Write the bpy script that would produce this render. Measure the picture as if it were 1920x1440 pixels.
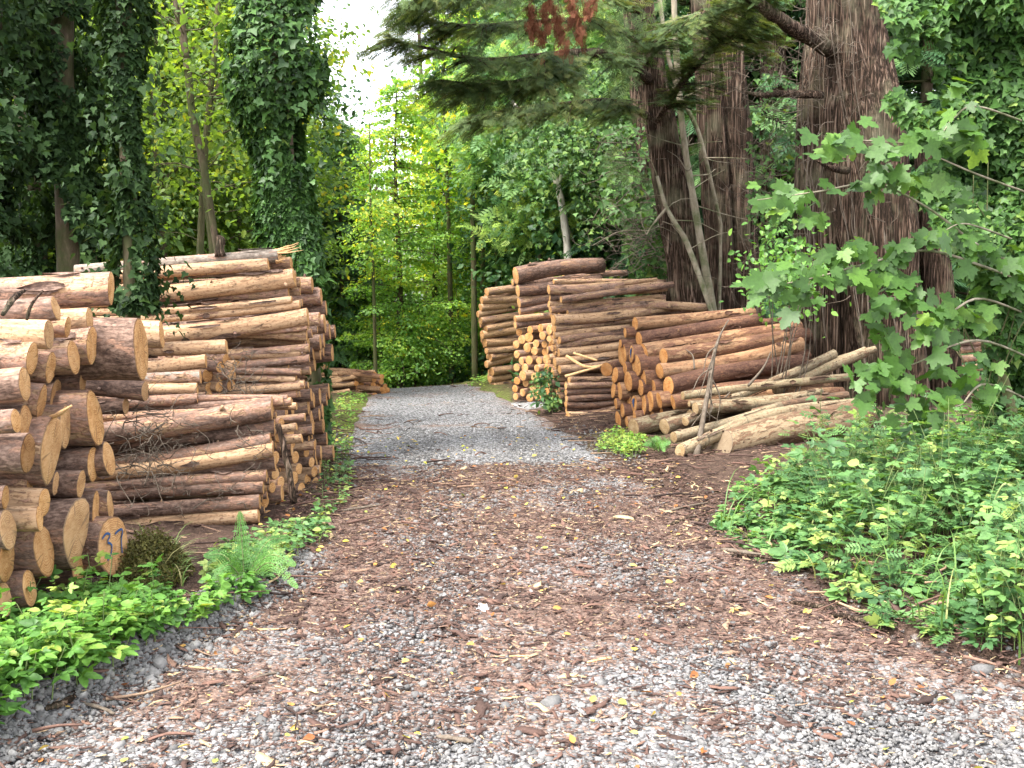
import bpy, math, random
import numpy as np
from mathutils import Vector, Matrix

random.seed(7)
RG = np.random.default_rng(7)
for o in list(bpy.data.objects):
    bpy.data.objects.remove(o)
SC = bpy.context.scene
COL = SC.collection
R = math.radians

# ------------------------------------------------------------------ camera
F, CX, CY, CAMH = 2000.0, 960.0, 720.0, 1.7
PITCH = math.atan(215 / F)
cam_d = bpy.data.cameras.new('camera')
cam_d.sensor_width = 36.0
cam_d.lens = 36.0 * F / 1920.0
cam_d.clip_start = 0.05
cam_d.clip_end = 2000
cam = bpy.data.objects.new('camera', cam_d)
COL.objects.link(cam)
cam.location = (0, 0, CAMH)
cam.rotation_euler = (math.pi / 2 - PITCH, 0, 0)
SC.camera = cam

# ------------------------------------------------------------------ world + sun
SUN_EL, SUN_AZ = R(63), R(-125)          # azimuth measured from +Y towards +X (high sun over the left-hand trees)
world = bpy.data.worlds.new('World')
SC.world = world
world.use_nodes = True
wn = world.node_tree
wn.nodes.clear()
w_out = wn.nodes.new('ShaderNodeOutputWorld')
w_bg = wn.nodes.new('ShaderNodeBackground')
w_sky = wn.nodes.new('ShaderNodeTexSky')
w_sky.sky_type = 'NISHITA'
w_sky.sun_disc = False
w_sky.sun_elevation = SUN_EL
w_sky.sun_rotation = SUN_AZ
w_sky.dust_density = 3.0
w_hs = wn.nodes.new('ShaderNodeHueSaturation')   # thin bright cloud: little blue left in the sky
w_hs.inputs['Saturation'].default_value = 0.22
w_hs.inputs['Value'].default_value = 2.1
wn.links.new(w_sky.outputs[0], w_hs.inputs['Color'])
wn.links.new(w_hs.outputs[0], w_bg.inputs[0])
w_bg.inputs[1].default_value = 0.15
wn.links.new(w_bg.outputs[0], w_out.inputs[0])

sun_d = bpy.data.lights.new('sun', 'SUN')
sun_d.energy = 2.3
sun_d.angle = R(12)
sun_d.color = (1.0, 0.94, 0.84)
sun = bpy.data.objects.new('sun', sun_d)
COL.objects.link(sun)
sv = Vector((math.sin(SUN_AZ) * math.cos(SUN_EL), math.cos(SUN_AZ) * math.cos(SUN_EL), math.sin(SUN_EL)))
sun.rotation_euler = sv.to_track_quat('Z', 'Y').to_euler()

SC.view_settings.view_transform = 'Standard'
SC.view_settings.look = 'None'
SC.view_settings.gamma = 1.0
SC.view_settings.exposure = 1.6
SC.cycles.max_bounces = 8
SC.cycles.diffuse_bounces = 4
SC.cycles.transmission_bounces = 4
SC.cycles.use_denoising = True
try:
    SC.cycles.use_adaptive_sampling = True
    SC.cycles.adaptive_threshold = 0.02
except Exception:
    pass

# ------------------------------------------------------------------ picture -> place
_c, _s = math.cos(PITCH), math.sin(PITCH)


def at(px, py, Y):
    u, v = (px - CX) / F, (CY - py) / F
    d = np.array([u, _c + v * _s, -_s + v * _c])
    return np.array([0, 0, CAMH]) + d * (Y / d[1])


def project(P):
    P = np.asarray(P) - np.array([0, 0, CAMH])
    fw = P[..., 1] * _c - P[..., 2] * _s
    up = P[..., 1] * _s + P[..., 2] * _c
    return CX + F * P[..., 0] / fw, CY - F * up / fw, fw


def gz0(x, y):
    y = np.asarray(y, float)
    a = np.clip(y - 8, 0, 22)
    return -0.0039 * a * a - 0.125 * np.clip(y - 30, 0, 150)


class SN:
    """smooth pseudo noise in about -1..1 from a few sines"""
    def __init__(s, seed, freq=1.0, k=12):
        g = np.random.default_rng(seed)
        s.K = g.normal(size=(k, 3)) * freq
        s.ph = g.uniform(0, 6.28, k)

    def __call__(s, P):
        P = np.asarray(P, float)
        return np.sin(P @ s.K.T + s.ph).sum(-1) / math.sqrt(len(s.ph)) * 0.9


_gn1, _gn2 = SN(11, 1.3), SN(12, 5.0)


def gz(x, y):
    x = np.asarray(x, float)
    y = np.asarray(y, float)
    P = np.stack([x, y, np.zeros_like(x)], -1)
    L, Rr = road_edges(y)
    off = np.maximum(np.maximum(L - x, x - Rr), 0)
    bank = 0.05 * np.clip(off / 0.25, 0, 1) + 0.05 * np.clip(off - 1.0, 0, 3)
    rough = np.clip(off / 0.3, 0, 1)
    ridge = 0.10 * np.exp(-((x - (L - 0.12)) / 0.11) ** 2) * np.clip((6.0 - y) / 0.8, 0, 1)
    bank = bank + .06 * np.clip(x + 2.4, 0, 2.6) * np.clip((y - 15) / 5, 0, 1)
    return gz0(x, y) + bank + ridge + rough * (0.025 * _gn1(P) + 0.012 * _gn2(P)) + (1 - rough) * 0.006 * _gn1(P)


def G0(px, py):
    Y = 8.0
    for _ in range(40):
        p = at(px, py, Y)
        u = (CAMH - p[2]) / Y
        Y = min(60, max(1.0, (CAMH - gz0(0, Y)) / max(u, 1e-4)))
    return at(px, py, Y)


_le = [(-80, 1445), (0, 1400), (170, 1320), (370, 1200), (520, 1105), (600, 1010), (640, 900), (655, 800), (678, 760), (690, 745)]
_re = [(2300, 1400), (1920, 1260), (1640, 1190), (1400, 1020), (1300, 945), (1195, 895), (1050, 800), (960, 755), (905, 738)]
_LE = np.array([G0(*p)[:2] for p in _le])
_RE = np.array([G0(*p)[:2] for p in _re])
_LE = np.vstack([[-2.0, 0.5], _LE, [-2.25, 19], [-2.5, 21], [-4.6, 25], [-12, 36]])
_RE = np.vstack([[2.6, 0.5], _RE, [-.68, 19], [-.95, 21], [-2.6, 25], [-9.6, 36]])
_LE = _LE[np.argsort(_LE[:, 1])]
_RE = _RE[np.argsort(_RE[:, 1])]


def road_edges(y):
    return np.interp(y, _LE[:, 1], _LE[:, 0]), np.interp(y, _RE[:, 1], _RE[:, 0])


def G(px, py):
    Y = 8.0
    for _ in range(60):
        p = at(px, py, Y)
        u = (CAMH - p[2]) / Y
        Y = 0.5 * Y + 0.5 * min(60, max(1.0, (CAMH - float(gz(p[0], Y))) / max(u, 1e-4)))
    return at(px, py, Y)


# ------------------------------------------------------------------ mesh helpers
def mesh(name, V, Fs, mats, attrs=None, smooth=False, mat_idx=None):
    """V (n,3); Fs list of int arrays (m,k); attrs {name: (n,) or (n,3)}"""
    V = np.asarray(V, np.float32)
    if not isinstance(Fs, (list, tuple)):
        Fs = [Fs]
    Fs = [np.asarray(f, np.int32) for f in Fs if len(f)]
    me = bpy.data.meshes.new(name)
    me.vertices.add(len(V))
    me.vertices.foreach_set('co', V.ravel())
    tot = np.concatenate([np.full(len(f), f.shape[1], np.int32) for f in Fs])
    loops = np.concatenate([f.ravel() for f in Fs])
    me.loops.add(len(loops))
    me.loops.foreach_set('vertex_index', loops)
    me.polygons.add(len(tot))
    st = np.zeros(len(tot), np.int32)
    st[1:] = np.cumsum(tot)[:-1]
    me.polygons.foreach_set('loop_start', st)
    me.polygons.foreach_set('loop_total', tot)
    if smooth:
        me.polygons.foreach_set('use_smooth', np.ones(len(tot), bool))
    for m in (mats if isinstance(mats, (list, tuple)) else [mats]):
        me.materials.append(m)
    if mat_idx is not None:
        me.polygons.foreach_set('material_index', np.asarray(mat_idx, np.int32))
    for k, a in (attrs or {}).items():
        a = np.asarray(a, np.float32)
        if a.ndim == 1:
            at_ = me.attributes.new(k, 'FLOAT', 'POINT')
            at_.data.foreach_set('value', a)
        else:
            at_ = me.attributes.new(k, 'FLOAT_VECTOR', 'POINT')
            at_.data.foreach_set('vector', a.ravel())
    me.update(calc_edges=True)
    me.validate()
    return me


def obj(name, me, parent=None):
    o = bpy.data.objects.new(name, me)
    COL.objects.link(o)
    if parent is not None:
        o.parent = parent
    return o


def tag(o, label=None, cat=None, group=None, kind=None):
    if label:
        o['label'] = label
    if cat:
        o['category'] = cat
    if group:
        o['group'] = group
    if kind:
        o['kind'] = kind
    return o


def empty(name, loc, label, cat, group=None):
    o = bpy.data.objects.new(name, None)
    COL.objects.link(o)
    o.location = loc
    o.empty_display_size = 0.2
    return tag(o, label, cat, group)


def copy_tree(o, parent=None):
    c = o.copy()
    COL.objects.link(c)
    c.parent = parent
    for ch in [x for x in o.children]:
        copy_tree(ch, c)
    return c


class Acc:
    """collects pieces of one mesh"""
    def __init__(s):
        s.V, s.F, s.n, s.A = [], {}, 0, {}

    def add(s, V, Fs, **attrs):
        V = np.asarray(V, float)
        for f in (Fs if isinstance(Fs, (list, tuple)) else [Fs]):
            f = np.asarray(f, int)
            if len(f):
                s.F.setdefault(f.shape[1], []).append(f + s.n)
        s.V.append(V)
        for k, a in attrs.items():
            a = np.asarray(a, float)
            if a.ndim == 0:
                a = np.full(len(V), float(a))
            s.A.setdefault(k, []).append(a)
        s.n += len(V)

    def mesh(s, name, mats, smooth=False):
        return mesh(name, np.vstack(s.V), [np.vstack(f) for f in s.F.values()], mats,
                    {k: np.concatenate(a) for k, a in s.A.items()}, smooth)


def norm(a):
    a = np.asarray(a, float)
    return a / np.maximum(np.linalg.norm(a, axis=-1, keepdims=True), 1e-9)


def smooth_path(pts, n):
    """Catmull-Rom through points (with any number of columns)"""
    P = np.asarray(pts, float)
    if len(P) == 2:
        t = np.linspace(0, 1, n)[:, None]
        return P[0] * (1 - t) + P[1] * t
    Q = np.vstack([2 * P[0] - P[1], P, 2 * P[-1] - P[-2]])
    out = []
    for t in np.linspace(0, len(P) - 1 - 1e-6, n):
        i = int(t)
        u = t - i
        a, b, c, d = Q[i], Q[i + 1], Q[i + 2], Q[i + 3]
        out.append(0.5 * (2 * b + (c - a) * u + (2 * a - 5 * b + 4 * c - d) * u * u + (3 * b - a - 3 * c + d) * u ** 3))
    return np.array(out)


def tube(P, Rd, n=8, bump=0.0, flute=None, seed=0, cap=True, bfreq=6):
    P = np.asarray(P, float)
    m = len(P)
    Rd = np.broadcast_to(np.asarray(Rd, float), (m,))
    T = norm(np.gradient(P, axis=0))
    ref = np.array([1.0, 0, 0]) if abs(T[:, 0]).mean() < 0.75 else np.array([0, 0, 1.0])
    B = norm(np.cross(T, ref))
    N = np.cross(B, T)
    th = np.linspace(0, 2 * math.pi, n, endpoint=False)
    rr = np.repeat(Rd[:, None], n, 1)
    if flute is not None:
        rr = rr * flute(th[None, :], np.linspace(0, 1, m)[:, None])
    V = P[:, None] + rr[..., None] * (np.cos(th)[None, :, None] * N[:, None] + np.sin(th)[None, :, None] * B[:, None])
    if bump:
        nz = SN(seed + 91, bfreq)(V / max(Rd.mean() * 6, 1e-3))
        V = P[:, None] + (V - P[:, None]) * (1 + bump * nz[..., None])
    V = V.reshape(-1, 3)
    i = np.arange(m - 1)[:, None] * n
    j = np.arange(n)[None]
    j2 = (j + 1) % n
    Q = np.stack([i + j, i + j2, i + n + j2, i + n + j], -1).reshape(-1, 4)
    Fs = [Q]
    if cap:
        Fs.append(np.array([list(range(n))[::-1], [(m - 1) * n + k for k in range(n)]]))
    return V, Fs


def randunit(k, g=RG):
    return norm(g.normal(size=(k, 3)))


def scatter(tmpl, P, D, N, S):
    """copies of a leaf-like template; template y runs along D, z along N"""
    TV, TF = tmpl
    D = norm(D)
    X = norm(np.cross(D, N))
    Nn = np.cross(X, D)
    S = np.broadcast_to(np.asarray(S, float), (len(P),))
    V = P[:, None] + S[:, None, None] * (TV[None, :, 0:1] * X[:, None] + TV[None, :, 1:2] * D[:, None] + TV[None, :, 2:3] * Nn[:, None])
    k = len(TV)
    Fs = [(np.asarray(f)[None] + (np.arange(len(P)) * k)[:, None, None]).reshape(-1, len(f[0])) for f in TF]
    return V.reshape(-1, 3), Fs


def leaf_acc(acc, tmpl, P, D, N, S, tint):
    V, Fs = scatter(tmpl, P, D, N, S)
    acc.add(V, Fs, tint=np.repeat(np.clip(tint, 0, 1), len(tmpl[0])))


# leaf templates -------------------------------------------------------------
T_DIAMOND = (np.array([[0, 0, 0], [.34, .45, .07], [0, 1, -.06], [-.34, .45, .07]]), [np.array([[0, 1, 2], [0, 2, 3]])])
T_OVATE = (np.array([[0, 0, 0], [.26, .18, .05], [.34, .45, .07], [.2, .75, .03], [0, 1, -.08], [-.2, .75, .03], [-.34, .45, .07], [-.26, .18, .05]]),
           [np.array([[0, 1, 2, 3, 4], [0, 4, 5, 6, 7]])])
T_IVY = (np.array([[0, 0, 0], [.32, -.12, .03], [.56, .22, .06], [.27, .42, .05], [0, 1, -.08], [-.27, .42, .05], [-.56, .22, .06], [-.32, -.12, .03]]),
         [np.array([[0, 1, 2, 3, 4], [0, 4, 5, 6, 7]])])


def _maple():
    half = [(0, 0), (.16, -.10), (.40, -.16), (.36, -.02), (.54, .06), (.42, .14), (.62, .36), (.60, .50), (.46, .46), (.40, .54), (.26, .44),
            (.25, .62), (.32, .72), (.20, .78), (.16, .92), (0, 1.06)]
    V = [(x, y, 0.10 * abs(x) - 0.12 * x * x - .08 * y * y) for x, y in half] + [(-x, y, 0.10 * abs(x) - .12 * x * x - .08 * y * y) for x, y in half[1:-1]]
    n = len(half)
    a = list(range(n))
    b = [0, n - 1] + [n + i for i in range(n - 3, -1, -1)]
    # concave outline: fan from mid rib by hand
    return np.array(V), [np.array([a, b])]


T_MAPLE = _maple()


def _compound(n, pinna, wid):
    Vs, F1 = [], []
    off = 0
    for k in range(n):
        t = 0.25 + 0.7 * k / max(n - 1, 1)
        for sgn in (-1, 1):
            ang = sgn * 1.05
            d = np.array([math.sin(ang), math.cos(ang)])
            q = np.array([-d[1], d[0]])
            L = pinna * (1 - 0.35 * abs(t - .5))
            b = np.array([0, t])
            pts = [b, b + d * L * .5 + q * wid * L, b + d * L, b + d * L * .5 - q * wid * L]
            Vs += [(p[0], p[1], .03 - .15 * abs(p[0])) for p in pts]
            F1.append([off, off + 1, off + 2, off + 3])
            off += 4
    pts = [(0, .9), (.12, 1.1), (0, 1.35), (-.12, 1.1)]
    Vs += [(x, y, -.06) for x, y in pts]
    F1.append([off, off + 1, off + 2, off + 3])
    off += 4
    Vs += [(-.012, 0, 0), (.012, 0, 0), (.008, 1, 0), (-.008, 1, 0)]
    F1.append([off, off + 1, off + 2, off + 3])
    return np.array(Vs), [np.array(F1)]


T_ASH = _compound(4, .5, .2)


def _tri():
    """three-part bramble leaf, toothed leaflets"""
    half = [(0, 0), (.16, .10), (.24, .20), (.29, .34), (.27, .44), (.28, .56), (.2, .68), (.17, .82), (0, 1)]
    n = len(half)
    Vs, Fa = [], []
    off = 0
    for ang, sc, b in ((0, .62, (0, .38)), (1.25, .52, (0, .34)), (-1.25, .52, (0, .34))):
        L = [(x, y, .22 * x - .1 * y * y) for x, y in half] + [(-x, y, .22 * x - .1 * y * y) for x, y in half[1:-1]]
        for x, y, z in L:
            Vs.append((b[0] + sc * (x * math.cos(ang) + y * math.sin(ang)), b[1] + sc * (-x * math.sin(ang) + y * math.cos(ang)), sc * z - .03 * abs(math.sin(ang))))
        Fa.append([off + i for i in range(n)])
        Fa.append([off, off + n - 1] + [off + n + i for i in range(n - 3, -1, -1)])
        off += 2 * n - 2
    stalk = [(-.012, 0, 0), (.012, 0, 0), (.01, .38, .0), (-.01, .38, .0)]
    Vs += stalk
    return np.array(Vs), [np.array(Fa), np.array([[off, off + 1, off + 2, off + 3]])]


T_TRI = _tri()


def _spray(k=9, w0=.36, droop=.25):
    Vs, Fa = [], []
    off = 0
    for i in range(k):
        t = .04 + .9 * i / k
        w = w0 * (1 - t) ** .7 + .05
        for sg in (-1, 1):
            b = np.array([0, t])
            e = np.array([sg * w, t + .24])
            dd = norm(e - b)
            q = np.array([-dd[1], dd[0]]) * .028
            m = b + (e - b) * .55
            for p in (b, m + q * 1.3, e, m - q * 1.3):
                Vs.append((p[0], p[1], -droop * p[1] ** 2 - .35 * p[0] ** 2))
            Fa.append([off, off + 1, off + 2, off + 3])
            off += 4
    Vs += [(-.014, 0, 0), (.014, 0, 0), (.006, 1, -droop), (-.006, 1, -droop)]
    Fa.append([off, off + 1, off + 2, off + 3])
    return np.array(Vs), [np.array(Fa)]


T_SPRAY = _spray()
T_SPRAY_FINE = _spray(6, .34, .15)

# ------------------------------------------------------------------ materials
def new_mat(name):
    m = bpy.data.materials.new(name)
    m.use_nodes = True
    nt = m.node_tree
    nt.nodes.clear()
    out = nt.nodes.new('ShaderNodeOutputMaterial')
    return m, nt, out


def nd(nt, t, **kw):
    n = nt.nodes.new(t)
    for k, v in kw.items():
        if k.startswith('i_'):
            n.inputs[int(k[2:])].default_value = v
        else:
            setattr(n, k, v)
    return n


def ramp(nt, fac, stops, interp='LINEAR'):
    n = nt.nodes.new('ShaderNodeValToRGB')
    cr = n.color_ramp
    cr.interpolation = interp
    while len(cr.elements) < len(stops):
        cr.elements.new(0.5)
    for e, (p, c) in zip(cr.elements, stops):
        e.position = p
        e.color = (*c, 1) if len(c) == 3 else c
    if fac is not None:
        nt.links.new(fac, n.inputs[0])
    return n.outputs[0]


def math_n(nt, op, a, b=None, clamp=False):
    n = nt.nodes.new('ShaderNodeMath')
    n.operation = op
    n.use_clamp = clamp
    for i, x in enumerate((a, b)):
        if x is None:
            continue
        if isinstance(x, (int, float)):
            n.inputs[i].default_value = x
        else:
            nt.links.new(x, n.inputs[i])
    return n.outputs[0]


def mixc(nt, fac, a, b, blend='MIX'):
    n = nt.nodes.new('ShaderNodeMix')
    n.data_type = 'RGBA'
    n.blend_type = blend
    for i, x in ((0, fac), (6, a), (7, b)):
        if isinstance(x, (int, float)):
            n.inputs[i].default_value = x
        elif isinstance(x, tuple):
            n.inputs[i].default_value = (*x, 1) if len(x) == 3 else x
        else:
            nt.links.new(x, n.inputs[i])
    return n.outputs[2]


def noise(nt, vec, scale, detail=4, rough=.55, dist=0.0):
    n = nt.nodes.new('ShaderNodeTexNoise')
    n.inputs['Scale'].default_value = scale
    n.inputs['Detail'].default_value = detail
    n.inputs['Roughness'].default_value = rough
    n.inputs['Distortion'].default_value = dist
    if vec is not None:
        nt.links.new(vec, n.inputs['Vector'])
    return n.outputs[0]


def mapping(nt, vec, scale):
    n = nt.nodes.new('ShaderNodeVectorMath')
    n.operation = 'MULTIPLY'
    nt.links.new(vec, n.inputs[0])
    n.inputs[1].default_value = scale
    return n.outputs[0]


def attr(nt, name):
    n = nt.nodes.new('ShaderNodeAttribute')
    n.attribute_name = name
    return n


def principled(nt, out, base, rough=.7, spec=.3, bump=None, bstr=.5, bdist=.01):
    p = nt.nodes.new('ShaderNodeBsdfPrincipled')
    if isinstance(base, tuple):
        p.inputs['Base Color'].default_value = (*base, 1)
    else:
        nt.links.new(base, p.inputs['Base Color'])
    if isinstance(rough, (int, float)):
        p.inputs['Roughness'].default_value = rough
    else:
        nt.links.new(rough, p.inputs['Roughness'])
    p.inputs['Specular IOR Level'].default_value = spec
    if bump is not None:
        b = nt.nodes.new('ShaderNodeBump')
        b.inputs['Strength'].default_value = bstr
        b.inputs['Distance'].default_value = bdist
        nt.links.new(bump, b.inputs['Height'])
        nt.links.new(b.outputs[0], p.inputs['Normal'])
    if out is not None:
        nt.links.new(p.outputs[0], out.inputs[0])
    return p


def leaf_mat(name, stops, trans=.35, tcol=(1.5, 1.35, .55), rough=.5, spec=.35):
    m, nt, out = new_mat(name)
    a = attr(nt, 'tint')
    col = ramp(nt, a.outputs['Fac'], stops)
    geo = nt.nodes.new('ShaderNodeNewGeometry')
    blot = noise(nt, geo.outputs['Position'], 55, 3, .6)
    col = mixc(nt, .5, col, ramp(nt, blot, [(.3, (.28, .3, .25)), (.7, (.72, .72, .7))]), 'OVERLAY')
    p = principled(nt, None, col, rough, spec)
    tr = nt.nodes.new('ShaderNodeBsdfTranslucent')
    tc = mixc(nt, 1.0, col, tcol, 'MULTIPLY')
    nt.links.new(tc, tr.inputs[0])
    mx = nt.nodes.new('ShaderNodeMixShader')
    mx.inputs[0].default_value = trans
    nt.links.new(p.outputs[0], mx.inputs[1])
    nt.links.new(tr.outputs[0], mx.inputs[2])
    nt.links.new(mx.outputs[0], out.inputs[0])
    return m


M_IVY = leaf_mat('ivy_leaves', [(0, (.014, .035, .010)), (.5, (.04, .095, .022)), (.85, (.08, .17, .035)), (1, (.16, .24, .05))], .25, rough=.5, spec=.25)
M_IVY_DARK = leaf_mat('shaded_ivy_leaves', [(0, (.010, .025, .008)), (.6, (.029, .061, .016)), (1, (.072, .131, .026))], .22, rough=.6, spec=.15)  # ivy green darkened; the shade is put into the colour
M_SYC = leaf_mat('sycamore_leaves', [(0, (.033, .082, .014)), (.6, (.056, .129, .018)), (.9, (.081, .166, .015)), (1, (.147, .244, .020))], .28, rough=.5, spec=.35)
M_HERB = leaf_mat('herb_leaves', [(0, (.047, .120, .026)), (.5, (.095, .224, .039)), (.85, (.146, .301, .052)), (1, (.258, .327, .069))], .36, rough=.5, spec=.35)
M_HERB_R = leaf_mat('bramble_leaves', [(0, (.039, .095, .034)), (.5, (.077, .172, .056)), (.85, (.138, .258, .077)), (1, (.241, .310, .086))], .33, rough=.5, spec=.35)
M_BRIGHT = leaf_mat('sunlit_broad_leaves', [(0, (.056, .106, .025)), (.5, (.112, .200, .040)), (.85, (.188, .250, .048)), (1, (.350, .325, .037))], .5, tcol=(2.125, 1.875, .625))  # brightened and yellowed; the sunlit look is put into the colour
M_BEECH = leaf_mat('yellowing_beech_leaves', [(0, (.074, .171, .043)), (.45, (.164, .309, .060)), (.8, (.294, .395, .069)), (1, (.589, .497, .051))], .42, tcol=(2.619, 2.401, .860))
M_GREEN = leaf_mat('mid_green_leaves', [(0, (.027, .081, .034)), (.5, (.061, .149, .054)), (.9, (.121, .230, .074)), (1, (.189, .297, .081))], .35)
M_CONIF = leaf_mat('conifer_needles', [(0, (.027, .070, .033)), (.5, (.055, .123, .049)), (1, (.118, .211, .073))], .25, rough=.6, spec=.2)
M_CYP = leaf_mat('cypress_sprays', [(0, (.036, .063, .024)), (.5, (.072, .116, .042)), (.9, (.120, .172, .055)), (1, (.180, .198, .066))], .3, rough=.65, spec=.2)
M_WOODS = leaf_mat('far_wood_leaves', [(0, (.068, .150, .072)), (.5, (.145, .267, .106)), (.9, (.255, .367, .119)), (1, (.340, .433, .142))], .45, tcol=(2.723, 2.418, 1.416))  # lighter, yellower leaf green; sunlight painted into the far wood
M_DEAD = leaf_mat('dead_brown_sprays', [(0, (.09, .035, .02)), (1, (.21, .085, .05))], .25, tcol=(1.2, 1, .8), rough=.8, spec=.1)
M_FERN = leaf_mat('fern_fronds', [(0, (.06, .16, .04)), (1, (.13, .28, .07))], .35)
M_GRASS = leaf_mat('grass_blades', [(0, (.06, .13, .03)), (.8, (.14, .24, .06)), (1, (.32, .28, .12))], .3)
M_LITTER = leaf_mat('fallen_leaf_litter', [(0, (.20, .07, .03)), (.35, (.34, .16, .05)), (.6, (.46, .34, .10)), (.8, (.5, .4, .06)), (1, (.20, .28, .06))], .15, tcol=(1.2, 1.1, .7), rough=.7, spec=.15)


def bark_mat(name, cols, sc=(9, 9, 1.6), bstr=.8, bdist=.02, moss=0.0, coord='Object'):
    m, nt, out = new_mat(name)
    tc = nt.nodes.new('ShaderNodeTexCoord')
    v = tc.outputs[coord]
    a = noise(nt, mapping(nt, v, sc), 1.0, 6, .65, .4)
    b = noise(nt, mapping(nt, v, tuple(x * 4 for x in sc)), 1.0, 4, .6)
    f = math_n(nt, 'ADD', math_n(nt, 'MULTIPLY', a, .7), math_n(nt, 'MULTIPLY', b, .3))
    col = ramp(nt, f, [(.3, cols[0]), (.5, cols[1]), (.68, cols[2])])
    if moss:
        k = ramp(nt, noise(nt, v, 3.2, 5, .6), [(.5 - moss * .3, (0, 0, 0)), (.62, (1, 1, 1))])
        col = mixc(nt, math_n(nt, 'MULTIPLY', k, .75), col, (.06, .085, .025))
    principled(nt, out, col, .9, .15, f, bstr, bdist)
    return m


def cedar_mat(name):
    m, nt, out = new_mat(name)
    v = nt.nodes.new('ShaderNodeTexCoord').outputs['Object']
    w = noise(nt, mapping(nt, v, (3, 3, .8)), 1.0, 3, .5)
    wv = nt.nodes.new('ShaderNodeVectorMath')
    wv.operation = 'ADD'
    nt.links.new(v, wv.inputs[0])
    cb = nt.nodes.new('ShaderNodeCombineXYZ')
    nt.links.new(math_n(nt, 'MULTIPLY', w, .12), cb.inputs[0])
    nt.links.new(cb.outputs[0], wv.inputs[1])
    a = noise(nt, mapping(nt, wv.outputs[0], (34, 34, .9)), 1.0, 5, .6, .2)
    b = noise(nt, mapping(nt, wv.outputs[0], (90, 90, 2.2)), 1.0, 3, .6)
    c = noise(nt, v, 2.2, 4, .6)
    ridge = math_n(nt, 'ABSOLUTE', math_n(nt, 'SUBTRACT', a, .5))
    f = math_n(nt, 'ADD', math_n(nt, 'MULTIPLY', ridge, 2.4), math_n(nt, 'ADD', math_n(nt, 'MULTIPLY', b, .5), math_n(nt, 'MULTIPLY', c, .35)))
    col = ramp(nt, f, [(.46, (0.020, 0.014, 0.009)), (.60, (0.085, 0.053, 0.037)), (.74, (0.186, 0.125, 0.091)), (.95, (0.338, 0.247, 0.188))])
    col = mixc(nt, math_n(nt, 'MULTIPLY', math_n(nt, 'SUBTRACT', c, .52), 4, True), col, mixc(nt, f, (0.034, 0.041, 0.019), (0.220, 0.206, 0.133)))
    principled(nt, out, col, .92, .12, f, 1.0, .045)
    return m


M_CEDAR = cedar_mat('fibrous_cedar_bark')
M_TRUNK = bark_mat('grey_brown_bark', [(.03, .022, .016), (.085, .062, .042), (.17, .13, .09)], (14, 14, 4), .8, .015, .25)
M_PALE = bark_mat('pale_grey_bark', [(.13, .11, .08), (.26, .22, .16), (.38, .34, .26)], (12, 12, 3), .4, .01, .12)
M_MOSSY = bark_mat('mossy_bark', [(.05, .042, .025), (.11, .09, .05), (.2, .17, .10)], (12, 12, 3), .6, .015, .6)
M_TWIG = bark_mat('dry_twig_bark', [(.055, .041, .030), (.105, .083, .063), (.165, .138, .110)], (30, 30, 10), .4, .004)
M_SPLINT = bark_mat('torn_pale_wood', [(.32, .17, .08), (.5, .31, .15), (.62, .42, .22)], (40, 40, 6), .6, .01)
M_WHITE = bark_mat('whitish_bark', [(.3, .27, .22), (.5, .46, .4), (.62, .58, .52)], (12, 12, 3), .3, .01)
M_STEM = bark_mat('green_stem', [(.08, .12, .04), (.14, .19, .07), (.22, .24, .1)], (20, 20, 8), .2, .003)


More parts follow.
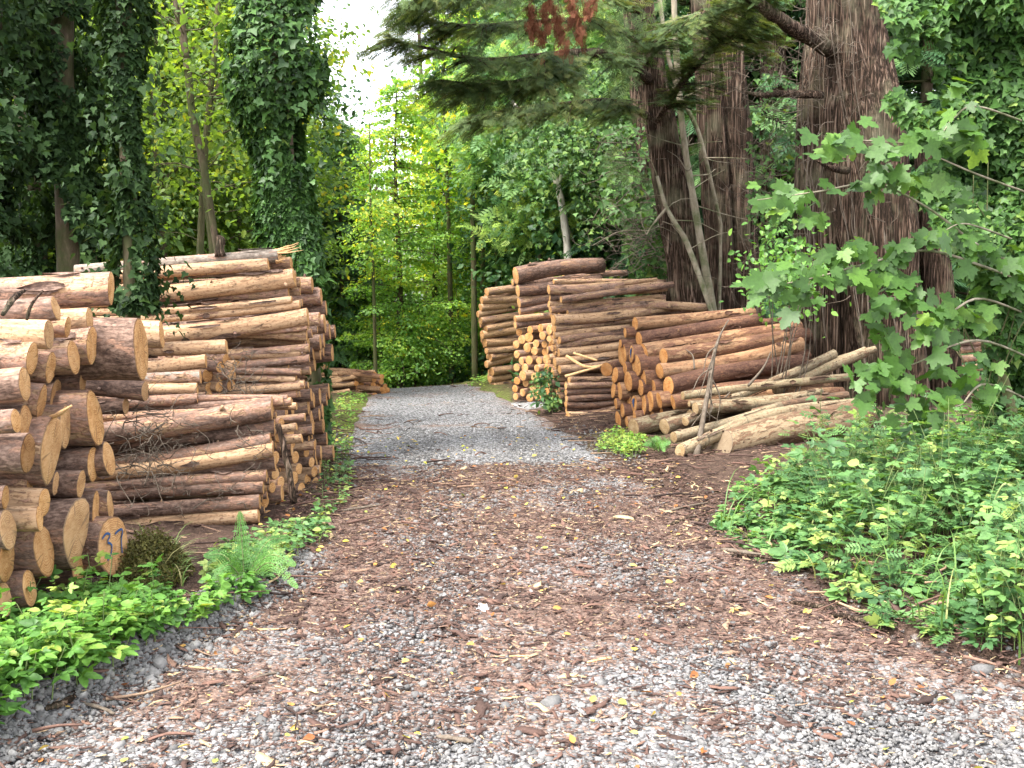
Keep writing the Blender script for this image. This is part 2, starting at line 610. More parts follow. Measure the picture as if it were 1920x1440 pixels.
def log_mat(name, bark, wood, dashes=False, patch=1.0):
    m, nt, out = new_mat(name)
    lc = attr(nt, 'lc').outputs['Vector']
    look = nt.nodes.new('ShaderNodeSeparateXYZ')
    nt.links.new(attr(nt, 'look').outputs['Vector'], look.inputs[0])
    peel, tone, grey = look.outputs[0], look.outputs[1], look.outputs[2]
    n1 = noise(nt, mapping(nt, lc, (2.2, 9, 9)), patch, 7, .62, .6)
    n2 = noise(nt, mapping(nt, lc, (11, 34, 34)), 1.0, 5, .65, .3)
    n3 = noise(nt, mapping(nt, lc, (45, 60, 60)), 1.0, 3, .6)
    scale = math_n(nt, 'ADD', math_n(nt, 'MULTIPLY', n2, .65), math_n(nt, 'MULTIPLY', n3, .35))
    bcol = ramp(nt, scale, [(.30, bark[0]), (.46, bark[1]), (.58, bark[2]), (.72, bark[3])])
    gcol = ramp(nt, scale, [(.32, (.05, .042, .036)), (.52, (.19, .165, .14)), (.68, (.36, .33, .28))])
    bcol = mixc(nt, grey, bcol, gcol)
    wv = noise(nt, mapping(nt, lc, (2.5, 38, 38)), 1.0, 5, .65, .3)
    wcol = ramp(nt, wv, [(.26, wood[0]), (.5, wood[1]), (.74, wood[2])])
    # torn inner bark fringes the outer bark; bare wood shows where the broad noise falls under the log's own threshold
    e = math_n(nt, 'ADD', n1, math_n(nt, 'MULTIPLY', math_n(nt, 'SUBTRACT', n2, .5), .75))
    e = math_n(nt, 'ADD', e, math_n(nt, 'MULTIPLY', math_n(nt, 'SUBTRACT', n3, .5), .25))
    th = math_n(nt, 'ADD', math_n(nt, 'MULTIPLY', peel, .50), .25)
    mask = math_n(nt, 'MULTIPLY', math_n(nt, 'SUBTRACT', th, e), 16, True)
    fr = math_n(nt, 'MULTIPLY', math_n(nt, 'SUBTRACT', math_n(nt, 'ADD', th, .10), e), 14, True)
    inner = ramp(nt, n3, [(.3, (bark[2][0] * .8, bark[2][1] * .7, bark[2][2] * .65)), (.55, (bark[3][0] * 1.05, bark[3][1] * .85, bark[3][2] * .75)), (.75, wood[0])])
    bcol = mixc(nt, math_n(nt, 'MULTIPLY', fr, .85), bcol, inner)
    vor = nt.nodes.new('ShaderNodeTexVoronoi')
    vor.inputs['Scale'].default_value = 1.0
    nt.links.new(mapping(nt, lc, (4, 15, 15)), vor.inputs['Vector'])
    kn = math_n(nt, 'LESS_THAN', math_n(nt, 'ADD', vor.outputs['Distance'], math_n(nt, 'MULTIPLY', n3, .2)), .23)
    wcol = mixc(nt, math_n(nt, 'MULTIPLY', kn, .6), wcol, (.12, .06, .03))
    crumbs = math_n(nt, 'MULTIPLY', math_n(nt, 'SUBTRACT', n3, .54), 12, True)
    wcol = mixc(nt, math_n(nt, 'MULTIPLY', crumbs, .62), wcol, (.15, .075, .04))
    weather = math_n(nt, 'MULTIPLY', math_n(nt, 'SUBTRACT', noise(nt, mapping(nt, lc, (3, 12, 12)), 1.7, 5, .7, .5), .53), 8, True)
    wcol = mixc(nt, math_n(nt, 'MULTIPLY', weather, .6), wcol, (.075, .05, .034))
    if dashes:
        d = noise(nt, mapping(nt, lc, (60, 7, 7)), 1.0, 3, .5)
        dm = math_n(nt, 'MULTIPLY', math_n(nt, 'SUBTRACT', d, .60), 16, True)
        wcol = mixc(nt, math_n(nt, 'MULTIPLY', dm, .65), wcol, (.05, .045, .035))
        ms = math_n(nt, 'MULTIPLY', math_n(nt, 'SUBTRACT', noise(nt, lc, 5.5, 4, .6), .56), 9, True)
        wcol = mixc(nt, math_n(nt, 'MULTIPLY', ms, .5), wcol, (.12, .12, .06))
    col = mixc(nt, mask, bcol, wcol)
    blk = math_n(nt, 'MULTIPLY', math_n(nt, 'SUBTRACT', noise(nt, mapping(nt, lc, (6, 22, 22)), 1.3, 5, .72, .4), .585), 14, True)
    col = mixc(nt, math_n(nt, 'MULTIPLY', blk, .75), col, (.018, .013, .010))
    col = mixc(nt, 1.0, col, ramp(nt, tone, [(0, (.5, .46, .44)), (.5, (1, 1, 1)), (1, (1.3, 1.22, 1.1))]), 'MULTIPLY')
    h = math_n(nt, 'SUBTRACT', math_n(nt, 'MULTIPLY', scale, .9), math_n(nt, 'MULTIPLY', mask, .55))
    principled(nt, out, col, .85, .2, h, .9, .012)
    return m


SPRUCE_BARK = [(.022, .014, .012), (.090, .056, .042), (.210, .139, .107), (.360, .256, .202)]
M_LOG = log_mat('spruce_log', SPRUCE_BARK, [(.245, .143, .081), (.384, .247, .145), (.489, .343, .226)])
M_ORANGE = log_mat('orange_larch_log', [(.022, .011, .009), (.078, .038, .027), (.151, .080, .052), (.211, .128, .088)], [(.205, .102, .055), (.302, .173, .096), (.369, .243, .147)])
M_POPLAR = log_mat('pale_mottled_log', [(.026, .020, .013), (.069, .042, .027), (.116, .074, .049), (.174, .124, .084)], [(.158, .124, .077), (.232, .184, .116), (.290, .238, .162)], True)


def cut_mat(name, a, b, c):
    m, nt, out = new_mat(name)
    lc = attr(nt, 'lc').outputs['Vector']
    look = nt.nodes.new('ShaderNodeSeparateXYZ')
    nt.links.new(attr(nt, 'look').outputs['Vector'], look.inputs[0])
    cc = attr(nt, 'cc').outputs['Vector']          # position on the face, centre at 0
    sp = nt.nodes.new('ShaderNodeSeparateXYZ')
    nt.links.new(cc, sp.inputs[0])
    ln = nt.nodes.new('ShaderNodeVectorMath')
    ln.operation = 'LENGTH'
    nt.links.new(cc, ln.inputs[0])
    wob = noise(nt, lc, 9, 3, .5)
    r = math_n(nt, 'ADD', ln.outputs['Value'], math_n(nt, 'MULTIPLY', wob, .05))
    rings = math_n(nt, 'SINE', math_n(nt, 'MULTIPLY', r, 560))
    saw = noise(nt, mapping(nt, lc, (3, 26, 110)), 1.0, 3, .6)
    big = noise(nt, lc, 11, 5, .6)
    f = math_n(nt, 'ADD', math_n(nt, 'MULTIPLY', big, .65), math_n(nt, 'ADD', math_n(nt, 'MULTIPLY', rings, .08), math_n(nt, 'MULTIPLY', saw, .5)))
    f = math_n(nt, 'SUBTRACT', f, .075)
    col = ramp(nt, f, [(.36, a), (.5, b), (.64, c)])
    ang = nt.nodes.new('ShaderNodeMath')
    ang.operation = 'ARCTAN2'
    nt.links.new(sp.outputs[1], ang.inputs[0])
    nt.links.new(sp.outputs[2], ang.inputs[1])
    cmb = nt.nodes.new('ShaderNodeCombineXYZ')
    nt.links.new(math_n(nt, 'MULTIPLY', ang.outputs[0], 6), cmb.inputs[0])
    nt.links.new(math_n(nt, 'MULTIPLY', r, 5), cmb.inputs[1])
    nt.links.new(math_n(nt, 'MULTIPLY', look.outputs[1], 30), cmb.inputs[2])
    crack = math_n(nt, 'MULTIPLY', math_n(nt, 'SUBTRACT', noise(nt, cmb.outputs[0], 1.0, 2, .5), .62), 14, True)
    col = mixc(nt, math_n(nt, 'MULTIPLY', crack, .7), col, (.136, .068, .028))
    st = math_n(nt, 'MULTIPLY', math_n(nt, 'SUBTRACT', noise(nt, lc, 6.5, 4, .6), .57), 6, True)
    col = mixc(nt, math_n(nt, 'MULTIPLY', st, .45), col, (.192, .104, .048))
    edge = math_n(nt, 'MULTIPLY', math_n(nt, 'SUBTRACT', attr(nt, 'rim').outputs['Fac'], .93), 20, True)
    col = mixc(nt, math_n(nt, 'MULTIPLY', edge, .8), col, (.080, .044, .028))
    col = mixc(nt, 1.0, col, ramp(nt, look.outputs[1], [(0, (.440, .400, .376)), (.5, (1, 1, 1)), (1, (.960, .944, .920))]), 'MULTIPLY')
    col = mixc(nt, math_n(nt, 'MULTIPLY', look.outputs[2], .6), col, (.240, .208, .160))
    principled(nt, out, col, .8, .2, f, .5, .004)
    return m


M_CUT = cut_mat('sawn_spruce_end', (.321, .149, .049), (.482, .256, .100), (.561, .337, .159))
M_CUT_O = cut_mat('sawn_orange_end', (.342, .137, .039), (.490, .222, .071), (.544, .301, .124))
M_CUT_P = cut_mat('sawn_pale_end', (.202, .126, .057), (.293, .199, .104), (.349, .262, .156))


def ground_mat():
    m, nt, out = new_mat('forest_floor')
    geo = nt.nodes.new('ShaderNodeNewGeometry')
    v = geo.outputs['Position']
    n1 = noise(nt, v, 14, 6, .7)
    n2 = noise(nt, v, 60, 4, .65)
    f = math_n(nt, 'ADD', math_n(nt, 'MULTIPLY', n1, .5), math_n(nt, 'MULTIPLY', n2, .5))
    soil = ramp(nt, f, [(.32, (.018, .013, .010)), (.48, (.056, .036, .027)), (.58, (.104, .068, .052)), (.7, (.192, .136, .100))])
    moss = ramp(nt, n2, [(.3, (.040, .056, .014)), (.6, (.120, .152, .032)), (.75, (.216, .224, .064))])
    k = math_n(nt, 'MULTIPLY', attr(nt, 'moss').outputs['Fac'], ramp(nt, n1, [(.38, (0, 0, 0)), (.52, (1, 1, 1))]))
    col = mixc(nt, k, soil, moss)
    grav = ramp(nt, n2, [(.3, (.080, .080, .080)), (.5, (.240, .240, .244)), (.7, (.400, .400, .400))])
    k2 = math_n(nt, 'MULTIPLY', math_n(nt, 'SUBTRACT', math_n(nt, 'ADD', attr(nt, 'grav').outputs['Fac'], math_n(nt, 'MULTIPLY', n1, .7)), .85), 6, True)
    col = mixc(nt, k2, col, grav)
    principled(nt, out, col, .95, .1, f, 1.0, .03)
    return m


def track_mat():
    m, nt, out = new_mat('crushed_gravel')
    geo = nt.nodes.new('ShaderNodeNewGeometry')
    v = geo.outputs['Position']
    vo = nt.nodes.new('ShaderNodeTexVoronoi')
    vo.inputs['Scale'].default_value = 42
    vo.inputs['Randomness'].default_value = 1
    nt.links.new(v, vo.inputs['Vector'])
    vo2 = nt.nodes.new('ShaderNodeTexVoronoi')
    vo2.inputs['Scale'].default_value = 95
    nt.links.new(v, vo2.inputs['Vector'])
    sep = nt.nodes.new('ShaderNodeSeparateColor')
    nt.links.new(vo.outputs['Color'], sep.inputs[0])
    stone = ramp(nt, sep.outputs[0], [(0, (.096, .096, .101)), (.4, (.217, .217, .225)), (.8, (.345, .345, .354)), (1, (.483, .483, .483))])
    gap = math_n(nt, 'MULTIPLY', math_n(nt, 'SUBTRACT', vo.outputs['Distance'], .42), 3.5, True)
    col = mixc(nt, gap, stone, (.039, .036, .035))
    fine = noise(nt, v, 120, 3, .7)
    col = mixc(nt, .35, col, ramp(nt, fine, [(.3, (.081, .081, .081)), (.7, (.441, .441, .441))]), 'OVERLAY')
    # brown bark mulch trodden in where the chips lie
    n1 = noise(nt, mapping(nt, v, (1.0, 1.6, 1)), 3.0, 6, .65)
    n2 = noise(nt, mapping(nt, v, (1, 2.2, 1)), 38, 5, .7)
    chip = ramp(nt, n2, [(.33, (.035, .025, .020)), (.48, (.115, .077, .062)), (.58, (.203, .135, .107)), (.72, (.353, .270, .196))])
    k = math_n(nt, 'ADD', attr(nt, 'chips').outputs['Fac'], math_n(nt, 'MULTIPLY', math_n(nt, 'SUBTRACT', n1, .5), 1.3))
    k = math_n(nt, 'ADD', k, math_n(nt, 'MULTIPLY', math_n(nt, 'SUBTRACT', n2, .5), 1.6))
    k = math_n(nt, 'MULTIPLY', math_n(nt, 'SUBTRACT', k, .42), 3.0, True)
    col = mixc(nt, k, col, chip)
    h = math_n(nt, 'SUBTRACT', math_n(nt, 'MULTIPLY', n2, .4), vo.outputs['Distance'])
    principled(nt, out, col, .9, .15, h, .9, .018)
    return m


M_GROUND, M_TRACK = ground_mat(), track_mat()


def tint_mat(name, stops, rough=.85, spec=.2, bump_scale=60):
    m, nt, out = new_mat(name)
    col = ramp(nt, attr(nt, 'tint').outputs['Fac'], stops)
    geo = nt.nodes.new('ShaderNodeNewGeometry')
    n = noise(nt, geo.outputs['Position'], bump_scale, 4, .65)
    col = mixc(nt, .55, col, ramp(nt, n, [(.3, (.200, .200, .200)), (.7, (.600, .600, .600))]), 'OVERLAY')
    principled(nt, out, col, rough, spec, n, .5, .004)
    return m


M_STONE = tint_mat('grey_stone', [(0, (.074, .072, .070)), (.5, (.157, .152, .149)), (.9, (.231, .224, .216)), (1, (.287, .269, .242))])
M_CHIP = tint_mat('bark_chip', [(0, (.025, .017, .015)), (.35, (.082, .048, .038)), (.65, (.165, .094, .071)), (.85, (.278, .187, .121)), (1, (.477, .356, .201))])
M_PAPER = tint_mat('white_paper', [(0, (.600, .600, .608)), (1, (.656, .656, .664))])
M_BLUE = tint_mat('blue_marker_paint', [(0, (.026, .070, .177)), (1, (.042, .106, .245))], .6)

# ------------------------------------------------------------------ ground sheet and gravel track
def chips_density(x, y):
    """0..1, how thick the bark litter lies on the track"""
    x = np.asarray(x, float)
    y = np.asarray(y, float)
    L, Rr = road_edges(y)
    t = (x - L) / np.maximum(Rr - L, .1)
    P = np.stack([x, y * 1.7, np.zeros_like(x)], -1)
    y0 = y
    y = y + .42 * SN(33, 1.1)(P) * np.clip((y - 4) / 3, 0, 1) + .22 * SN(34, 3.5)(P) + .35 * (t - .5)
    d = np.interp(y, [2.5, 3.3, 3.8, 4.3, 5.0, 6.5, 7.8, 8.6, 9.0, 11, 11.6, 12.0, 12.5, 14, 22], [.06, .13, .33, .64, .88, .95, .95, .76, .2, .06, .1, .6, .15, .25, .3])
    y = y0
    near = np.clip((5.2 - y) / 1.5, 0, 1)
    d = d + near * .35 * np.clip(.55 - t, -.5, 1) * 1.2
    d = d + .4 * np.clip(1 - np.minimum(t, 1 - t) / .12, 0, 1) * np.clip((y - 4) / 2, 0, 1)
    P = np.stack([x, y * 1.7, np.zeros_like(x)], -1)
    d = d - .16 * (np.exp(-((t - .30) / .07) ** 2) + np.exp(-((t - .68) / .07) ** 2)) * np.clip((y - 3.5) / 1.5, 0, 1)
    return np.clip(d + .16 * SN(31, 2.6)(P) + .10 * SN(32, 7.0)(P), 0, 1)


def build_ground():
    ys = np.concatenate([np.arange(-6, 2, .5), np.arange(2, 12, .09), np.arange(12, 24, .2), np.arange(24, 60, 1.2), np.array([65, 75, 90, 120, 180, 300, 600])])
    xs = np.concatenate([-np.array([600, 300, 150, 80, 50, 35, 25, 18]), np.arange(-13, -5, .5), np.arange(-5, 5.5, .09), np.arange(5.5, 14, .5), np.array([18, 25, 35, 50, 80, 150, 300, 600])])
    X, Y = np.meshgrid(xs, ys)
    Z = gz(X, Y)
    L, Rr = road_edges(Y)
    inside = np.minimum(X - L, Rr - X)
    Z = Z - .05 * np.clip((inside - .05) / .15, 0, 1)
    V = np.stack([X, Y, Z], -1).reshape(-1, 3)
    n, m = len(ys), len(xs)
    i = np.arange(n - 1)[:, None] * m
    j = np.arange(m - 1)[None]
    Q = np.stack([i + j, i + j + 1, i + m + j + 1, i + m + j], -1).reshape(-1, 4)
    off = np.maximum(L - X, X - Rr)
    moss = np.where(X < 0, np.clip(1 - off / .7, 0, 1) * np.clip((Y - 7.5) / 1.5, 0, 1), .8 * np.exp(-((X - 1.25) ** 2 + (Y - 10.6) ** 2) / .2))
    grav = np.where((X < 0) & (Y < 6), np.clip(1 - off / .3, 0, 1), np.clip(1 - off / .5, 0, 1) * .55 * np.clip((10 - Y) / 3, 0, 1))
    grav = np.maximum(grav, .9 * np.exp(-((X - .1) ** 2 + (Y - 14.5) ** 2) / .8))
    o = obj('ground', mesh('ground', V, Q, M_GROUND, {'moss': moss.ravel(), 'grav': grav.ravel()}, True))
    tag(o, kind='structure')
    ys = np.concatenate([np.arange(.5, 12, .08), np.arange(12, 36, .25)])
    ts = np.linspace(0, 1, 46)
    L, Rr = road_edges(ys)
    w1, w2 = SN(41, 5), SN(42, 5)
    Py = np.stack([ys, ys * 0, ys * 0], -1)
    L = L - .04 + .05 * w1(Py)
    Rr = Rr + .04 + .06 * w2(Py)
    X = L[:, None] + (Rr - L)[:, None] * ts
    Y = np.repeat(ys[:, None], len(ts), 1)
    edge = np.clip(np.minimum(ts, 1 - ts) / .05, 0, 1)[None]
    rut = -.012 * np.exp(-((ts - .3) / .08) ** 2) - .012 * np.exp(-((ts - .72) / .08) ** 2)
    Z = gz(X, Y) + .012 * edge - .03 * (1 - edge) + rut[None]
    V = np.stack([X, Y, Z], -1).reshape(-1, 3)
    n, m = len(ys), len(ts)
    i = np.arange(n - 1)[:, None] * m
    j = np.arange(m - 1)[None]
    Q = np.stack([i + j, i + j + 1, i + m + j + 1, i + m + j], -1).reshape(-1, 4)
    o = obj('gravel_track', mesh('gravel_track', V, Q, M_TRACK, {'chips': chips_density(X, Y).ravel()}, True))
    tag(o, kind='structure')


build_ground()


def track_z(x, y):
    return gz(x, y) + .010


# stones --------------------------------------------------------------------
def rock_tmpl(seed):
    g = np.random.default_rng(seed)
    ph = (1 + 5 ** .5) / 2
    V = np.array([(-1, ph, 0), (1, ph, 0), (-1, -ph, 0), (1, -ph, 0), (0, -1, ph), (0, 1, ph), (0, -1, -ph), (0, 1, -ph), (ph, 0, -1), (ph, 0, 1), (-ph, 0, -1), (-ph, 0, 1)], float)
    V = norm(V) * g.uniform(.5, 1.25, (12, 1)) * np.array([1, .85, .62])
    Fc = np.array([(0, 11, 5), (0, 5, 1), (0, 1, 7), (0, 7, 10), (0, 10, 11), (1, 5, 9), (5, 11, 4), (11, 10, 2), (10, 7, 6), (7, 1, 8), (3, 9, 4), (3, 4, 2), (3, 2, 6), (3, 6, 8), (3, 8, 9), (4, 9, 5), (2, 4, 11), (6, 2, 10), (8, 6, 7), (9, 8, 1)])
    return V, [Fc]


def rand_track_pts(n, y0, y1, g, power=1.0, spill=.0):
    u = g.uniform(0, 1, n) ** power
    y = y0 + (y1 - y0) * u
    L, Rr = road_edges(y)
    L = np.maximum(L - spill, -.52 * y - .15)
    Rr = np.minimum(Rr + spill, .52 * y + .15)
    x = g.uniform(L, Rr)
    return x, y


def build_gravel():
    g = np.random.default_rng(5)
    acc = Acc()
    x, y = rand_track_pts(130000, 3.0, 12.5, g, 1.45, .28)
    d = chips_density(x, y)
    keep = (g.uniform(size=len(x)) > d * 1.02 - .05) & (g.uniform(size=len(x)) > np.clip((y - 7.2) / 5, 0, 1))
    x, y = x[keep], y[keep]
    # the low ridge of thrown-up stone along the herb bed
    yr = g.uniform(3.2, 6.3, 9000)
    xr = road_edges(yr)[0] - .06 + g.normal(size=9000) * .10
    x, y = np.concatenate([x, xr]), np.concatenate([y, yr])
    n = len(x)
    P = np.stack([x, y, track_z(x, y) + .001], -1)
    s = g.lognormal(math.log(.0078), .45, n)
    s[-9000:] *= 1.35
    which = g.integers(0, 6, n)
    for k in range(6):
        q = which == k
        up = norm(np.array([0, 0, 1.0]) + .5 * g.normal(size=(q.sum(), 3)))
        leaf_acc(acc, rock_tmpl(60 + k), P[q], g.normal(size=(q.sum(), 3)) * [1, 1, .3], up, s[q], g.beta(2.2, 2.2, q.sum()))
    o = obj('gravel', acc.mesh('gravel', M_STONE))
    tag(o, 'loose grey crushed stone over the near track', kind='stuff')


build_gravel()


def chip_tmpl(seed):
    g = np.random.default_rng(seed)
    n = 6
    t = np.linspace(0, 1, n)
    w = (.03 + .085 * np.sin(t * math.pi) ** .5) * g.uniform(.35, 1.5, n)
    cx = .05 * g.normal(size=n)
    z = .10 * np.sin(t * 3 + g.uniform(0, 6)) * g.uniform(.3, 1)
    V = []
    for i in range(n):
        V += [(cx[i] - w[i], t[i] - .5, z[i]), (cx[i] + w[i], t[i] - .5, z[i] + .03)]
    V = np.array(V)
    V2 = V - [0, 0, .05]
    Fq = [(2 * i, 2 * i + 1, 2 * i + 3, 2 * i + 2) for i in range(n - 1)]
    m = 2 * n
    Fs = [(2 * i, 2 * i + 2, 2 * i + 2 + m, 2 * i + m) for i in range(n - 1)] + [(2 * i + 3, 2 * i + 1, 2 * i + 1 + m, 2 * i + 3 + m) for i in range(n - 1)]
    Fs += [(1, 0, m, m + 1), (m - 2, m - 1, 2 * m - 1, 2 * m - 2)]
    return np.vstack([V, V2]), [np.array(Fq + Fs)]


def build_chips():
    g = np.random.default_rng(9)
    acc = Acc()
    x1, y1 = rand_track_pts(78000, 3.0, 9.3, g, 1.1, .35)
    x2, y2 = rand_track_pts(7000, 9, 21, g, 1.2, .7)
    x = np.concatenate([x1, x2])
    y = np.concatenate([y1, y2])
    d = chips_density(x, y)
    L, Rr = road_edges(y)
    out = (x < L) | (x > Rr)
    keep = (g.uniform(size=len(x)) < np.where(out, .8, d * .95 + .02))
    x, y = x[keep], y[keep]
    # forest floor on both shoulders
    k = 9000
    xs = np.concatenate([g.uniform(.5, 3.2, k), g.uniform(-3.2, -.8, k // 2)])
    ysh = np.concatenate([g.uniform(7.4, 14, k), g.uniform(5.2, 12, k // 2)])
    q = (xs > road_edges(ysh)[1]) | (xs < road_edges(ysh)[0])
    x, y = np.concatenate([x, xs[q]]), np.concatenate([y, ysh[q]])
    n = len(x)
    s = np.clip(g.lognormal(math.log(.0195), .66, n), .007, .16)
    P = np.stack([x, y, track_z(x, y) + .004 + .010 * g.uniform(size=n)], -1)
    tint = np.where(g.uniform(size=n) < .09, g.uniform(.88, 1, n), g.beta(1.7, 2.2, n) * .85)
    ang = g.normal(0, .9, n) + np.where(g.uniform(size=n) < .3, 1.5, 0)
    D = np.stack([np.cos(ang), np.sin(ang), .10 * g.normal(size=n)], -1)
    N = np.array([0, 0, 1.0]) + .22 * g.normal(size=(n, 3))
    wh = g.integers(0, 7, n)
    for k in range(7):
        q = wh == k
        leaf_acc(acc, chip_tmpl(80 + k), P[q], D[q], N[q], s[q], tint[q])
    o = obj('bark_chips', acc.mesh('bark_chips', M_CHIP))
    tag(o, 'shredded brown bark and wood slivers strewn over the track', kind='stuff')
    # fallen leaves
    acc = Acc()
    x, y = rand_track_pts(420, 3.1, 11, g, 1.2, .4)
    n = len(x)
    P = np.stack([x, y, track_z(x, y) + .016], -1)
    leaf_acc(acc, T_OVATE, P, g.normal(size=(n, 3)) * [1, 1, .25], np.array([0, 0, 1.0]) + .4 * g.normal(size=(n, 3)), g.uniform(.02, .05, n), g.uniform(0, 1, n))
    o = obj('fallen_leaves', acc.mesh('fallen_leaves', M_LITTER))
    tag(o, 'scattered yellow and rust coloured fallen leaves on the track', kind='stuff')
    # dead twigs and sticks lying in the litter
    acc = Acc()
    for i in range(520):
        y = g.uniform(3.4, 13.5)
        L, Rr = road_edges(y)
        side = g.uniform()
        x = g.uniform(Rr - .25, Rr + 1.5) if side < .55 else (g.uniform(L - .9, L + .2) if side < .8 else g.uniform(L, Rr))
        ln = g.uniform(.06, .35) * (1.4 if side < .8 else .7)
        a = g.normal(0, .8)
        p0 = np.array([x, y, float(track_z(x, y)) + g.uniform(.008, .03)])
        d = np.array([math.cos(a), math.sin(a), g.normal() * .06])
        pts = smooth_path([p0, p0 + d * ln * .5 + g.normal(size=3) * .012, p0 + d * ln], 5)
        V, Fs = tube(pts, np.linspace(1, .5, 5) * g.uniform(.003, .010), 5)
        acc.add(V, Fs, tint=g.uniform(0, .9))
    o = obj('fallen_twigs', acc.mesh('fallen_twigs', M_CHIP))
    tag(o, 'thin dead twigs scattered over both shoulders of the track', kind='stuff')


build_chips()

# ------------------------------------------------------------------ logs
LOGS = []           # every log of the yard as a spec; the largest in view become objects, the small rest one mesh
M_MOTTLED = log_mat('mottled_trunk', [(.032, .020, .013), (.074, .043, .027), (.106, .067, .044), (.138, .094, .064)], [(.157, .117, .073), (.217, .161, .102), (.258, .207, .136)], patch=.6)
KIND = {'mottled': (M_MOTTLED, M_CUT_P), 'spruce': (M_LOG, M_CUT), 'orange': (M_ORANGE, M_CUT_O), 'pale': (M_POPLAR, M_CUT_P)}
_lg = np.random.default_rng(21)


def log(A, B, ra, rb, label=None, kind='spruce', peel=.5, tone=.5, grey=0., cut=(.5, 0.), shear=(0, 0), egg=0., bend=None, stack='', row=None,
        name='log', keep=False, ends='a', extra=None, mid=None):
    LOGS.append(dict(A=np.asarray(A, float), B=np.asarray(B, float), ra=ra, rb=rb, label=label, kind=kind, peel=peel, tone=tone, grey=grey, cut=cut,
                     shear=shear, egg=egg, bend=bend if bend is not None else _lg.normal(size=2) * .018, stack=stack, row=row, name=name, keep=keep,
                     ends=ends, extra=extra, mid=mid, seed=float(_lg.uniform(0, 50))))
    return LOGS[-1]


def log_frame(L):
    ax = norm(L['B'] - L['A'])
    y = norm(np.cross([0, 0, 1.0], ax))
    return ax, y, np.cross(ax, y)


def log_geo(L, n=18, m=12):
    """local geometry: +X from end A towards end B"""
    ln = float(np.linalg.norm(L['B'] - L['A']))
    m = int(min(22, max(6, ln / .14)))
    t = np.linspace(0, 1, m)
    th = np.linspace(0, 2 * math.pi, n, endpoint=False)
    r = (L['ra'] + (L['rb'] - L['ra']) * t)[:, None]
    cy, sz = np.cos(th)[None], np.sin(th)[None]
    sd = L['seed']
    nz = SN(int(sd * 1000), 1.0)
    Pn = np.stack([np.repeat(t[:, None] * ln * 2.2, n, 1), np.repeat(cy * 1.3, m, 0), np.repeat(sz * 1.3, m, 0)], -1) + sd
    rr = r * (1 + .045 * nz(Pn) + .022 * nz(Pn * 3.1))
    eg = L['egg'] * (1 - t[:, None]) ** 2
    yy = rr * cy * (1 + eg * sz)
    zz = rr * sz * (1 + abs(L['egg']) * .25 * (sz < 0) * (1 - t[:, None]) ** 2)
    sh = L['shear'][0] * yy + L['shear'][1] * zz
    xx = t[:, None] * ln + sh * (1 - t[:, None])
    bw = np.sin(t * math.pi)[:, None] * ln
    by, bz = L['bend'][0] * bw, L['bend'][1] * bw
    if L['mid'] is not None:
        for (tm, dy, dz) in L['mid']:
            k = np.interp(t, [0, tm, 1], [0, 1, 0])[:, None]
            k = k * k * (3 - 2 * k)
            by, bz = by + dy * k, bz + dz * k
    V = np.stack([xx, yy + by, zz + bz], -1)
    off = np.array([sd * 3.1, sd * 1.7, sd * 2.3])
    LC = np.stack([np.repeat(t[:, None] * ln, n, 1), rr * cy, rr * sz], -1) + off
    i = np.arange(m - 1)[:, None] * n
    j = np.arange(n)[None]
    j2 = (j + 1) % n
    Q = np.stack([i + j, i + j2, i + n + j2, i + n + j], -1).reshape(-1, 4)
    body = (V.reshape(-1, 3), Q, LC.reshape(-1, 3))
    caps = {}
    for which, ring in (('a', V[0]), ('b', V[-1])):
        c = ring.mean(0)
        rings = [ring, c + (ring - c) * .94, c + (ring - c) * .55]
        bulge = .012 * L['ra'] / .15
        dx = -1 if which == 'a' else 1
        g = np.random.default_rng(int(sd * 977) + (which == 'b'))
        for q in rings[1:]:
            q[:, 0] += dx * bulge * .4 + g.normal(size=n) * .0012
        CV = np.vstack(rings + [c[None] + [dx * bulge * .5, 0, 0]])
        Fq, Ft = [], []
        for k in range(2):
            for a in range(n):
                b = (a + 1) % n
                f = (k * n + b, k * n + a, (k + 1) * n + a, (k + 1) * n + b)
                Fq.append(f if which == 'a' else f[::-1])
        for a in range(n):
            b = (a + 1) % n
            f = (2 * n + b, 2 * n + a, 3 * n)
            Ft.append(f if which == 'a' else f[::-1])
        rim = np.concatenate([np.ones(n), np.full(n, .93), np.full(n, .5), [0]])
        CC = CV - c
        CC[:, 0] = 0
        caps[which] = (CV, [np.array(Fq), np.array(Ft)], CC + 0., rim, CV * [0, 1, 1] + off + [7.7 if which == 'a' else 3.3, 0, 0])
    return body, caps


def rad(th_px, Y):
    return th_px * .5 / F * Y * 1.0


# ---- the near pile beside the track: cut ends face the track
PILE = 'on the near pile'
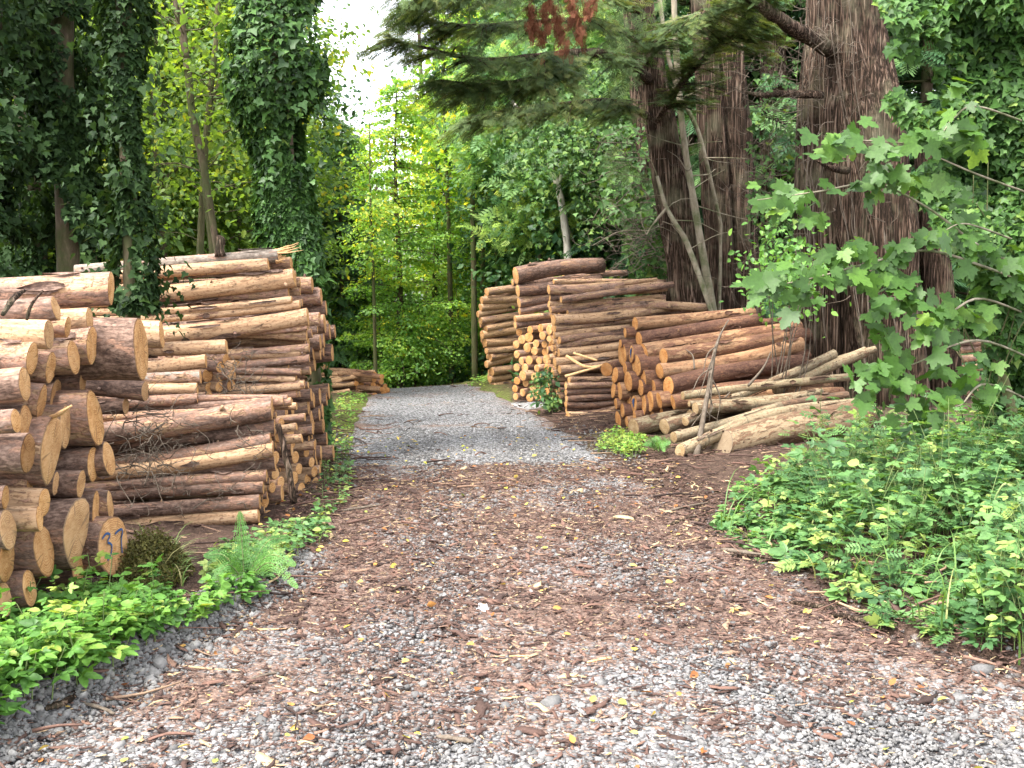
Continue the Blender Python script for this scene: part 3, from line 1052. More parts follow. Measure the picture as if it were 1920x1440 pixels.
# px, py, height, stick-out (m towards the track), peel, tone, egg, shear y, label
NEAR = [
    (208, 541, 61, .00, .42, .55, 0, .10, 'thick half-barked log lying topmost on the near pile', dict(yl=20, L=2.6)),
    (104, 577, 46, -.02, .35, .5, 0, .35, 'red-barked log with loose bark strips, just under the topmost log of the near pile', dict(L=2.2)),
    (168, 600, 48, -.02, .75, .6, 0, .35, 'smooth pale-ended log right below the front of the topmost near log', {}),
    (92, 628, 54, .05, .95, .75, 0, .45, 'peeled yellow log with dark weathered end, second tier of the near pile', dict(cut=(.28, .25))),
    (127, 613, 40, -.03, .7, .6, 0, .2, 'small pale log end wedged between peeled yellow log and its higher neighbour', {}),
    (172, 648, 70, .0, .5, .6, .1, .2, 'tall oval log end two places inward of the biggest sawn end', {}),
    (203, 659, 74, .0, .45, .62, -.1, .25, 'tall slanting log end touching the biggest log on its shaded side', {}),
    (264, 656, 120, .16, .08, .6, .05, .12, 'biggest log of the near pile, dark red bark and wide sawn end', dict(L=2.4)),
    (303, 628, 54, -.02, .9, .6, 0, -.1, 'pale peeled log poking out beyond the biggest log of the near pile', {}),
    (60, 672, 62, .02, .4, .62, 0, .3, 'barked log with neat round sawn end under the peeled yellow log', {}),
    (95, 689, 61, .0, .5, .6, 0, .2, 'ringed oval log end snug below the neat round sawn end', {}),
    (138, 670, 66, .03, .55, .42, .05, .35, 'brown-stained ragged log end in the third tier of the near pile', {}),
    (46, 721, 65, .04, .3, .66, 0, .25, 'red-barked log with clean pale end, above the stubby splintered sliver', {}),
    (78, 753, 64, .0, .5, .55, -.1, .1, 'narrow pale log end just beyond the red-barked log with clean end', {}),
    (155, 716, 50, -.12, .3, .2, 0, .1, 'small dark orange log end hanging low under ragged brown-stained end', {}),
    (178, 784, 104, .0, .4, .5, -.15, .2, 'large drop-shaped log end under the dark orange one', {}),
    (105, 757, 96, -.20, .2, .15, 0, 0, 'deeply shaded narrow log end behind the splintered sliver', {}),  # low tone paints in the shade on this recessed end
    (122, 799, 86, -.06, .4, .42, 0, 0, 'brown narrow log end between long pointed end and drop-shaped end', {}),
    (30, 789, 46, .10, .3, .5, 0, .4, 'stubby round-nosed log end jutting out over a darker slanted one', {}),
    (50, 801, 84, .0, .4, .35, 0, .1, 'dark slanted log end partly hidden behind the stubby round-nosed log', {}),
    (95, 845, 122, .05, .4, .45, .32, .25, 'long pointed spade-shaped log end in mid height of the near pile', {}),
    (52, 850, 76, .10, .2, .5, 0, .35, 'red-barked log jutting out with striped saw marks on its end', {}),
    (174, 870, 72, .0, .3, .58, .1, .3, 'log end with broad pale face, first of two side by side above the numbered log', {}),
    (204, 860, 66, .04, .3, .6, 0, .3, 'pale oval log end at the outer edge above the numbered log', {}),
    (57, 899, 48, -.03, .4, .3, 0, .1, 'small brown log end tucked under striped saw-mark log', {}),
    (152, 906, 54, .02, .3, .6, 0, .3, 'round pale log end sitting above the heart-shaped one', {}),
    (104, 907, 48, -.04, .4, .45, 0, 0, 'small narrow log end left in the gap beneath long pointed end', {}),
    (180, 957, 76, -.02, .3, .5, 0, -.05, 'thin upright log end just behind the heart-shaped one', {}),
    (10, 932, 46, .03, .2, .1, 0, .2, 'blackened weathered log end low at the pile front', {}),
    (83, 941, 54, .06, .8, .6, 0, .5, 'round yellowish log end with torn fibres low in the near pile', {}),
    (74, 972, 50, .10, .9, .62, 0, -.1, 'short peeled yellow log lying just over the dark pile foot', {}),
    (143, 997, 134, .06, .2, .58, .38, .45, 'great heart-shaped log end with a pointed foot and bark collar', {}),
    (206, 945, 52, .0, .3, .5, -.2, 0, 'little wedge-shaped log end above the numbered log', {}),
    (212, 1024, 114, .08, .25, .72, 0, .05, 'slim slanted log with blue 37 painted on its cut end', dict(num=True)),
    (227, 1078, 62, .0, .3, .4, 0, 0, 'brownish log end under the numbered one', {}),
    (243, 1082, 54, .03, .3, .4, 0, -.05, 'lowest thin log end at the pile corner beside the moss', {}),
    (14, 992, 78, .04, .3, .5, 0, .3, 'broad tan log end above the herbs at the pile front', {}),
    (83, 1033, 100, .03, .4, .5, .1, .35, 'big streaky log end standing just above the green herbs', {}),
    (148, 1049, 92, -.02, .3, .45, -.1, .2, 'shaded log end under the pointed foot of the heart-shaped log', {}),
    (12, 1051, 86, .03, .3, .45, 0, .2, 'tan log end below the broad tan one, leaves at its foot', {}),
    (55, 1103, 70, .03, .4, .4, 0, .2, 'bottom log end half hidden in the herbs', {}),
    (8, 1122, 66, .02, .4, .4, 0, .2, 'lowest front log end almost swallowed by the herbs', {}),
]
for (px, py, h, out, peel, tone, egg, shy, lab, ex) in NEAR:
    X = -2.1 + out
    Y = X * F / (px - CX)
    A = at(px, py, Y)
    r = rad(h, Y)
    A[0] -= .0
    ln = ex.get('L', 2.0 + .5 * _lg.uniform())
    yl = ex.get('yl', _lg.normal() * 6)
    B = A + np.array([-ln, .04 + .04 * _lg.normal(), -yl * ln * .0022])
    if ex.get('num'):
        shy = 1.15
    log(A, B, r, r * _lg.uniform(.84, .98), lab, 'spruce', peel, tone * .8 + .1, 0, ex.get('cut', (float(np.clip(tone + .22 * _lg.normal(), .05, .95)), float(np.clip(.25 * _lg.normal(), 0, .7)))), (shy * .25 - .19, _lg.normal() * .10), egg * .9, stack='near', keep=True,
        extra='num' if ex.get('num') else None)

# log butts under the biggest log; low tone paints in the hollow's shade
for px, py, h, lab in ((272, 734, 36, 'shaded log butt in the dark hollow below the biggest log'), (236, 762, 30, 'second dark butt in the hollow below the biggest log, further in')):
    A = at(px, py, 6.55)
    log(A, A + np.array([-1.6, .1, -.03]), rad(h, 6.5), rad(h, 6.5), lab, peel=.2, tone=.2, cut=(.25, .3), stack='near', keep=True)

# ---- the tall stack behind it: rows seen from the side
ORD = ['bottom', 'second', 'third', 'fourth', 'fifth', 'sixth', 'seventh', 'eighth', 'ninth', 'tenth', 'eleventh', 'twelfth', 'thirteenth', 'fourteenth', 'fifteenth', 'sixteenth',
       'seventeenth', 'eighteenth', 'nineteenth', 'twentieth', 'twenty-first', 'twenty-second', 'twenty-third', 'twenty-fourth', 'twenty-fifth', 'twenty-sixth', 'twenty-seventh', 'twenty-eighth', 'twenty-ninth', 'thirtieth']


def rows(spec, stack, kind='spruce'):
    for s in spec:
        (xa, ya, th, Ya, xb, yb, Yb, peel, tone) = s[:9]
        k = s[9] if len(s) > 9 else {}
        A, B = at(xa, ya, Ya), at(xb, yb, Yb)
        if 'ext' in k:
            B = B + norm(B - A) * k['ext']
        tb = k.get('tb', th * .9)
        log(A, B, rad(th, Ya), rad(tb, Yb), k.get('label'), k.get('kind', kind), peel, tone, k.get('grey', 0), k.get('cut', (.5, 0.)), k.get('shear', (0, .05 * _lg.normal())),
            stack=stack, keep=k.get('keep', True), row=-(ya), bend=k.get('bend'), extra=k.get('extra'), mid=k.get('mid'))


E = dict(ext=.9)
rows([
    # lower block (y of right end, thickness)
    (510, 766, 47, 7.05, 187, 802, 6.9, .30, .45, dict(ext=.8)),
    (515, 803, 36, 7.08, 240, 836, 6.95, .25, .35, E),
    (508, 824, 28, 7.02, 300, 850, 6.95, .45, .5, E),
    (512, 842, 31, 7.0, 268, 860, 6.9, .92, .62, dict(ext=1.1)),
    (516, 868, 32, 7.1, 200, 897, 6.95, .35, .4, E),
    (500, 892, 24, 7.0, 210, 915, 6.9, .45, .42, E),
    (494, 914, 27, 6.98, 230, 936, 6.9, .3, .4, E),
    (487, 941, 28, 6.95, 225, 958, 6.85, .25, .4, dict(ext=.9)),
    (485, 967, 29, 6.93, 225, 985, 6.85, .85, .6, dict(ext=.9)),
    (396, 1003, 39, 6.85, 268, 1008, 6.8, .25, .35, dict(ext=.9, grey=.3, cut=(.45, .1), label='mossy greenish log lying on the ground before the tall stack')),
    (502, 990, 24, 7.05, 330, 1000, 6.95, .5, .4, E),
    (300, 1002, 24, 6.75, 215, 1008, 6.7, .4, .4, dict(ext=.8)),
    # shelf with shorter logs
    (425, 650, 27, 7.45, 300, 657, 7.4, .9, .62, dict(ext=1.2)),
    (386, 677, 27, 7.3, 285, 684, 7.25, .8, .6, dict(ext=1.2)),
    (376, 707, 27, 7.2, 275, 709, 7.15, .5, .6, dict(ext=1.2, grey=.95, label='silver-grey log in the shelf of the tall stack')),
    (370, 729, 23, 7.15, 272, 730, 7.1, .7, .5, dict(ext=1.2)),
    (371, 748, 22, 7.1, 272, 752, 7.05, .35, .4, dict(ext=1.2)),
    # upper block
    (522, 480, 27, 8.0, 300, 497, 7.9, .25, .62, dict(ext=.6, grey=.8, label='grey broken log with splintered tip and upright stub, crowning the tall stack', extra='broken')),
    (503, 496, 24, 7.92, 255, 520, 7.85, .85, .6, dict(ext=1.0)),
    (546, 493, 24, 8.1, 470, 500, 8.1, .6, .55, dict(ext=1.0)),
    (552, 521, 36, 7.95, 205, 548, 7.85, .93, .7, dict(ext=1.0, label='fat pale peeled log with a hanging bark curl near the top of tall stack', extra='curl')),
    (541, 548, 25, 7.98, 290, 560, 7.9, .55, .35, E),
    (547, 562, 15, 7.9, 262, 570, 7.85, .85, .62, E),
    (562, 571, 17, 7.92, 262, 586, 7.85, .8, .6, E),
    (577, 594, 36, 7.9, 262, 606, 7.8, .86, .66, dict(ext=1.0, label='fattest bright log spanning the middle of the tall stack')),
    (576, 615, 10, 7.88, 330, 622, 7.85, .6, .6, E),
    (575, 629, 21, 7.95, 310, 640, 7.9, .8, .6, E),
    (560, 651, 26, 8.25, 330, 656, 8.2, .1, .15, E),  # low tone paints in the shadow of the recess
    (555, 672, 17, 8.0, 400, 676, 8.0, .8, .5, E),
    (541, 686, 15, 7.9, 410, 690, 7.9, .6, .5, E),
    (556, 698, 17, 7.95, 430, 702, 7.95, .6, .45, E),
    (582, 695, 16, 8.2, 480, 700, 8.2, .6, .45, E),
    (562, 717, 15, 8.0, 440, 722, 8.0, .6, .5, E),
    (555, 735, 18, 7.9, 440, 742, 7.9, .5, .4, E),
    (578, 722, 14, 8.1, 470, 728, 8.1, .4, .4, E),
    # blocks at the corner by the track
    (556, 762, 15, 7.6, 470, 768, 7.6, .7, .55, E),
    (541, 757, 17, 7.4, 440, 765, 7.4, .6, .5, E),
    (572, 782, 16, 7.8, 480, 790, 7.8, .6, .5, E),
    (556, 800, 16, 7.5, 470, 806, 7.5, .6, .5, E),
    (586, 806, 16, 8.0, 500, 812, 8.0, .5, .45, E),
    (566, 822, 18, 7.6, 480, 830, 7.6, .7, .55, E),
    (590, 835, 17, 8.0, 500, 842, 8.0, .5, .4, E),
    (600, 881, 19, 8.35, 520, 885, 8.35, .5, .5, E),
    (601, 900, 17, 8.35, 520, 905, 8.35, .5, .35, E),
    (594, 920, 20, 8.1, 520, 926, 8.1, .6, .5, E),
    (598, 941, 18, 8.0, 520, 946, 8.0, .5, .45, E),
    (580, 968, 18, 7.6, 510, 972, 7.6, .5, .45, E),
], 'tall')

# small ends facing the track in the shelf and at the corner of the tall stack
def poisson_px(poly, dmin, n, g, tries=4000):
    poly = np.asarray(poly, float)
    lo, hi = poly.min(0), poly.max(0)
    pts = []
    for _ in range(tries):
        p = g.uniform(lo, hi)
        ins = False
        j = len(poly) - 1
        for i in range(len(poly)):
            if (poly[i, 1] > p[1]) != (poly[j, 1] > p[1]) and p[0] < (poly[j, 0] - poly[i, 0]) * (p[1] - poly[i, 1]) / (poly[j, 1] - poly[i, 1]) + poly[i, 0]:
                ins = not ins
            j = i
        if ins and all((p[0] - q[0]) ** 2 + (p[1] - q[1]) ** 2 > dmin ** 2 for q in pts):
            pts.append(p)
            if len(pts) >= n:
                break
    return pts


for px, py in poisson_px([(388, 662), (452, 668), (480, 700), (478, 752), (385, 752)], 18, 18, _lg):
    Y = 7.55 + .35 * (px - 380) / 100 + .05 * _lg.normal()
    A = at(px, py, Y)
    r = rad(_lg.uniform(19, 26), Y)
    log(A, A + np.array([-1.5, .25, .02]), r, r, None, peel=_lg.uniform(.3, .9), tone=_lg.uniform(.3, .65), cut=(_lg.uniform(.3, .6), 0), shear=(.35, 0), stack='tall', row=-py)
for px, py in poisson_px([(512, 770), (535, 800), (580, 850), (595, 900), (590, 960), (560, 985), (505, 985), (492, 940), (515, 870)], 17, 34, _lg):
    Y = np.interp(px, [490, 600], [7.1, 8.4]) + .05 * _lg.normal()
    A = at(px, py, Y)
    r = rad(_lg.uniform(18, 27), Y)
    log(A, A + np.array([-1.5, .15, -.06]), r, r, None, peel=_lg.uniform(.2, .9), tone=_lg.uniform(.3, .65), cut=(_lg.uniform(.35, .6), 0), shear=(.3, 0), stack='tall', row=-py)
for k in range(64):       # thin logs wedged between the rows of the tall stack's near face
    py = float(_lg.uniform(500, 985))
    up = py < 650
    xr = np.interp(py, [490, 600, 650, 740, 760, 985], [535, 572, 570, 560, 512, 490]) + _lg.normal() * 8
    Yf = (7.98 if up else 7.8 if py < 745 else 7.06) + _lg.uniform(.03, .10)
    A = at(xr, py, Yf)
    B = at(xr - 280, py + _lg.uniform(8, 26), Yf - .1)
    r = rad(_lg.uniform(12, 20), Yf)
    log(A, B + norm(B - A) * .8, r, r * .9, None, peel=_lg.uniform(.15, .95), tone=_lg.uniform(.35, .65), cut=(_lg.uniform(.4, .7), 0), stack='tall', row=-py)
for k in range(60):       # logs further in that close the gaps of the tall stack
    Y = _lg.uniform(8.35, 9.3)
    z = _lg.uniform(.08, 1.62)
    A = np.array([-1.62 + .05 * _lg.normal(), Y, z + float(gz0(0, Y))])
    r = _lg.uniform(.055, .08)
    log(A, A + np.array([-2.0, -.1, -.12]), r, r, None, peel=_lg.uniform(.1, .6), tone=_lg.uniform(.2, .5), cut=(_lg.uniform(.35, .55), 0), stack='tall', row=z * 300 - 900)
for k in range(22):
    Y = _lg.uniform(7.35, 8.2)
    z = _lg.uniform(.08, .8)
    A = np.array([-1.72 + .05 * _lg.normal(), Y, z])
    r = _lg.uniform(.055, .075)
    log(A, A + np.array([-2.0, -.1, -.12]), r, r, None, peel=_lg.uniform(.1, .6), tone=_lg.uniform(.2, .5), stack='tall', row=z * 300 - 900)

# ---- orange-cut pile in front of the cedars
rows([
    (1191, 607, 25, 11.6, 1412, 587, 12.1, .75, .6, dict(label='topmost orange-cut log, long and peeled, rising under the sycamore')),
    (1198, 636, 28, 11.5, 1422, 600, 12.0, .25, .5, dict(label='second long orange-cut log, red bark, below the topmost')),
    (1207, 663, 38, 11.4, 1500, 613, 12.0, .6, .6, dict(tb=24, label='thick orange-cut log with half its bark gone, third from the top')),
    (1244, 668, 32, 11.2, 1502, 626, 11.9, .45, .55, dict(label='red-and-tan orange-cut log ending short of the others, fourth from top')),
    (1237, 696, 30, 11.15, 1502, 645, 11.8, .8, .62, dict(label='peeled orange-cut log with oval end, fifth from top')),
    (1253, 724, 37, 11.0, 1502, 682, 11.7, .15, .4, dict(label='lowest long orange-cut log, dark bark, above the pale poles')),
], 'orange', 'orange')
for px, py, h, lab, dx in [
    (1138, 693, 27, 'round reddish log end facing out at the edge of the orange-cut pile', 0), (1153, 703, 31, '', 0), (1167, 664, 46, '', 0), (1172, 624, 20, '', 0), (1184, 664, 34, 'orange log end stained blue-black', 'blue'),
    (1193, 684, 43, '', 0), (1178, 715, 39, '', 0), (1204, 709, 41, '', 0), (1225, 727, 30, '', 0), (1150, 732, 31, '', 0), (1162, 734, 34, '', 0), (1201, 726, 31, '', 0), (1219, 753, 40, '', 0),
    (1236, 751, 31, '', 0), (1262, 755, 29, '', 0), (1178, 753, 31, '', 0), (1206, 760, 44, '', 0), (1189, 757, 32, '', 'blue2'), (1159, 787, 33, '', 0), (1175, 791, 22, '', 0), (1190, 781, 22, '', 0),
    (1167, 769, 28, '', 0), (1240, 773, 18, '', 0), (1223, 777, 18, '', 0), (1155, 757, 22, '', 0), (1205, 787, 20, '', 0), (1163, 644, 16, '', 0), (1172, 690, 24, '', 0)]:
    Y = float(np.interp(px, [1138, 1265], [11.75, 10.85])) + .05 * _lg.normal()      # the pile's end face turns towards the track
    A = at(px, py, Y)
    r = rad(h, Y)
    B = A + np.array([1.9, .62, .07]) + _lg.normal(size=3) * .03
    if px == 1138:
        B = A + np.array([.9, 1.5, .05])
    log(A, B, r, r * .9, lab or None, 'orange', _lg.uniform(.2, .7), _lg.uniform(.4, .6), 0, (.2 if px == 1138 else _lg.uniform(.45, .68), 0), (.02 + .14 * _lg.uniform(), .1 * _lg.normal()), stack='orange', keep=True,
        row=-py, extra=dx or None)
for k in range(26):
    px, py = _lg.uniform(1180, 1290), _lg.uniform(640, 780)
    Y = 12.0
    A = at(px, py, Y)
    r = rad(_lg.uniform(24, 32), Y)
    log(A, A + np.array([1.5, .5, .06]), r, r, None, 'orange', .2, .3, stack='orange', row=-py)

# ---- long-log stack under the leaning cedar
rows([
    (1038, 528, 10, 13.7, 1247, 529, 14.2, .7, .6), (1029, 543, 19, 13.2, 1168, 536, 13.5, .5, .5), (1031, 558, 12, 13.25, 1130, 552, 13.4, .2, .4),
    (1052, 562, 13, 13.1, 1262, 533, 13.6, .35, .45, dict(label='thin dark log slanting up across the top of the long-log stack')), (1029, 570, 13, 13.25, 1206, 561, 13.7, .8, .6), (1150, 548, 11, 13.6, 1250, 541, 13.8, .7, .6),
    (1032, 581, 14, 13.2, 1246, 557, 13.8, .5, .5), (1038, 600, 21, 13.1, 1255, 574, 13.7, .7, .6), (1064, 587, 11, 13.2, 1244, 569, 13.7, .5, .4),
    (1040, 616, 15, 13.1, 1190, 597, 13.5, .6, .5), (1039, 629, 13, 13.1, 1180, 614, 13.4, .8, .6), (1049, 638, 14, 13.0, 1175, 624, 13.4, .3, .35), (1040, 651, 15, 13.05, 1172, 631, 13.4, .5, .4),
    (1047, 661, 16, 13.0, 1170, 647, 13.3, .75, .6), (1040, 679, 17, 12.95, 1165, 664, 13.3, .85, .65, dict(grey=.4)), (1049, 693, 17, 12.9, 1160, 680, 13.2, .6, .5, dict(grey=.5)),
    (1038, 700, 13, 13.0, 1100, 695, 13.1, .7, .5), (1067, 712, 12, 12.8, 1155, 710, 13.1, .6, .4), (1061, 724, 13, 12.75, 1155, 722, 13.0, .5, .45), (1061, 736, 12, 12.75, 1155, 733, 13.0, .3, .3),
    (1062, 748, 13, 12.75, 1155, 744, 13.0, .35, .35), (1061, 759, 13, 12.75, 1155, 755, 13.0, .3, .3), (1064, 780, 18, 12.6, 1156, 768, 12.9, .8, .6, dict(label='pale bottom log under the dark block of the long-log stack')), (1062, 769, 11, 12.8, 1155, 765, 13.0, .2, .25),
], 'long')
for k in range(46):       # thin logs between the rows of the long-log stack
    py = float(_lg.uniform(540, 772))
    xr = 1042 + _lg.normal() * 7 + (18 if py > 715 else 0)
    A = at(xr, py, 13.28 if py < 640 else 13.05)
    B = at(xr + 190, py - np.interp(py, [540, 772], [14, 6]) + _lg.normal() * 3, 13.7)
    r = rad(_lg.uniform(9, 14), 13.2)
    log(A, B, r, r * .9, None, peel=_lg.uniform(.3, .95), tone=_lg.uniform(.45, .75), cut=(_lg.uniform(.5, .8), 0), stack='long', row=-py)
for k in range(60):
    z = _lg.uniform(.03, 1.35)
    Y = _lg.uniform(13.35, 14.6)
    A = np.array([.55 + .05 * _lg.normal() + .03 * (Y - 13), Y, float(gz0(0, Y)) + z])
    r = _lg.uniform(.045, .07)
    log(A, A + np.array([1.9, .35, .05]), r, r, None, peel=_lg.uniform(.2, .8), tone=_lg.uniform(.3, .6), stack='long', row=z * 150 - 850)

# ---- jumbled stack at the edge of the track, and the furthest pinkish one
rows([
    (967, 517, 33, 15.2, 1036, 509, 15.4, .25, .3, dict(ext=.8, label='thick dark log crowning the jumbled stack')), (971, 546, 24, 15.2, 1030, 538, 15.35, .2, .25, dict(ext=.8)), (961, 530, 14, 15.6, 1000, 526, 15.7, .4, .4, dict(ext=1.)),
    (973, 568, 19, 15.2, 1028, 558, 15.35, .4, .4, dict(ext=.8)), (974, 584, 14, 15.2, 1028, 573, 15.35, .4, .4, dict(ext=.8)), (966, 598, 13, 15.1, 1020, 588, 15.3, .8, .6, dict(ext=.8)),
    (966, 610, 13, 15.1, 1018, 601, 15.3, .4, .4, dict(ext=.8)), (1018, 508, 9, 15.6, 1040, 500, 15.7, .2, .3, dict(ext=.2)), (1056, 517, 13, 16, 1175, 512, 16.3, .3, .3), (1030, 530, 9, 15.5, 1120, 526, 15.7, .4, .4),
], 'jumbled')
for px, py in poisson_px([(968, 622), (1036, 612), (1042, 700), (1030, 738), (985, 752), (964, 748), (966, 690)], 13.5, 46, _lg):
    Y = float(np.interp(px, [964, 1042], [15.25, 14.3])) - .3 * np.clip((py - 640) / 110, 0, 1) + .05 * _lg.normal()
    A = at(px, py, Y)
    r = rad(_lg.uniform(13, 20), Y)
    log(A, A + np.array([1.3, .9, .03]) + _lg.normal(size=3) * [.1, .2, .04], r, r, None, 'spruce' if _lg.uniform() < .6 else 'orange', _lg.uniform(.2, .8), _lg.uniform(.35, .6), 0, (_lg.uniform(.45, .65), 0), (-.2, 0), stack='jumbled', row=-py)
yy = 545.0
k = 0
while yy < 728:
    th = _lg.uniform(10.5, 16)
    xl = np.interp(yy, [540, 600, 640, 720], [909, 905, 912, 927]) + 5 * _lg.normal()
    rows([(xl, yy + 3, th, 18.2, 975, yy - 6 - _lg.uniform(0, 4), 18.6, _lg.uniform(.45, .95), _lg.uniform(.6, .9), dict(ext=.9, grey=.25, keep=False))], 'far')
    yy += th * .95
for k in range(34):
    py = _lg.uniform(556, 725)
    px = np.interp(py, [540, 600, 640, 720], [909, 904, 908, 922]) + _lg.uniform(-6, 6)
    A = at(px, py, 18.45)
    r = rad(_lg.uniform(11, 15), 18.4)
    log(A, A + np.array([1.4, .4, .05]), r, r, None, peel=_lg.uniform(.2, .8), tone=.5, stack='far', row=-py)

# ---- pale poles in front
rows([
    (1353, 838, 56, 9.6, 1617, 786, 10.1, .52, .6, dict(tb=72, ext=.05, label='huge mottled pale trunk lying lowest beside the track herbs', kind='mottled', shear=(-.2, .5), cut=(.1, .5), bend=(0, .025))),
    (1275, 846, 27, 9.55, 1625, 752, 10.4, .9, .55, dict(tb=17, kind='pale', label='long crooked pale pole leaning over the huge mottled trunk', mid=[(.38, 0, .05)], shear=(-.2, .3), grey=.2)),
    (1263, 820, 22, 9.7, 1420, 775, 10.2, .9, .5, dict(kind='pale', ext=.3, label='short pale pole just behind the crooked one')),
    (1304, 766, 24, 10.4, 1440, 752, 10.7, .75, .62, dict(kind='pale', ext=.6, label='pale log with black blotches and whitish sawn end')),
    (1280, 742, 16, 10.6, 1545, 712, 11.1, .9, .6, dict(kind='pale', ext=.3, label='straight thin pale pole on top of the heap')),
    (1292, 757, 11, 10.5, 1495, 738, 10.9, .9, .45, dict(kind='pale', ext=.3, label='thinnest pale pole, just below the straight one')),
    (1564, 664, 17, 11.5, 1425, 724, 10.9, .75, .5, dict(kind='pale', ext=.4, label='sawn pole slanting upward behind the heap of pale poles')),
    (1622, 660, 20, 11.6, 1480, 720, 11.1, .9, .62, dict(kind='pale', ext=.2, label='white birch pole with dark dashes slanting upward behind heap')),
    (1589, 741, 16, 10.5, 1500, 757, 10.4, .3, .5, dict(kind='pale', ext=.5, label='pinkish brown pole lying under the crooked one')),
    (1535, 735, 15, 10.8, 1400, 760, 10.7, .8, .4, dict(kind='pale', ext=.2, label='dull pole half buried in the middle of the pale heap')),
    (1640, 655, 13, 11.8, 1500, 700, 11.3, .9, .62, dict(kind='pale', ext=.2, label='slim light pole beside the white birch one')),
    (1188, 802, 36, 10.7, 1250, 789, 10.9, .6, .5, dict(kind='pale', ext=.3, label='split chunky log end by the foot of the orange-cut pile')),
    (1246, 800, 31, 10.4, 1330, 780, 10.7, .5, .5, dict(kind='pale', ext=.3, label='stubby log with a pale end below the orange-cut pile')),
    (1208, 838, 26, 10.2, 1280, 822, 10.4, .3, .4, dict(kind='pale', ext=.2, label='dark stubby log on the ground before the chunky split one')),
    (1285, 790, 18, 10.3, 1340, 775, 10.6, .8, .5, dict(kind='pale', ext=.2, label='small pole end peeping out between stubby log and crooked pole')),
    (1172, 856, 9, 10.0, 1225, 836, 10.3, .8, .5, dict(kind='pale', label='thin cut stick lying at the track edge before the pale heap')),
    (1330, 850, 16, 9.9, 1420, 820, 10.2, .4, .35, dict(kind='pale', ext=.3, label='dark pole pinned beneath the crooked pole')),
], 'poles', 'pale')
for k in range(14):
    px = _lg.uniform(1290, 1420)
    py = _lg.uniform(772, 815)
    A = at(px, py, 10.6 + .2 * _lg.uniform())
    log(A, A + np.array([1.3, .5, .05]), .06, .05, None, 'pale', .5, .3, stack='poles', row=-py)

# ---- little stacks between and beyond the cedars
rows([(1581, 597, 14, 13.6, 1640, 593, 13.8, .8, .62, E), (1586, 607, 12, 13.5, 1645, 604, 13.7, .7, .6, E), (1600, 624, 16, 13.4, 1650, 620, 13.6, .8, .62, E), (1574, 634, 11, 13.5, 1650, 634, 13.7, .5, .5, E),
      (1563, 655, 11, 13.2, 1645, 648, 13.4, .5, .45, E), (1514, 647, 13, 13.0, 1570, 632, 13.3, .6, .5), (1548, 655, 15, 13.2, 1600, 655, 13.5, .5, .4, E)], 'cedar', 'orange')
for px, py in ((1572, 600), (1572, 610), (1566, 630), (1590, 618), (1588, 640), (1600, 655), (1620, 655)):
    A = at(px, py, 13.35)
    r = rad(12, 13.4)
    log(A, A + np.array([1.2, .9, .03]), r, r, None, 'orange', .5, .5, cut=(.6, 0), stack='cedar', row=-py)
rows([(1785, 643, 13, 13.2, 1860, 640, 13.4, .4, .3, E), (1788, 658, 14, 13.2, 1860, 655, 13.4, .6, .5, E), (1784, 675, 14, 13.1, 1860, 672, 13.3, .6, .5, E), (1790, 692, 14, 13.1, 1860, 690, 13.3, .7, .6, E), (1786, 712, 15, 13.0, 1860, 710, 13.2, .3, .3, E),
      (1790, 735, 15, 13.0, 1860, 732, 13.2, .4, .3, E), (1795, 757, 14, 13.0, 1860, 755, 13.2, .3, .3, E)], 'ivyside')

# ---- low stack on the bend of the track
for px, py in poisson_px([(664, 702), (700, 699), (716, 706), (732, 736), (700, 742), (672, 740)], 7.5, 60, _lg):
    A = at(px, py, 20.5 + .2 * _lg.normal())
    r = rad(_lg.uniform(9, 12), 20.5)
    log(A, A + np.array([-1.6, .7, -.05]), r, r, None, 'orange', _lg.uniform(.3, .8), _lg.uniform(.5, .8), cut=(_lg.uniform(.5, .8), 0), shear=(.5, 0), stack='bend', row=-py)
rows([(702, 697, 8, 20.8, 610, 703, 20.3, .98, 1.), (668, 706, 9, 20.3, 600, 716, 19.9, .95, 1.), (662, 720, 9, 20.0, 590, 726, 19.6, .98, 1.), (655, 733, 10, 19.6, 585, 738, 19.3, .95, .95), (662, 742, 9, 19.3, 585, 748, 19.0, .95, 1.),
      (640, 714, 8, 20.1, 598, 722, 19.9, .95, 1.), (690, 703, 7, 20.7, 600, 709, 20.1, .98, 1.)], 'bend')
for px, py in poisson_px([(590, 655), (600, 660), (613, 685), (618, 702), (590, 702)], 7, 26, _lg):
    A = at(px, py, 22.5)
    r = rad(9, 22)
    log(A, A + np.array([-1.6, .6, -.05]), r, r, None, 'spruce', _lg.uniform(.5, .9), .6, cut=(_lg.uniform(.5, .65), 0), shear=(.5, 0), stack='bend', row=-py)

_eye = np.array([0, 0, CAMH])
for L in LOGS:                      # the low stack stands just this side of the crest of the track
    if L['stack'] == 'bend':
        k = .85 if L['A'][1] < 21.5 else .80
        L['A'], L['B'] = _eye + (L['A'] - _eye) * k, _eye + (L['B'] - _eye) * k
        L['ra'] *= k
        L['rb'] *= k

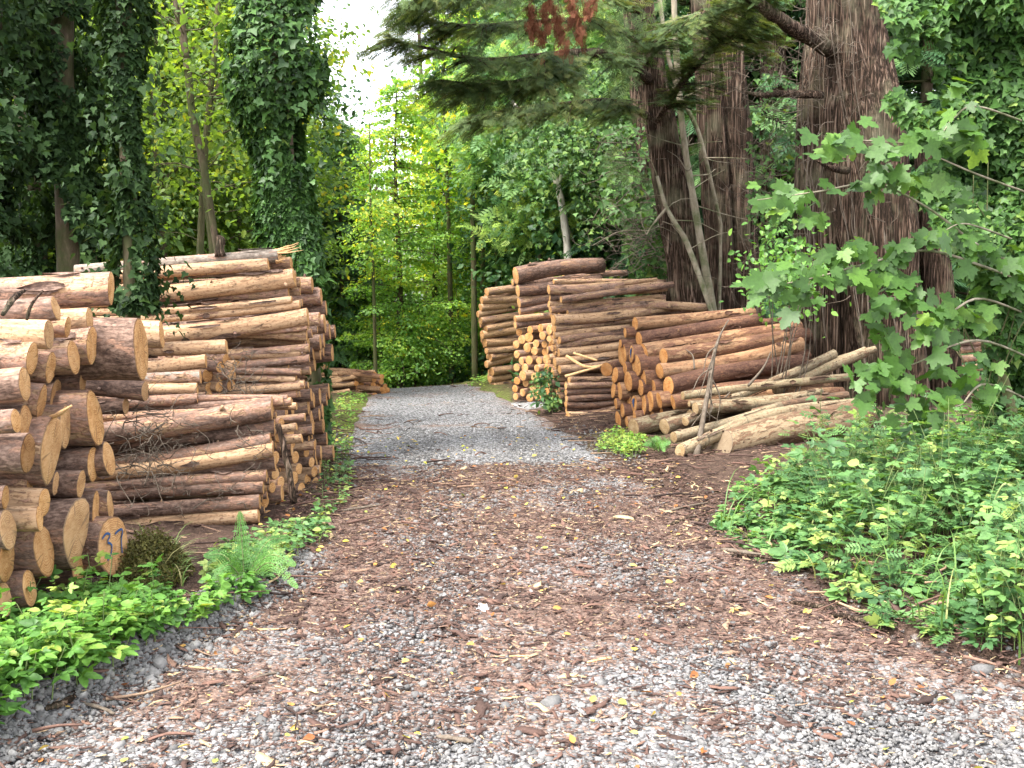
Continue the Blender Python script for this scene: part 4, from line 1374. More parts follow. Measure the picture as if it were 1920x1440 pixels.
# ---- rank the logs by how much of them the photograph can show (a small depth buffer)
def rank_logs():
    Wd, Hd = 960, 720
    zb = np.full(Wd * Hd, 1e9)
    ib = np.full(Wd * Hd, -1)
    for i, L in enumerate(LOGS):
        ln = np.linalg.norm(L['B'] - L['A'])
        ax, y, z = log_frame(L)
        m = int(max(30, ln * 260))
        th = np.linspace(0, 2 * math.pi, 48, endpoint=False)
        t = np.linspace(0, 1, m)
        r = L['ra'] + (L['rb'] - L['ra']) * t
        P = (L['A'] + t[:, None] * ln * ax)[:, None] + r[:, None, None] * (np.cos(th)[None, :, None] * y + np.sin(th)[None, :, None] * z)
        q = np.linspace(0, 1, 14)
        Cp = L['A'] + q[:, None, None] * L['ra'] * (np.cos(th)[None, :, None] * y + np.sin(th)[None, :, None] * z)
        P = np.vstack([P.reshape(-1, 3), Cp.reshape(-1, 3)])
        P = P[P[:, 1] > .5]
        px, py, d = project(P)
        ix, iy = (px / 2).astype(int), (py / 2).astype(int)
        ok = (ix >= 0) & (ix < Wd) & (iy >= 0) & (iy < Hd)
        k = iy[ok] * Wd + ix[ok]
        d = d[ok]
        o = np.argsort(-d)
        k, d = k[o], d[o]
        best = np.full(Wd * Hd, 1e9)
        best[k] = d
        w = best < zb
        zb[w] = best[w]
        ib[w] = i
    return np.bincount(ib[ib >= 0], minlength=len(LOGS))


AREA = rank_logs()
order = sorted(range(len(LOGS)), key=lambda i: -AREA[i])
N_LOGS = 296
CHOSEN = [i for i in order[:N_LOGS] if AREA[i] >= 6]
REST = [i for i in range(len(LOGS)) if i not in set(CHOSEN) and AREA[i] > 0]
STACK = {'near': ('near pile', 'logs of the near pile beside the herbs'), 'tall': ('tall stack beside the ivy column', 'logs of the tall stack beside the ivy column'),
         'orange': ('orange-cut pile', 'logs of the orange-cut pile before the cedars'), 'long': ('long-log stack under the leaning cedar', 'logs of the stack under the leaning cedar'),
         'jumbled': ('jumbled stack at the track edge', 'logs of the jumbled stack at the track edge'), 'far': ('furthest pinkish stack by the track', 'logs of the furthest pinkish stack'),
         'poles': ('heap of pale poles', 'pale poles heaped on the ground'), 'cedar': ('small stack seen between the cedar trunks', 'logs between the cedar trunks'),
         'ivyside': ('shaded stack beside the ivy thicket', 'logs of the shaded stack beside the ivy thicket'), 'bend': ('low stack on the track bend', 'logs of the low stack on the track bend')}


def look_word(L):
    if L['grey'] > .5:
        a = 'greyish'
    elif L['peel'] > .72:
        a = 'peeled pale'
    elif L['peel'] > .45:
        a = 'half-peeled'
    else:
        a = 'barked' if L['tone'] > .32 else 'dark barked'
    return a


LABELS = {}
used = set()
for st in STACK:
    mem = [i for i in CHOSEN if LOGS[i]['stack'] == st]
    zz = {i: project(.5 * (LOGS[i]['A'] * 1.6 + LOGS[i]['B'] * .4))[1] for i in mem}
    auto = sorted([i for i in mem if not LOGS[i]['label']], key=lambda i: -zz[i])
    # five bands of height in the stack, then order inside a band among logs of the same look
    if auto:
        lo, hi = min(zz[i] for i in mem), max(zz[i] for i in mem)
    per = {}
    for i in auto:
        L = LOGS[i]
        band = min(4, int(5 * (hi - zz[i]) / (hi - lo + 1e-6)))
        L['size'] = 'thick' if L['ra'] > .07 else ('medium' if L['ra'] > .052 else 'thin')
        per.setdefault((band, look_word(L), L['size']), []).append(i)
    for (band, w, size), lst in per.items():
        where = ['at the foot', 'low', 'halfway up', 'high', 'along the top'][band]
        for k, i in enumerate(lst):
            n = len(lst)
            pos = '' if n == 1 else (('lower ', 'upper ')[k] if n == 2 else ('lowest ', 'middle ', 'highest ')[k] if n == 3 else (ORD[k] + (' ' if k == 0 else ' lowest ')))
            if pos == 'bottom ':
                pos = 'lowest '
            LOGS[i]['label'] = f"{pos}{size} {w} log {where} in {STACK[st][0]}"
    for i in mem:
        assert LOGS[i]['label'] not in used, LOGS[i]['label']
        used.add(LOGS[i]['label'])


def log_rough(L, g, V, LC, look):
    """torn bark strips and branch stubs that stand on a log's surface (part of its skin)"""
    ln = float(np.linalg.norm(L['B'] - L['A']))
    off = np.array([L['seed'] * 3.1, L['seed'] * 1.7, L['seed'] * 2.3])
    acc = Acc()
    ring = V.reshape(-1, 18, 3)
    cen = ring.mean(1)
    cx = cen[:, 0]
    C = lambda x: np.stack([x, np.interp(x, cx, cen[:, 1]), np.interp(x, cx, cen[:, 2])], -1)
    vis = min(ln, 2.2)
    for k in range(int(vis * g.uniform(2, 7)) + 1):
        x0, fl = g.uniform(.02, vis), g.uniform(.05, .26)
        th0, dt = g.uniform(0, 6.283), g.uniform(.25, .8) * min(1, .1 / L['ra'])
        if x0 + fl > ln - .02:
            continue
        u, v = np.meshgrid(np.linspace(0, 1, 6), np.linspace(-1, 1, 5), indexing='ij')
        x = x0 + u * fl
        w = (np.sin(np.clip(u * 1.1 + .06, 0, 1) * math.pi) ** .5) * (1 + .25 * g.normal(size=u.shape))
        th = th0 + v * dt * .5 * w
        r = (L['ra'] + (L['rb'] - L['ra']) * x / ln) * 1.03 + .003 + g.uniform(.002, .012) * np.abs(v) ** 2 + g.uniform(0, .02) * u ** 3
        c = C(x.ravel()).reshape(*x.shape, 3)
        P = c + np.stack([0 * x, r * np.cos(th), r * np.sin(th)], -1)
        i = np.arange(5)[:, None] * 5
        j = np.arange(4)[None]
        Q = np.stack([i + j, i + j + 1, i + j + 6, i + j + 5], -1).reshape(-1, 4)
        lcv = np.stack([x + 3, r * np.cos(th), r * np.sin(th)], -1).reshape(-1, 3) + off
        acc.add(P.reshape(-1, 3), [Q], lc=lcv, look=np.tile([0.02, g.uniform(.25, .6), L['grey']], (30, 1)))
    for k in range(int(vis * g.uniform(2, 6))):
        x, th = g.uniform(.05, min(vis, ln - .05)), g.uniform(0, 6.283)
        r = (L['ra'] + (L['rb'] - L['ra']) * x / ln)
        d = np.array([-.35, math.cos(th), math.sin(th)])
        b = C(np.array([x]))[0] + np.array([0, math.cos(th), math.sin(th)]) * r * .93
        q = min(.016, L['ra'] * .16) * g.uniform(.5, 1.2)
        h = q * g.uniform(1.2, 3.2)
        PV, PF = tube(np.array([b, b + d * h * .5, b + d * h]), [q * 1.25, q, q * .7], 6)
        acc.add(PV, PF, lc=PV + off + 9, look=np.tile([g.choice([0., 1.]), .35, 0], (len(PV), 1)))
    return acc


def make_log(L):
    body, caps = log_geo(L)
    V, Q, LC = body
    ax, y, z = log_frame(L)
    M = Matrix(((ax[0], y[0], z[0], L['A'][0]), (ax[1], y[1], z[1], L['A'][1]), (ax[2], y[2], z[2], L['A'][2]), (0, 0, 0, 1)))
    mb, mc = KIND[L['kind']]
    lk = np.tile([L['peel'], L['tone'], L['grey']], (len(V), 1))
    cb = caps['b']
    # far end closed with the log itself
    n = 18
    Vb = np.vstack([V, cb[0][-1:]])
    base = len(V) - n
    Fb = np.array([(base + a, base + (a + 1) % n, len(V)) for a in range(n)])
    skin = Acc()
    skin.add(Vb, [Q, Fb], lc=np.vstack([LC, LC[-1:]]), look=np.vstack([lk, lk[-1:]]))
    if L.get('area', 0) > 45:
        rg = log_rough(L, np.random.default_rng(int(L['seed'] * 1e4)), V, LC, lk)
        if rg.n:
            skin.add(np.vstack(rg.V), [np.vstack(f) for f in rg.F.values()], lc=np.concatenate(rg.A['lc']), look=np.concatenate(rg.A['look']))
    me = skin.mesh(L['name'], mb, True)
    o = obj(L['name'], me)
    o.matrix_world = M
    tag(o, L['label'], 'pole' if L['stack'] == 'poles' else 'log', STACK[L['stack']][1])
    CV, CF, CC, rim, CL = caps['a']
    me = mesh('cut_face', CV, CF, mc, {'lc': CL, 'cc': CC, 'rim': rim, 'look': np.tile([0, L['cut'][0], L['cut'][1]], (len(CV), 1))}, True)
    if L['extra'] != 'broken':
        obj('cut_face', me, o)
    else:
        me.materials.clear()
        me.materials.append(M_SPLINT)
        cf = obj('torn_end', me, o)
    return o, caps['a']


def ribbon(acc, pts, w, nrm, **at_):
    """thin raised stroke on a surface"""
    P = smooth_path(pts, 14)
    T = norm(np.gradient(P, axis=0))
    S = norm(np.cross(T, nrm)) * w / 2
    V = np.vstack([P - S, P + S])
    m = len(P)
    acc.add(V, [np.array([(i, i + 1, m + i + 1, m + i) for i in range(m - 1)])], **at_)


for i in CHOSEN:
    L = LOGS[i]
    L['area'] = AREA[i]
    o, cap = make_log(L)
    L['obj'] = o
    r = L['ra']
    CV = cap[0]
    if L['extra'] == 'num':
        # hand-painted 37 on the slanted end; face coordinates: u to the right as seen, v up
        acc = Acc()
        u = lambda a, b: np.array([-.011 * 0 - .0105 + L['shear'][0] * (a * r) + L['shear'][1] * (b * r), a * r, b * r])
        s = -1.0
        three = [(-.76, .46), (-.48, .58), (-.22, .47), (-.45, .27), (-.20, .12), (-.27, -.14), (-.55, -.36)]
        seven = [(.08, .42), (.36, .48), (.60, .43), (.46, .10), (.42, -.36)]
        for st in (three, seven):
            ribbon(acc, [u(s * a, b * .95) for a, b in st], .0125, np.array([-1.0, 0, 0]), tint=.5)
        # orientation: make strokes face the cut side
        obj('painted_number', acc.mesh('painted_number', M_BLUE), o)
    if L['extra'] in ('blue', 'blue2'):
        acc = Acc()
        th = np.linspace(0, 2 * math.pi, 14, endpoint=False)
        rr = r * (.42 + .14 * np.sin(th * 3 + 1))
        yy, zz = rr * np.cos(th) * .8, rr * np.sin(th) * 1.25 + .2 * r
        V = np.stack([L['shear'][0] * yy + L['shear'][1] * zz - .011, yy, zz], -1)
        acc.add(V, [np.array([list(range(14))])], tint=0.0)
        obj('paint_blotch', acc.mesh('paint_blotch', M_BLUE), o)
    if L['extra'] == 'broken':
        acc = Acc()
        g = np.random.default_rng(3)
        for k in range(26):
            a, q = g.uniform(0, 6.28), r * g.uniform(.1, .9) ** .5
            b = np.array([.02, q * math.cos(a), q * math.sin(a)])
            ln = g.uniform(.05, .16) * (1.4 if math.sin(a) > 0 else .6)
            e = b + np.array([-ln, g.normal() * .02, .25 * ln + g.normal() * .02])
            V, Fs = tube(smooth_path([b, .5 * (b + e) + g.normal(size=3) * .006, e], 5), np.linspace(.011, .001, 5), 5)
            acc.add(V, Fs)
        obj('splinters', acc.mesh('splinters', M_SPLINT), o)
        b = np.array([.42, 0, r * .6])
        V, Fs = tube(smooth_path([b, b + [.0, .0, .06], b + [-.015, 0, .115], b + [.012, 0, .15]], 8), [.045, .036, .03, .03, .032, .03, .024, .010], 9, .12, seed=4)
        me = mesh('branch_stub', V, Fs, M_CEDAR, smooth=True)
        obj('branch_stub', me, o)
    if L['extra'] == 'curl':
        b = np.array([.58, -.2 * r, r * .75])
        V, Fs = tube(smooth_path([b + [.01, -.03, .02], b + [-.03, -r * .9, -.01], b + [-.02, -r * 1.05, -.08], b + [-.045, -r * .95, -.13], b + [-.06, -r * 1.1, -.19]], 12), np.array([.02, .026, .024, .014, .012, .012, .012, .012, .012, .010, .008, .005]), 7, .2, seed=8)
        obj('bark_curl', mesh('bark_curl', V, Fs, M_CEDAR, smooth=True), o)

acc_b, acc_c, mats = {}, {}, set()
for i in REST:
    L = LOGS[i]
    body, caps = log_geo(L, 10)
    ax, y, z = log_frame(L)
    Mx = np.stack([ax, y, z], 1)
    a = acc_b.setdefault(L['kind'], Acc())
    V, Q, LC = body
    a.add(V @ Mx.T + L['A'], [Q], lc=LC, look=np.tile([L['peel'], L['tone'], L['grey']], (len(V), 1)), cc=np.zeros((len(V), 3)), rim=np.zeros(len(V)))
    c = acc_c.setdefault(L['kind'], Acc())
    for w in 'ab':
        CV, CF, CC, rim, CL = caps[w]
        c.add(CV @ Mx.T + L['A'], CF, lc=CL, look=np.tile([0, L['cut'][0], L['cut'][1]], (len(CV), 1)), cc=CC, rim=rim)


def join_stuff(name, parts):
    """one mesh with several materials from accumulators"""
    V, Fs, A, mi, ms, n = [], {}, {}, {}, [], 0
    for acc, mt in parts:
        if not acc.n:
            continue
        ms.append(mt)
        for kk, fl in acc.F.items():
            f = np.vstack(fl) + n
            Fs.setdefault(kk, []).append(f)
            mi.setdefault(kk, []).append(np.full(len(f), len(ms) - 1))
        V.append(np.vstack(acc.V))
        for kk, al in acc.A.items():
            A.setdefault(kk, []).append(np.concatenate(al))
        n += acc.n
    keys = list(Fs)
    return mesh(name, np.vstack(V), [np.vstack(Fs[k]) for k in keys], ms, {k: np.concatenate(a) for k, a in A.items()}, True, np.concatenate([np.concatenate(mi[k]) for k in keys]))


if REST:
    parts = []
    for k in acc_b:
        parts += [(acc_b[k], KIND[k][0]), (acc_c[k], KIND[k][1])]
    o = obj('stacked_logs', join_stuff('stacked_logs', parts))
    tag(o, 'small and half hidden logs filling the depth of all the stacks', kind='stuff')
print('LOGS', len(LOGS), 'chosen', len(CHOSEN), 'rest', len(REST), 'min area', AREA[CHOSEN[-1]])

# ------------------------------------------------------------------ trees and other growth
def pxpath(pts, n=24):
    """rows (px, py, Y, radius_px) -> smooth 3D path and radii"""
    P = np.array([list(at(a, b, Y)) + [r / F * Y] for a, b, Y, r in pts])
    Q = smooth_path(P, n)
    return Q[:, :3], np.maximum(Q[:, 3], .002)


def rooted(pts, n=24, flare=1.25):
    """path whose first point is dropped on to the ground below it"""
    P, r = pxpath(pts, n)
    z = float(gz(P[0, 0], P[0, 1])) - .1
    if P[0, 2] > z + .15:
        k = max(2, int((P[0, 2] - z) / .3))
        d = np.linspace(0, 1, k, endpoint=False)[:, None]
        foot = np.array([P[0, 0], P[0, 1], z])
        P = np.vstack([foot + (P[0] - foot) * d, P])
        r = np.concatenate([r[0] * (1 + (flare - 1) * (1 - d[:, 0]) ** 2), r])
    return P, r


def part_tube(name, P, r, mat, parent, n=12, bump=.06, flute=None, seed=0, bfreq=6):
    V, Fs = tube(P, r, n, bump, flute, seed, True, bfreq)
    return obj(name, mesh(name, V, Fs, mat, smooth=True), parent)


def around(P, r, n, g, r_in, r_out, clump, thr=-.4, cf=3.0, zmin=None, zmax=None):
    """points in a clumpy sleeve round a path; returns points and outward directions"""
    i = g.uniform(0, len(P) - 1.001, n)
    k = i.astype(int)
    f = (i - k)[:, None]
    c = P[k] * (1 - f) + P[k + 1] * f
    rad_ = r[k] * (1 - f[:, 0]) + r[k + 1] * f[:, 0]
    th = g.uniform(0, 6.283, n)
    out = np.stack([np.cos(th), np.sin(th), 0 * th], -1)
    lump = SN(int(g.integers(1e6)), cf)
    ln = lump(c + out * .35)
    ro = r_in + (r_out - r_in) * np.clip(.5 + .55 * ln, .05, 1.3)
    d = rad_ + ro * (1 - .55 * g.uniform(size=n) ** 2)
    p = c + out * d[:, None]
    keep = lump(c * 1.7 + out * .5 + 9) > thr
    if zmin is not None:
        keep &= p[:, 2] > zmin
    if zmax is not None:
        keep &= p[:, 2] < zmax
    return p[keep], out[keep]


def ivy_leaves(acc, p, out, g, size, tint=(.1, .75), tmpl=T_IVY):
    n = len(p)
    D = np.array([0, 0, -.8]) + .35 * out + .55 * g.normal(size=(n, 3))
    N = out + np.array([0, 0, .55]) + .45 * g.normal(size=(n, 3))
    t = g.uniform(tint[0], tint[1], n)
    t = np.where(g.uniform(size=n) < .05, np.minimum(t + .35, 1), t)
    leaf_acc(acc, tmpl, p, D, N, size * g.lognormal(0, .28, n), t)


def hanging_shoots(acc, g, P, r, n, reach, size, per=12, tint=(.1, .7), z0=None):
    """leafy side shoots standing away from an ivy sleeve"""
    for _ in range(n):
        k = g.integers(0, len(P))
        if z0 is not None and P[k, 2] < z0:
            continue
        th = g.uniform(0, 6.283)
        o = np.array([math.cos(th), math.sin(th), g.uniform(-.2, .35)])
        L = reach * g.uniform(.4, 1)
        t = np.linspace(.2, 1, per)[:, None]
        pts = P[k] + o * (r[k] + t * L) - np.array([0, 0, 1]) * (t ** 2) * L * .45 + g.normal(size=(per, 3)) * .04
        ivy_leaves(acc, pts, np.repeat(norm(o)[None], per, 0) + g.normal(size=(per, 3)) * .3, g, size, tint)


def widen(z, lo, hi, a=.25):
    return a + (1 - a) * np.clip((z - lo) / (hi - lo), 0, 1)


def ivy_tree(label, pts, nleaf, r_in, r_out, size, mat, seed, name='ivy_clad_tree', trunk_mat=None, zmin=None, shoots=0, reach=.5, thr=-.4, tint=(.1, .75), group=None, cf=3.0, z0=None):
    g = np.random.default_rng(seed)
    P, r = rooted(pts)
    t = empty(name, P[0] + [0, 0, .1], label, 'tree', group)
    inv = -(P[0] + [0, 0, .1])
    part_tube('trunk', P + inv, r, trunk_mat or M_TRUNK, t, 12, .10, seed=seed)
    acc = Acc()
    p, o = around(P, r, nleaf, g, r_in, r_out, None, thr, cf, zmin)
    if z0:      # narrow below, bushing out higher up
        c = np.stack([np.interp(p[:, 2], P[:, 2], P[:, k]) for k in (0, 1)], -1)
        w = widen(p[:, 2], zmin, z0)[:, None]
        rr = np.interp(p[:, 2], P[:, 2], r)[:, None]
        d = p[:, :2] - c
        ln = np.linalg.norm(d, axis=1, keepdims=True)
        p[:, :2] = c + d / ln * (rr + np.maximum(ln - rr, 0) * w)
    ivy_leaves(acc, p, o, g, size, tint)
    if shoots:
        hanging_shoots(acc, g, P, r + r_out * .4, shoots, reach, size, 12, tint, z0 or zmin)
    acc.V = [v + inv for v in acc.V]
    obj('ivy', acc.mesh('ivy', mat), t)
    return t


# ---- ivy-hung trunks on the shaded side, behind the near pile
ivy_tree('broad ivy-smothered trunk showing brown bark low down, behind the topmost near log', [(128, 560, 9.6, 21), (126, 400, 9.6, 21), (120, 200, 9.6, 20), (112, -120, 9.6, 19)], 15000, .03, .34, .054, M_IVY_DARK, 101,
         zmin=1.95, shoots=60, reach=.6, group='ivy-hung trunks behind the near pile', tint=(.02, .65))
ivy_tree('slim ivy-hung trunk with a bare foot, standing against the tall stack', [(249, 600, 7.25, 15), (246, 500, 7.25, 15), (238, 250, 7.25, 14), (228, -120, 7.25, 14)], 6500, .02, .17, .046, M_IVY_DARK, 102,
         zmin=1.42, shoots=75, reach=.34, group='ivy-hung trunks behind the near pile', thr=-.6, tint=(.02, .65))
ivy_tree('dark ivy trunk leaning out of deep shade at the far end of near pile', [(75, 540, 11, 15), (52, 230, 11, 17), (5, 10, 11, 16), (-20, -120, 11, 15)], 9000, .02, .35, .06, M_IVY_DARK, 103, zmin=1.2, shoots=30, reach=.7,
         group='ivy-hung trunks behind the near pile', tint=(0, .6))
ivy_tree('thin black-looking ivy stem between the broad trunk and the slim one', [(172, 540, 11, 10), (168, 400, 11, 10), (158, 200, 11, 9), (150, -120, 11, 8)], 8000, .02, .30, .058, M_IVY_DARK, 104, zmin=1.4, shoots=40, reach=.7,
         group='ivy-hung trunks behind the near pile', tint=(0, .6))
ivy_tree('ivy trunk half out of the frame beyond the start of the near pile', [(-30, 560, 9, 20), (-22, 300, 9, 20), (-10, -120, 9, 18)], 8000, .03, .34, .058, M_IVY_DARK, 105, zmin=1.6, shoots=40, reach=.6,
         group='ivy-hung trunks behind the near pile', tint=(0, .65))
# ---- the big ivy column at the corner of the tall stack
ivy_tree('broad leaning column of glossy ivy rising at the track-side corner of the tall stack', [(600, 862, 9.55, 13), (592, 740, 9.6, 13), (574, 560, 9.6, 16), (545, 400, 9.7, 18), (528, 200, 9.7, 17), (510, -130, 9.7, 16)], 36000, .03, .52, .052, M_IVY, 106,
         zmin=1.72, shoots=130, reach=.40, z0=2.6, thr=-.75, tint=(.05, .8), cf=2.2)
g = np.random.default_rng(107)
big_ivy = [o for o in bpy.data.objects if o.get('label', '').startswith('broad leaning column')][0]
P, r = rooted([(604, 862, 9.4, 12), (598, 740, 9.4, 12), (584, 560, 9.45, 12), (574, 470, 9.5, 12)])
acc = Acc()
p, o = around(P, r, 1500, g, .0, .10, None, -.5)
ivy_leaves(acc, p, o, g, .06, (.1, .8))
acc.V = [v - np.array(big_ivy.location) for v in acc.V]
obj('ivy', acc.mesh('ivy', M_IVY), big_ivy)


# ---- generic tree prototypes for the wood (copied further on)
def crown(acc, g, centre, radii, ncl, per, sig, flat, size, tmpl, tint=(0, 1), droop=.35, up=1.0, shell=.45):
    c = norm(g.normal(size=(ncl, 3))) * (shell + (1 - shell) * g.uniform(size=(ncl, 1)) ** .6) * radii + centre
    ct = g.uniform(tint[0], tint[1], ncl)
    k = np.repeat(np.arange(ncl), per)
    n = len(k)
    p = c[k] + g.normal(size=(n, 3)) * np.array([sig, sig, sig * flat])
    hor = p - centre
    hor[:, 2] = 0
    D = norm(hor) * .8 + g.normal(size=(n, 3)) * .7 - np.array([0, 0, droop])
    N = np.array([0, 0, up * .7]) + .5 * norm(hor) + .5 * g.normal(size=(n, 3))
    t = ct[k] + .18 * g.normal(size=n)
    leaf_acc(acc, tmpl, p, D, N, size * g.lognormal(0, .25, n), t)
    return c


def proto_broad(name, mat, h, cr, z0, ncl, per, size, seed, flat=.35, sig=.42, tint=(.05, .85), bark=None, tr=.13, limbs=14, tmpl=T_DIAMOND, z1=None):
    g = np.random.default_rng(seed)
    t = bpy.data.objects.new(name, None)
    COL.objects.link(t)
    lean = g.normal(size=2) * .25
    P = smooth_path([(0, 0, -.4), (lean[0] * .3, lean[1] * .3, h * .35), (lean[0], lean[1], h * .7), (lean[0] * .7, lean[1] * 1.2, h)], 16)
    acc = Acc()
    zc = (z0 + (z1 or h)) / 2
    cs = crown(acc, g, np.array([lean[0] * .6, lean[1] * .6, zc]), np.array([cr, cr, ((z1 or h) - z0) / 2 * 1.05]), ncl, per, sig, flat, size, tmpl, tint)
    la = Acc()
    V, Fs = tube(P, np.linspace(tr, tr * .2, 16), 8, .08, seed=seed)
    la.add(V, Fs)
    for c in cs[:limbs]:
        zb = max(.4, c[2] - np.hypot(c[0], c[1]) * .6)
        b = np.array([np.interp(zb, P[:, 2], P[:, 0]), np.interp(zb, P[:, 2], P[:, 1]), zb])
        Q = smooth_path([b, .5 * (b + c) + [0, 0, .15], c], 6)
        V, Fs = tube(Q, np.linspace(tr * .3, .008, 6), 5)
        la.add(V, Fs)
    obj('trunk', la.mesh('trunk', bark or M_TRUNK, True), t)
    obj('crown', acc.mesh('crown', mat), t)
    return t


def proto_fir(name, mat, h, cr, z0, seed, size=.55, tiers=26, bark=None, dens=1.0, tint=(.1, .9), tr=.12):
    g = np.random.default_rng(seed)
    t = bpy.data.objects.new(name, None)
    COL.objects.link(t)
    P = smooth_path([(0, 0, -.4), (.05, .02, h * .5), (0, .05, h)], 12)
    acc, la = Acc(), Acc()
    V, Fs = tube(P, np.linspace(tr, .02, 12), 8, .06, seed=seed)
    la.add(V, Fs)
    for k in range(tiers):
        f = k / (tiers - 1)
        z = z0 + (h - z0) * f
        L = cr * (1 - f) ** .8 * g.uniform(.75, 1.1) + .15
        for b in range(int(5 + 3 * (1 - f))):
            th = g.uniform(0, 6.283)
            o = np.array([math.cos(th), math.sin(th), 0])
            dr = g.uniform(.12, .4)
            s = np.linspace(0, 1, 6)[:, None]
            Q = np.array([0, 0, z]) + o * L * s + np.array([0, 0, 1]) * (.10 * s - dr * s * s) * L
            V, Fs = tube(Q, np.linspace(.018, .003, 6), 4, cap=False)
            la.add(V, Fs)
            m = int((4 + 7 * L / cr) * dens)
            u = g.uniform(.15, 1, m)
            c = np.array([0, 0, z]) + o * L * u[:, None] + np.array([0, 0, 1]) * ((.10 * u - dr * u * u) * L)[:, None]
            side = np.array([-o[1], o[0], 0]) * g.choice([-1, 1], m)[:, None]
            D = o * .8 + side * g.uniform(.2, 1, (m, 1)) - np.array([0, 0, .25])
            N = np.array([0, 0, 1.0]) + .3 * g.normal(size=(m, 3))
            leaf_acc(acc, T_SPRAY, c, D, N, size * g.uniform(.6, 1.1, m), g.uniform(tint[0], tint[1]) + .15 * g.normal(size=m))
    obj('trunk', la.mesh('trunk', bark or M_TRUNK, True), t)
    obj('crown', acc.mesh('crown', mat), t)
    return t


def place(proto, first, px, Y, sc, label, group, cat='tree', rot=None, dz=0, szx=1.0):
    o = proto if first else copy_tree(proto)
    x = at(px, 505, Y)[0]
    o.location = (x, Y, float(gz(x, Y)) + dz)
    s = sc
    o.scale = (s * szx, s * szx, s)
    o.rotation_euler = (0, 0, rot if rot is not None else random.uniform(0, 6.28))
    tag(o, label, cat, group)
    return o


# sunlit broadleaf trees behind the ivy trunks
PB = proto_broad('broadleaf_tree', M_BRIGHT, 9.0, 1.9, 1.2, 190, 95, .105, 201, sig=.4, flat=.4)
gb = 'sunlit broadleaf trees behind the shaded trunks'
for k, (px, Y, sc, lab) in enumerate([
    (300, 15.5, .95, 'yellow-green sunlit tree seen between the slim ivy trunk and the forked grey trunk'), (430, 17.5, .85, 'sunlit tree partly behind the ivy column, over the top of the tall stack'),
    (205, 17, 1.0, 'sunlit leaves glimpsed between the two dark ivy trunks'), (60, 18, 1.0, 'sunlit tree glimpsed behind the leaning dark trunk'), (-60, 16, 1.0, 'sunlit tree cut by the edge behind the near pile'),
    (370, 22, 1.15, 'taller sunlit tree standing further back behind the forked grey trunk'), (250, 25, 1.3, 'large hazy yellow tree far behind the slim ivy trunk'), (130, 24, 1.3, 'large tree far behind the broad ivy trunk')]):
    place(PB, k == 0, px, Y, sc, lab, gb)

PG = proto_broad('green_tree', M_GREEN, 9.5, 2.1, .6, 190, 85, .12, 202, sig=.42, flat=.4)
gg = 'green trees of the wood behind the stacks'
for k, (px, Y, sc, lab) in enumerate([
    (1010, 23, 1.02, 'green tree rising right behind the jumbled stack'), (1120, 21, 1.0, 'green tree behind the long-log stack'), (960, 29, 1.15, 'far green tree over the furthest pinkish stack'),
    (1210, 24, 1.15, 'green tree behind the leaning cedar'), (1480, 22, 1.1, 'green tree filling the gap between the straight cedar and the giant one'), (1650, 24, 1.2, 'green tree hidden behind the giant cedar'),
    (1830, 20, 1.1, 'green tree behind the ivy thicket'), (480, 30, 1.2, 'distant green tree behind the ivy column'), (1370, 28, 1.3, 'distant green tree behind the straight cedar')]):
    place(PG, k == 0, px, Y, sc, lab, gg)

# the yellowing tree closing the view
def proto_layered(name, mat, h, cr, z0, seed, nbr=120, per=210, size=.08, tint=(.05, .8), bark=None, tr=.11, yellow=.22):
    """tree with flat leafy layers on near-level branches"""
    g = np.random.default_rng(seed)
    t = bpy.data.objects.new(name, None)
    COL.objects.link(t)
    P = smooth_path([(0, 0, -.4), (.06, .02, h * .35), (-.05, .05, h * .7), (.02, .05, h)], 16)
    acc, la = Acc(), Acc()
    V, Fs = tube(P, np.linspace(tr, .012, 16), 8, .08, seed=seed)
    la.add(V, Fs)
    for k in range(nbr):
        f = (k + g.uniform()) / nbr
        z = z0 + (h - z0) * f
        L = cr * (.25 + .75 * math.sin(min(1, (1 - f) * 1.5 + .05) * math.pi / 2)) * g.uniform(.55, 1.15)
        th = g.uniform(0, 6.283)
        o = np.array([math.cos(th), math.sin(th), 0])
        s_ = np.linspace(0, 1, 6)[:, None]
        rise, dr = g.uniform(.1, .35), g.uniform(.15, .5)
        c0 = np.array([np.interp(z, P[:, 2], P[:, 0]), np.interp(z, P[:, 2], P[:, 1]), z])
        V, Fs = tube(c0 + o * L * s_ + np.array([0, 0, 1]) * (rise * s_ - dr * s_ ** 2) * L, np.linspace(.018, .003, 6), 4, cap=False)
        la.add(V, Fs)
        m = int(per * (.35 + .65 * L / cr))
        u = g.uniform(.12, 1.05, m)
        side = np.array([-o[1], o[0], 0])
        lat = g.normal(size=m) * .20 * L * (1.1 - .6 * u)
        p = c0 + o * (L * u)[:, None] + side * lat[:, None] + np.array([0, 0, 1]) * ((rise * u - dr * u * u) * L - .25 * np.abs(lat) + .04 * g.normal(size=m))[:, None]
        D = o * .7 + side * np.sign(lat)[:, None] * .6 + .5 * g.normal(size=(m, 3)) - np.array([0, 0, .35])
        N = np.array([0, 0, .8]) + .35 * o + .45 * g.normal(size=(m, 3))
        b0 = g.uniform(*tint) * (1 - yellow) + yellow * max(0, min(1, f * 1.1))
        leaf_acc(acc, T_DIAMOND, p, D, N, size * g.lognormal(0, .25, m), b0 + .15 * g.normal(size=m))
    obj('trunk', la.mesh('trunk', bark or M_TRUNK, True), t)
    obj('crown', acc.mesh('crown', mat), t)
    return t


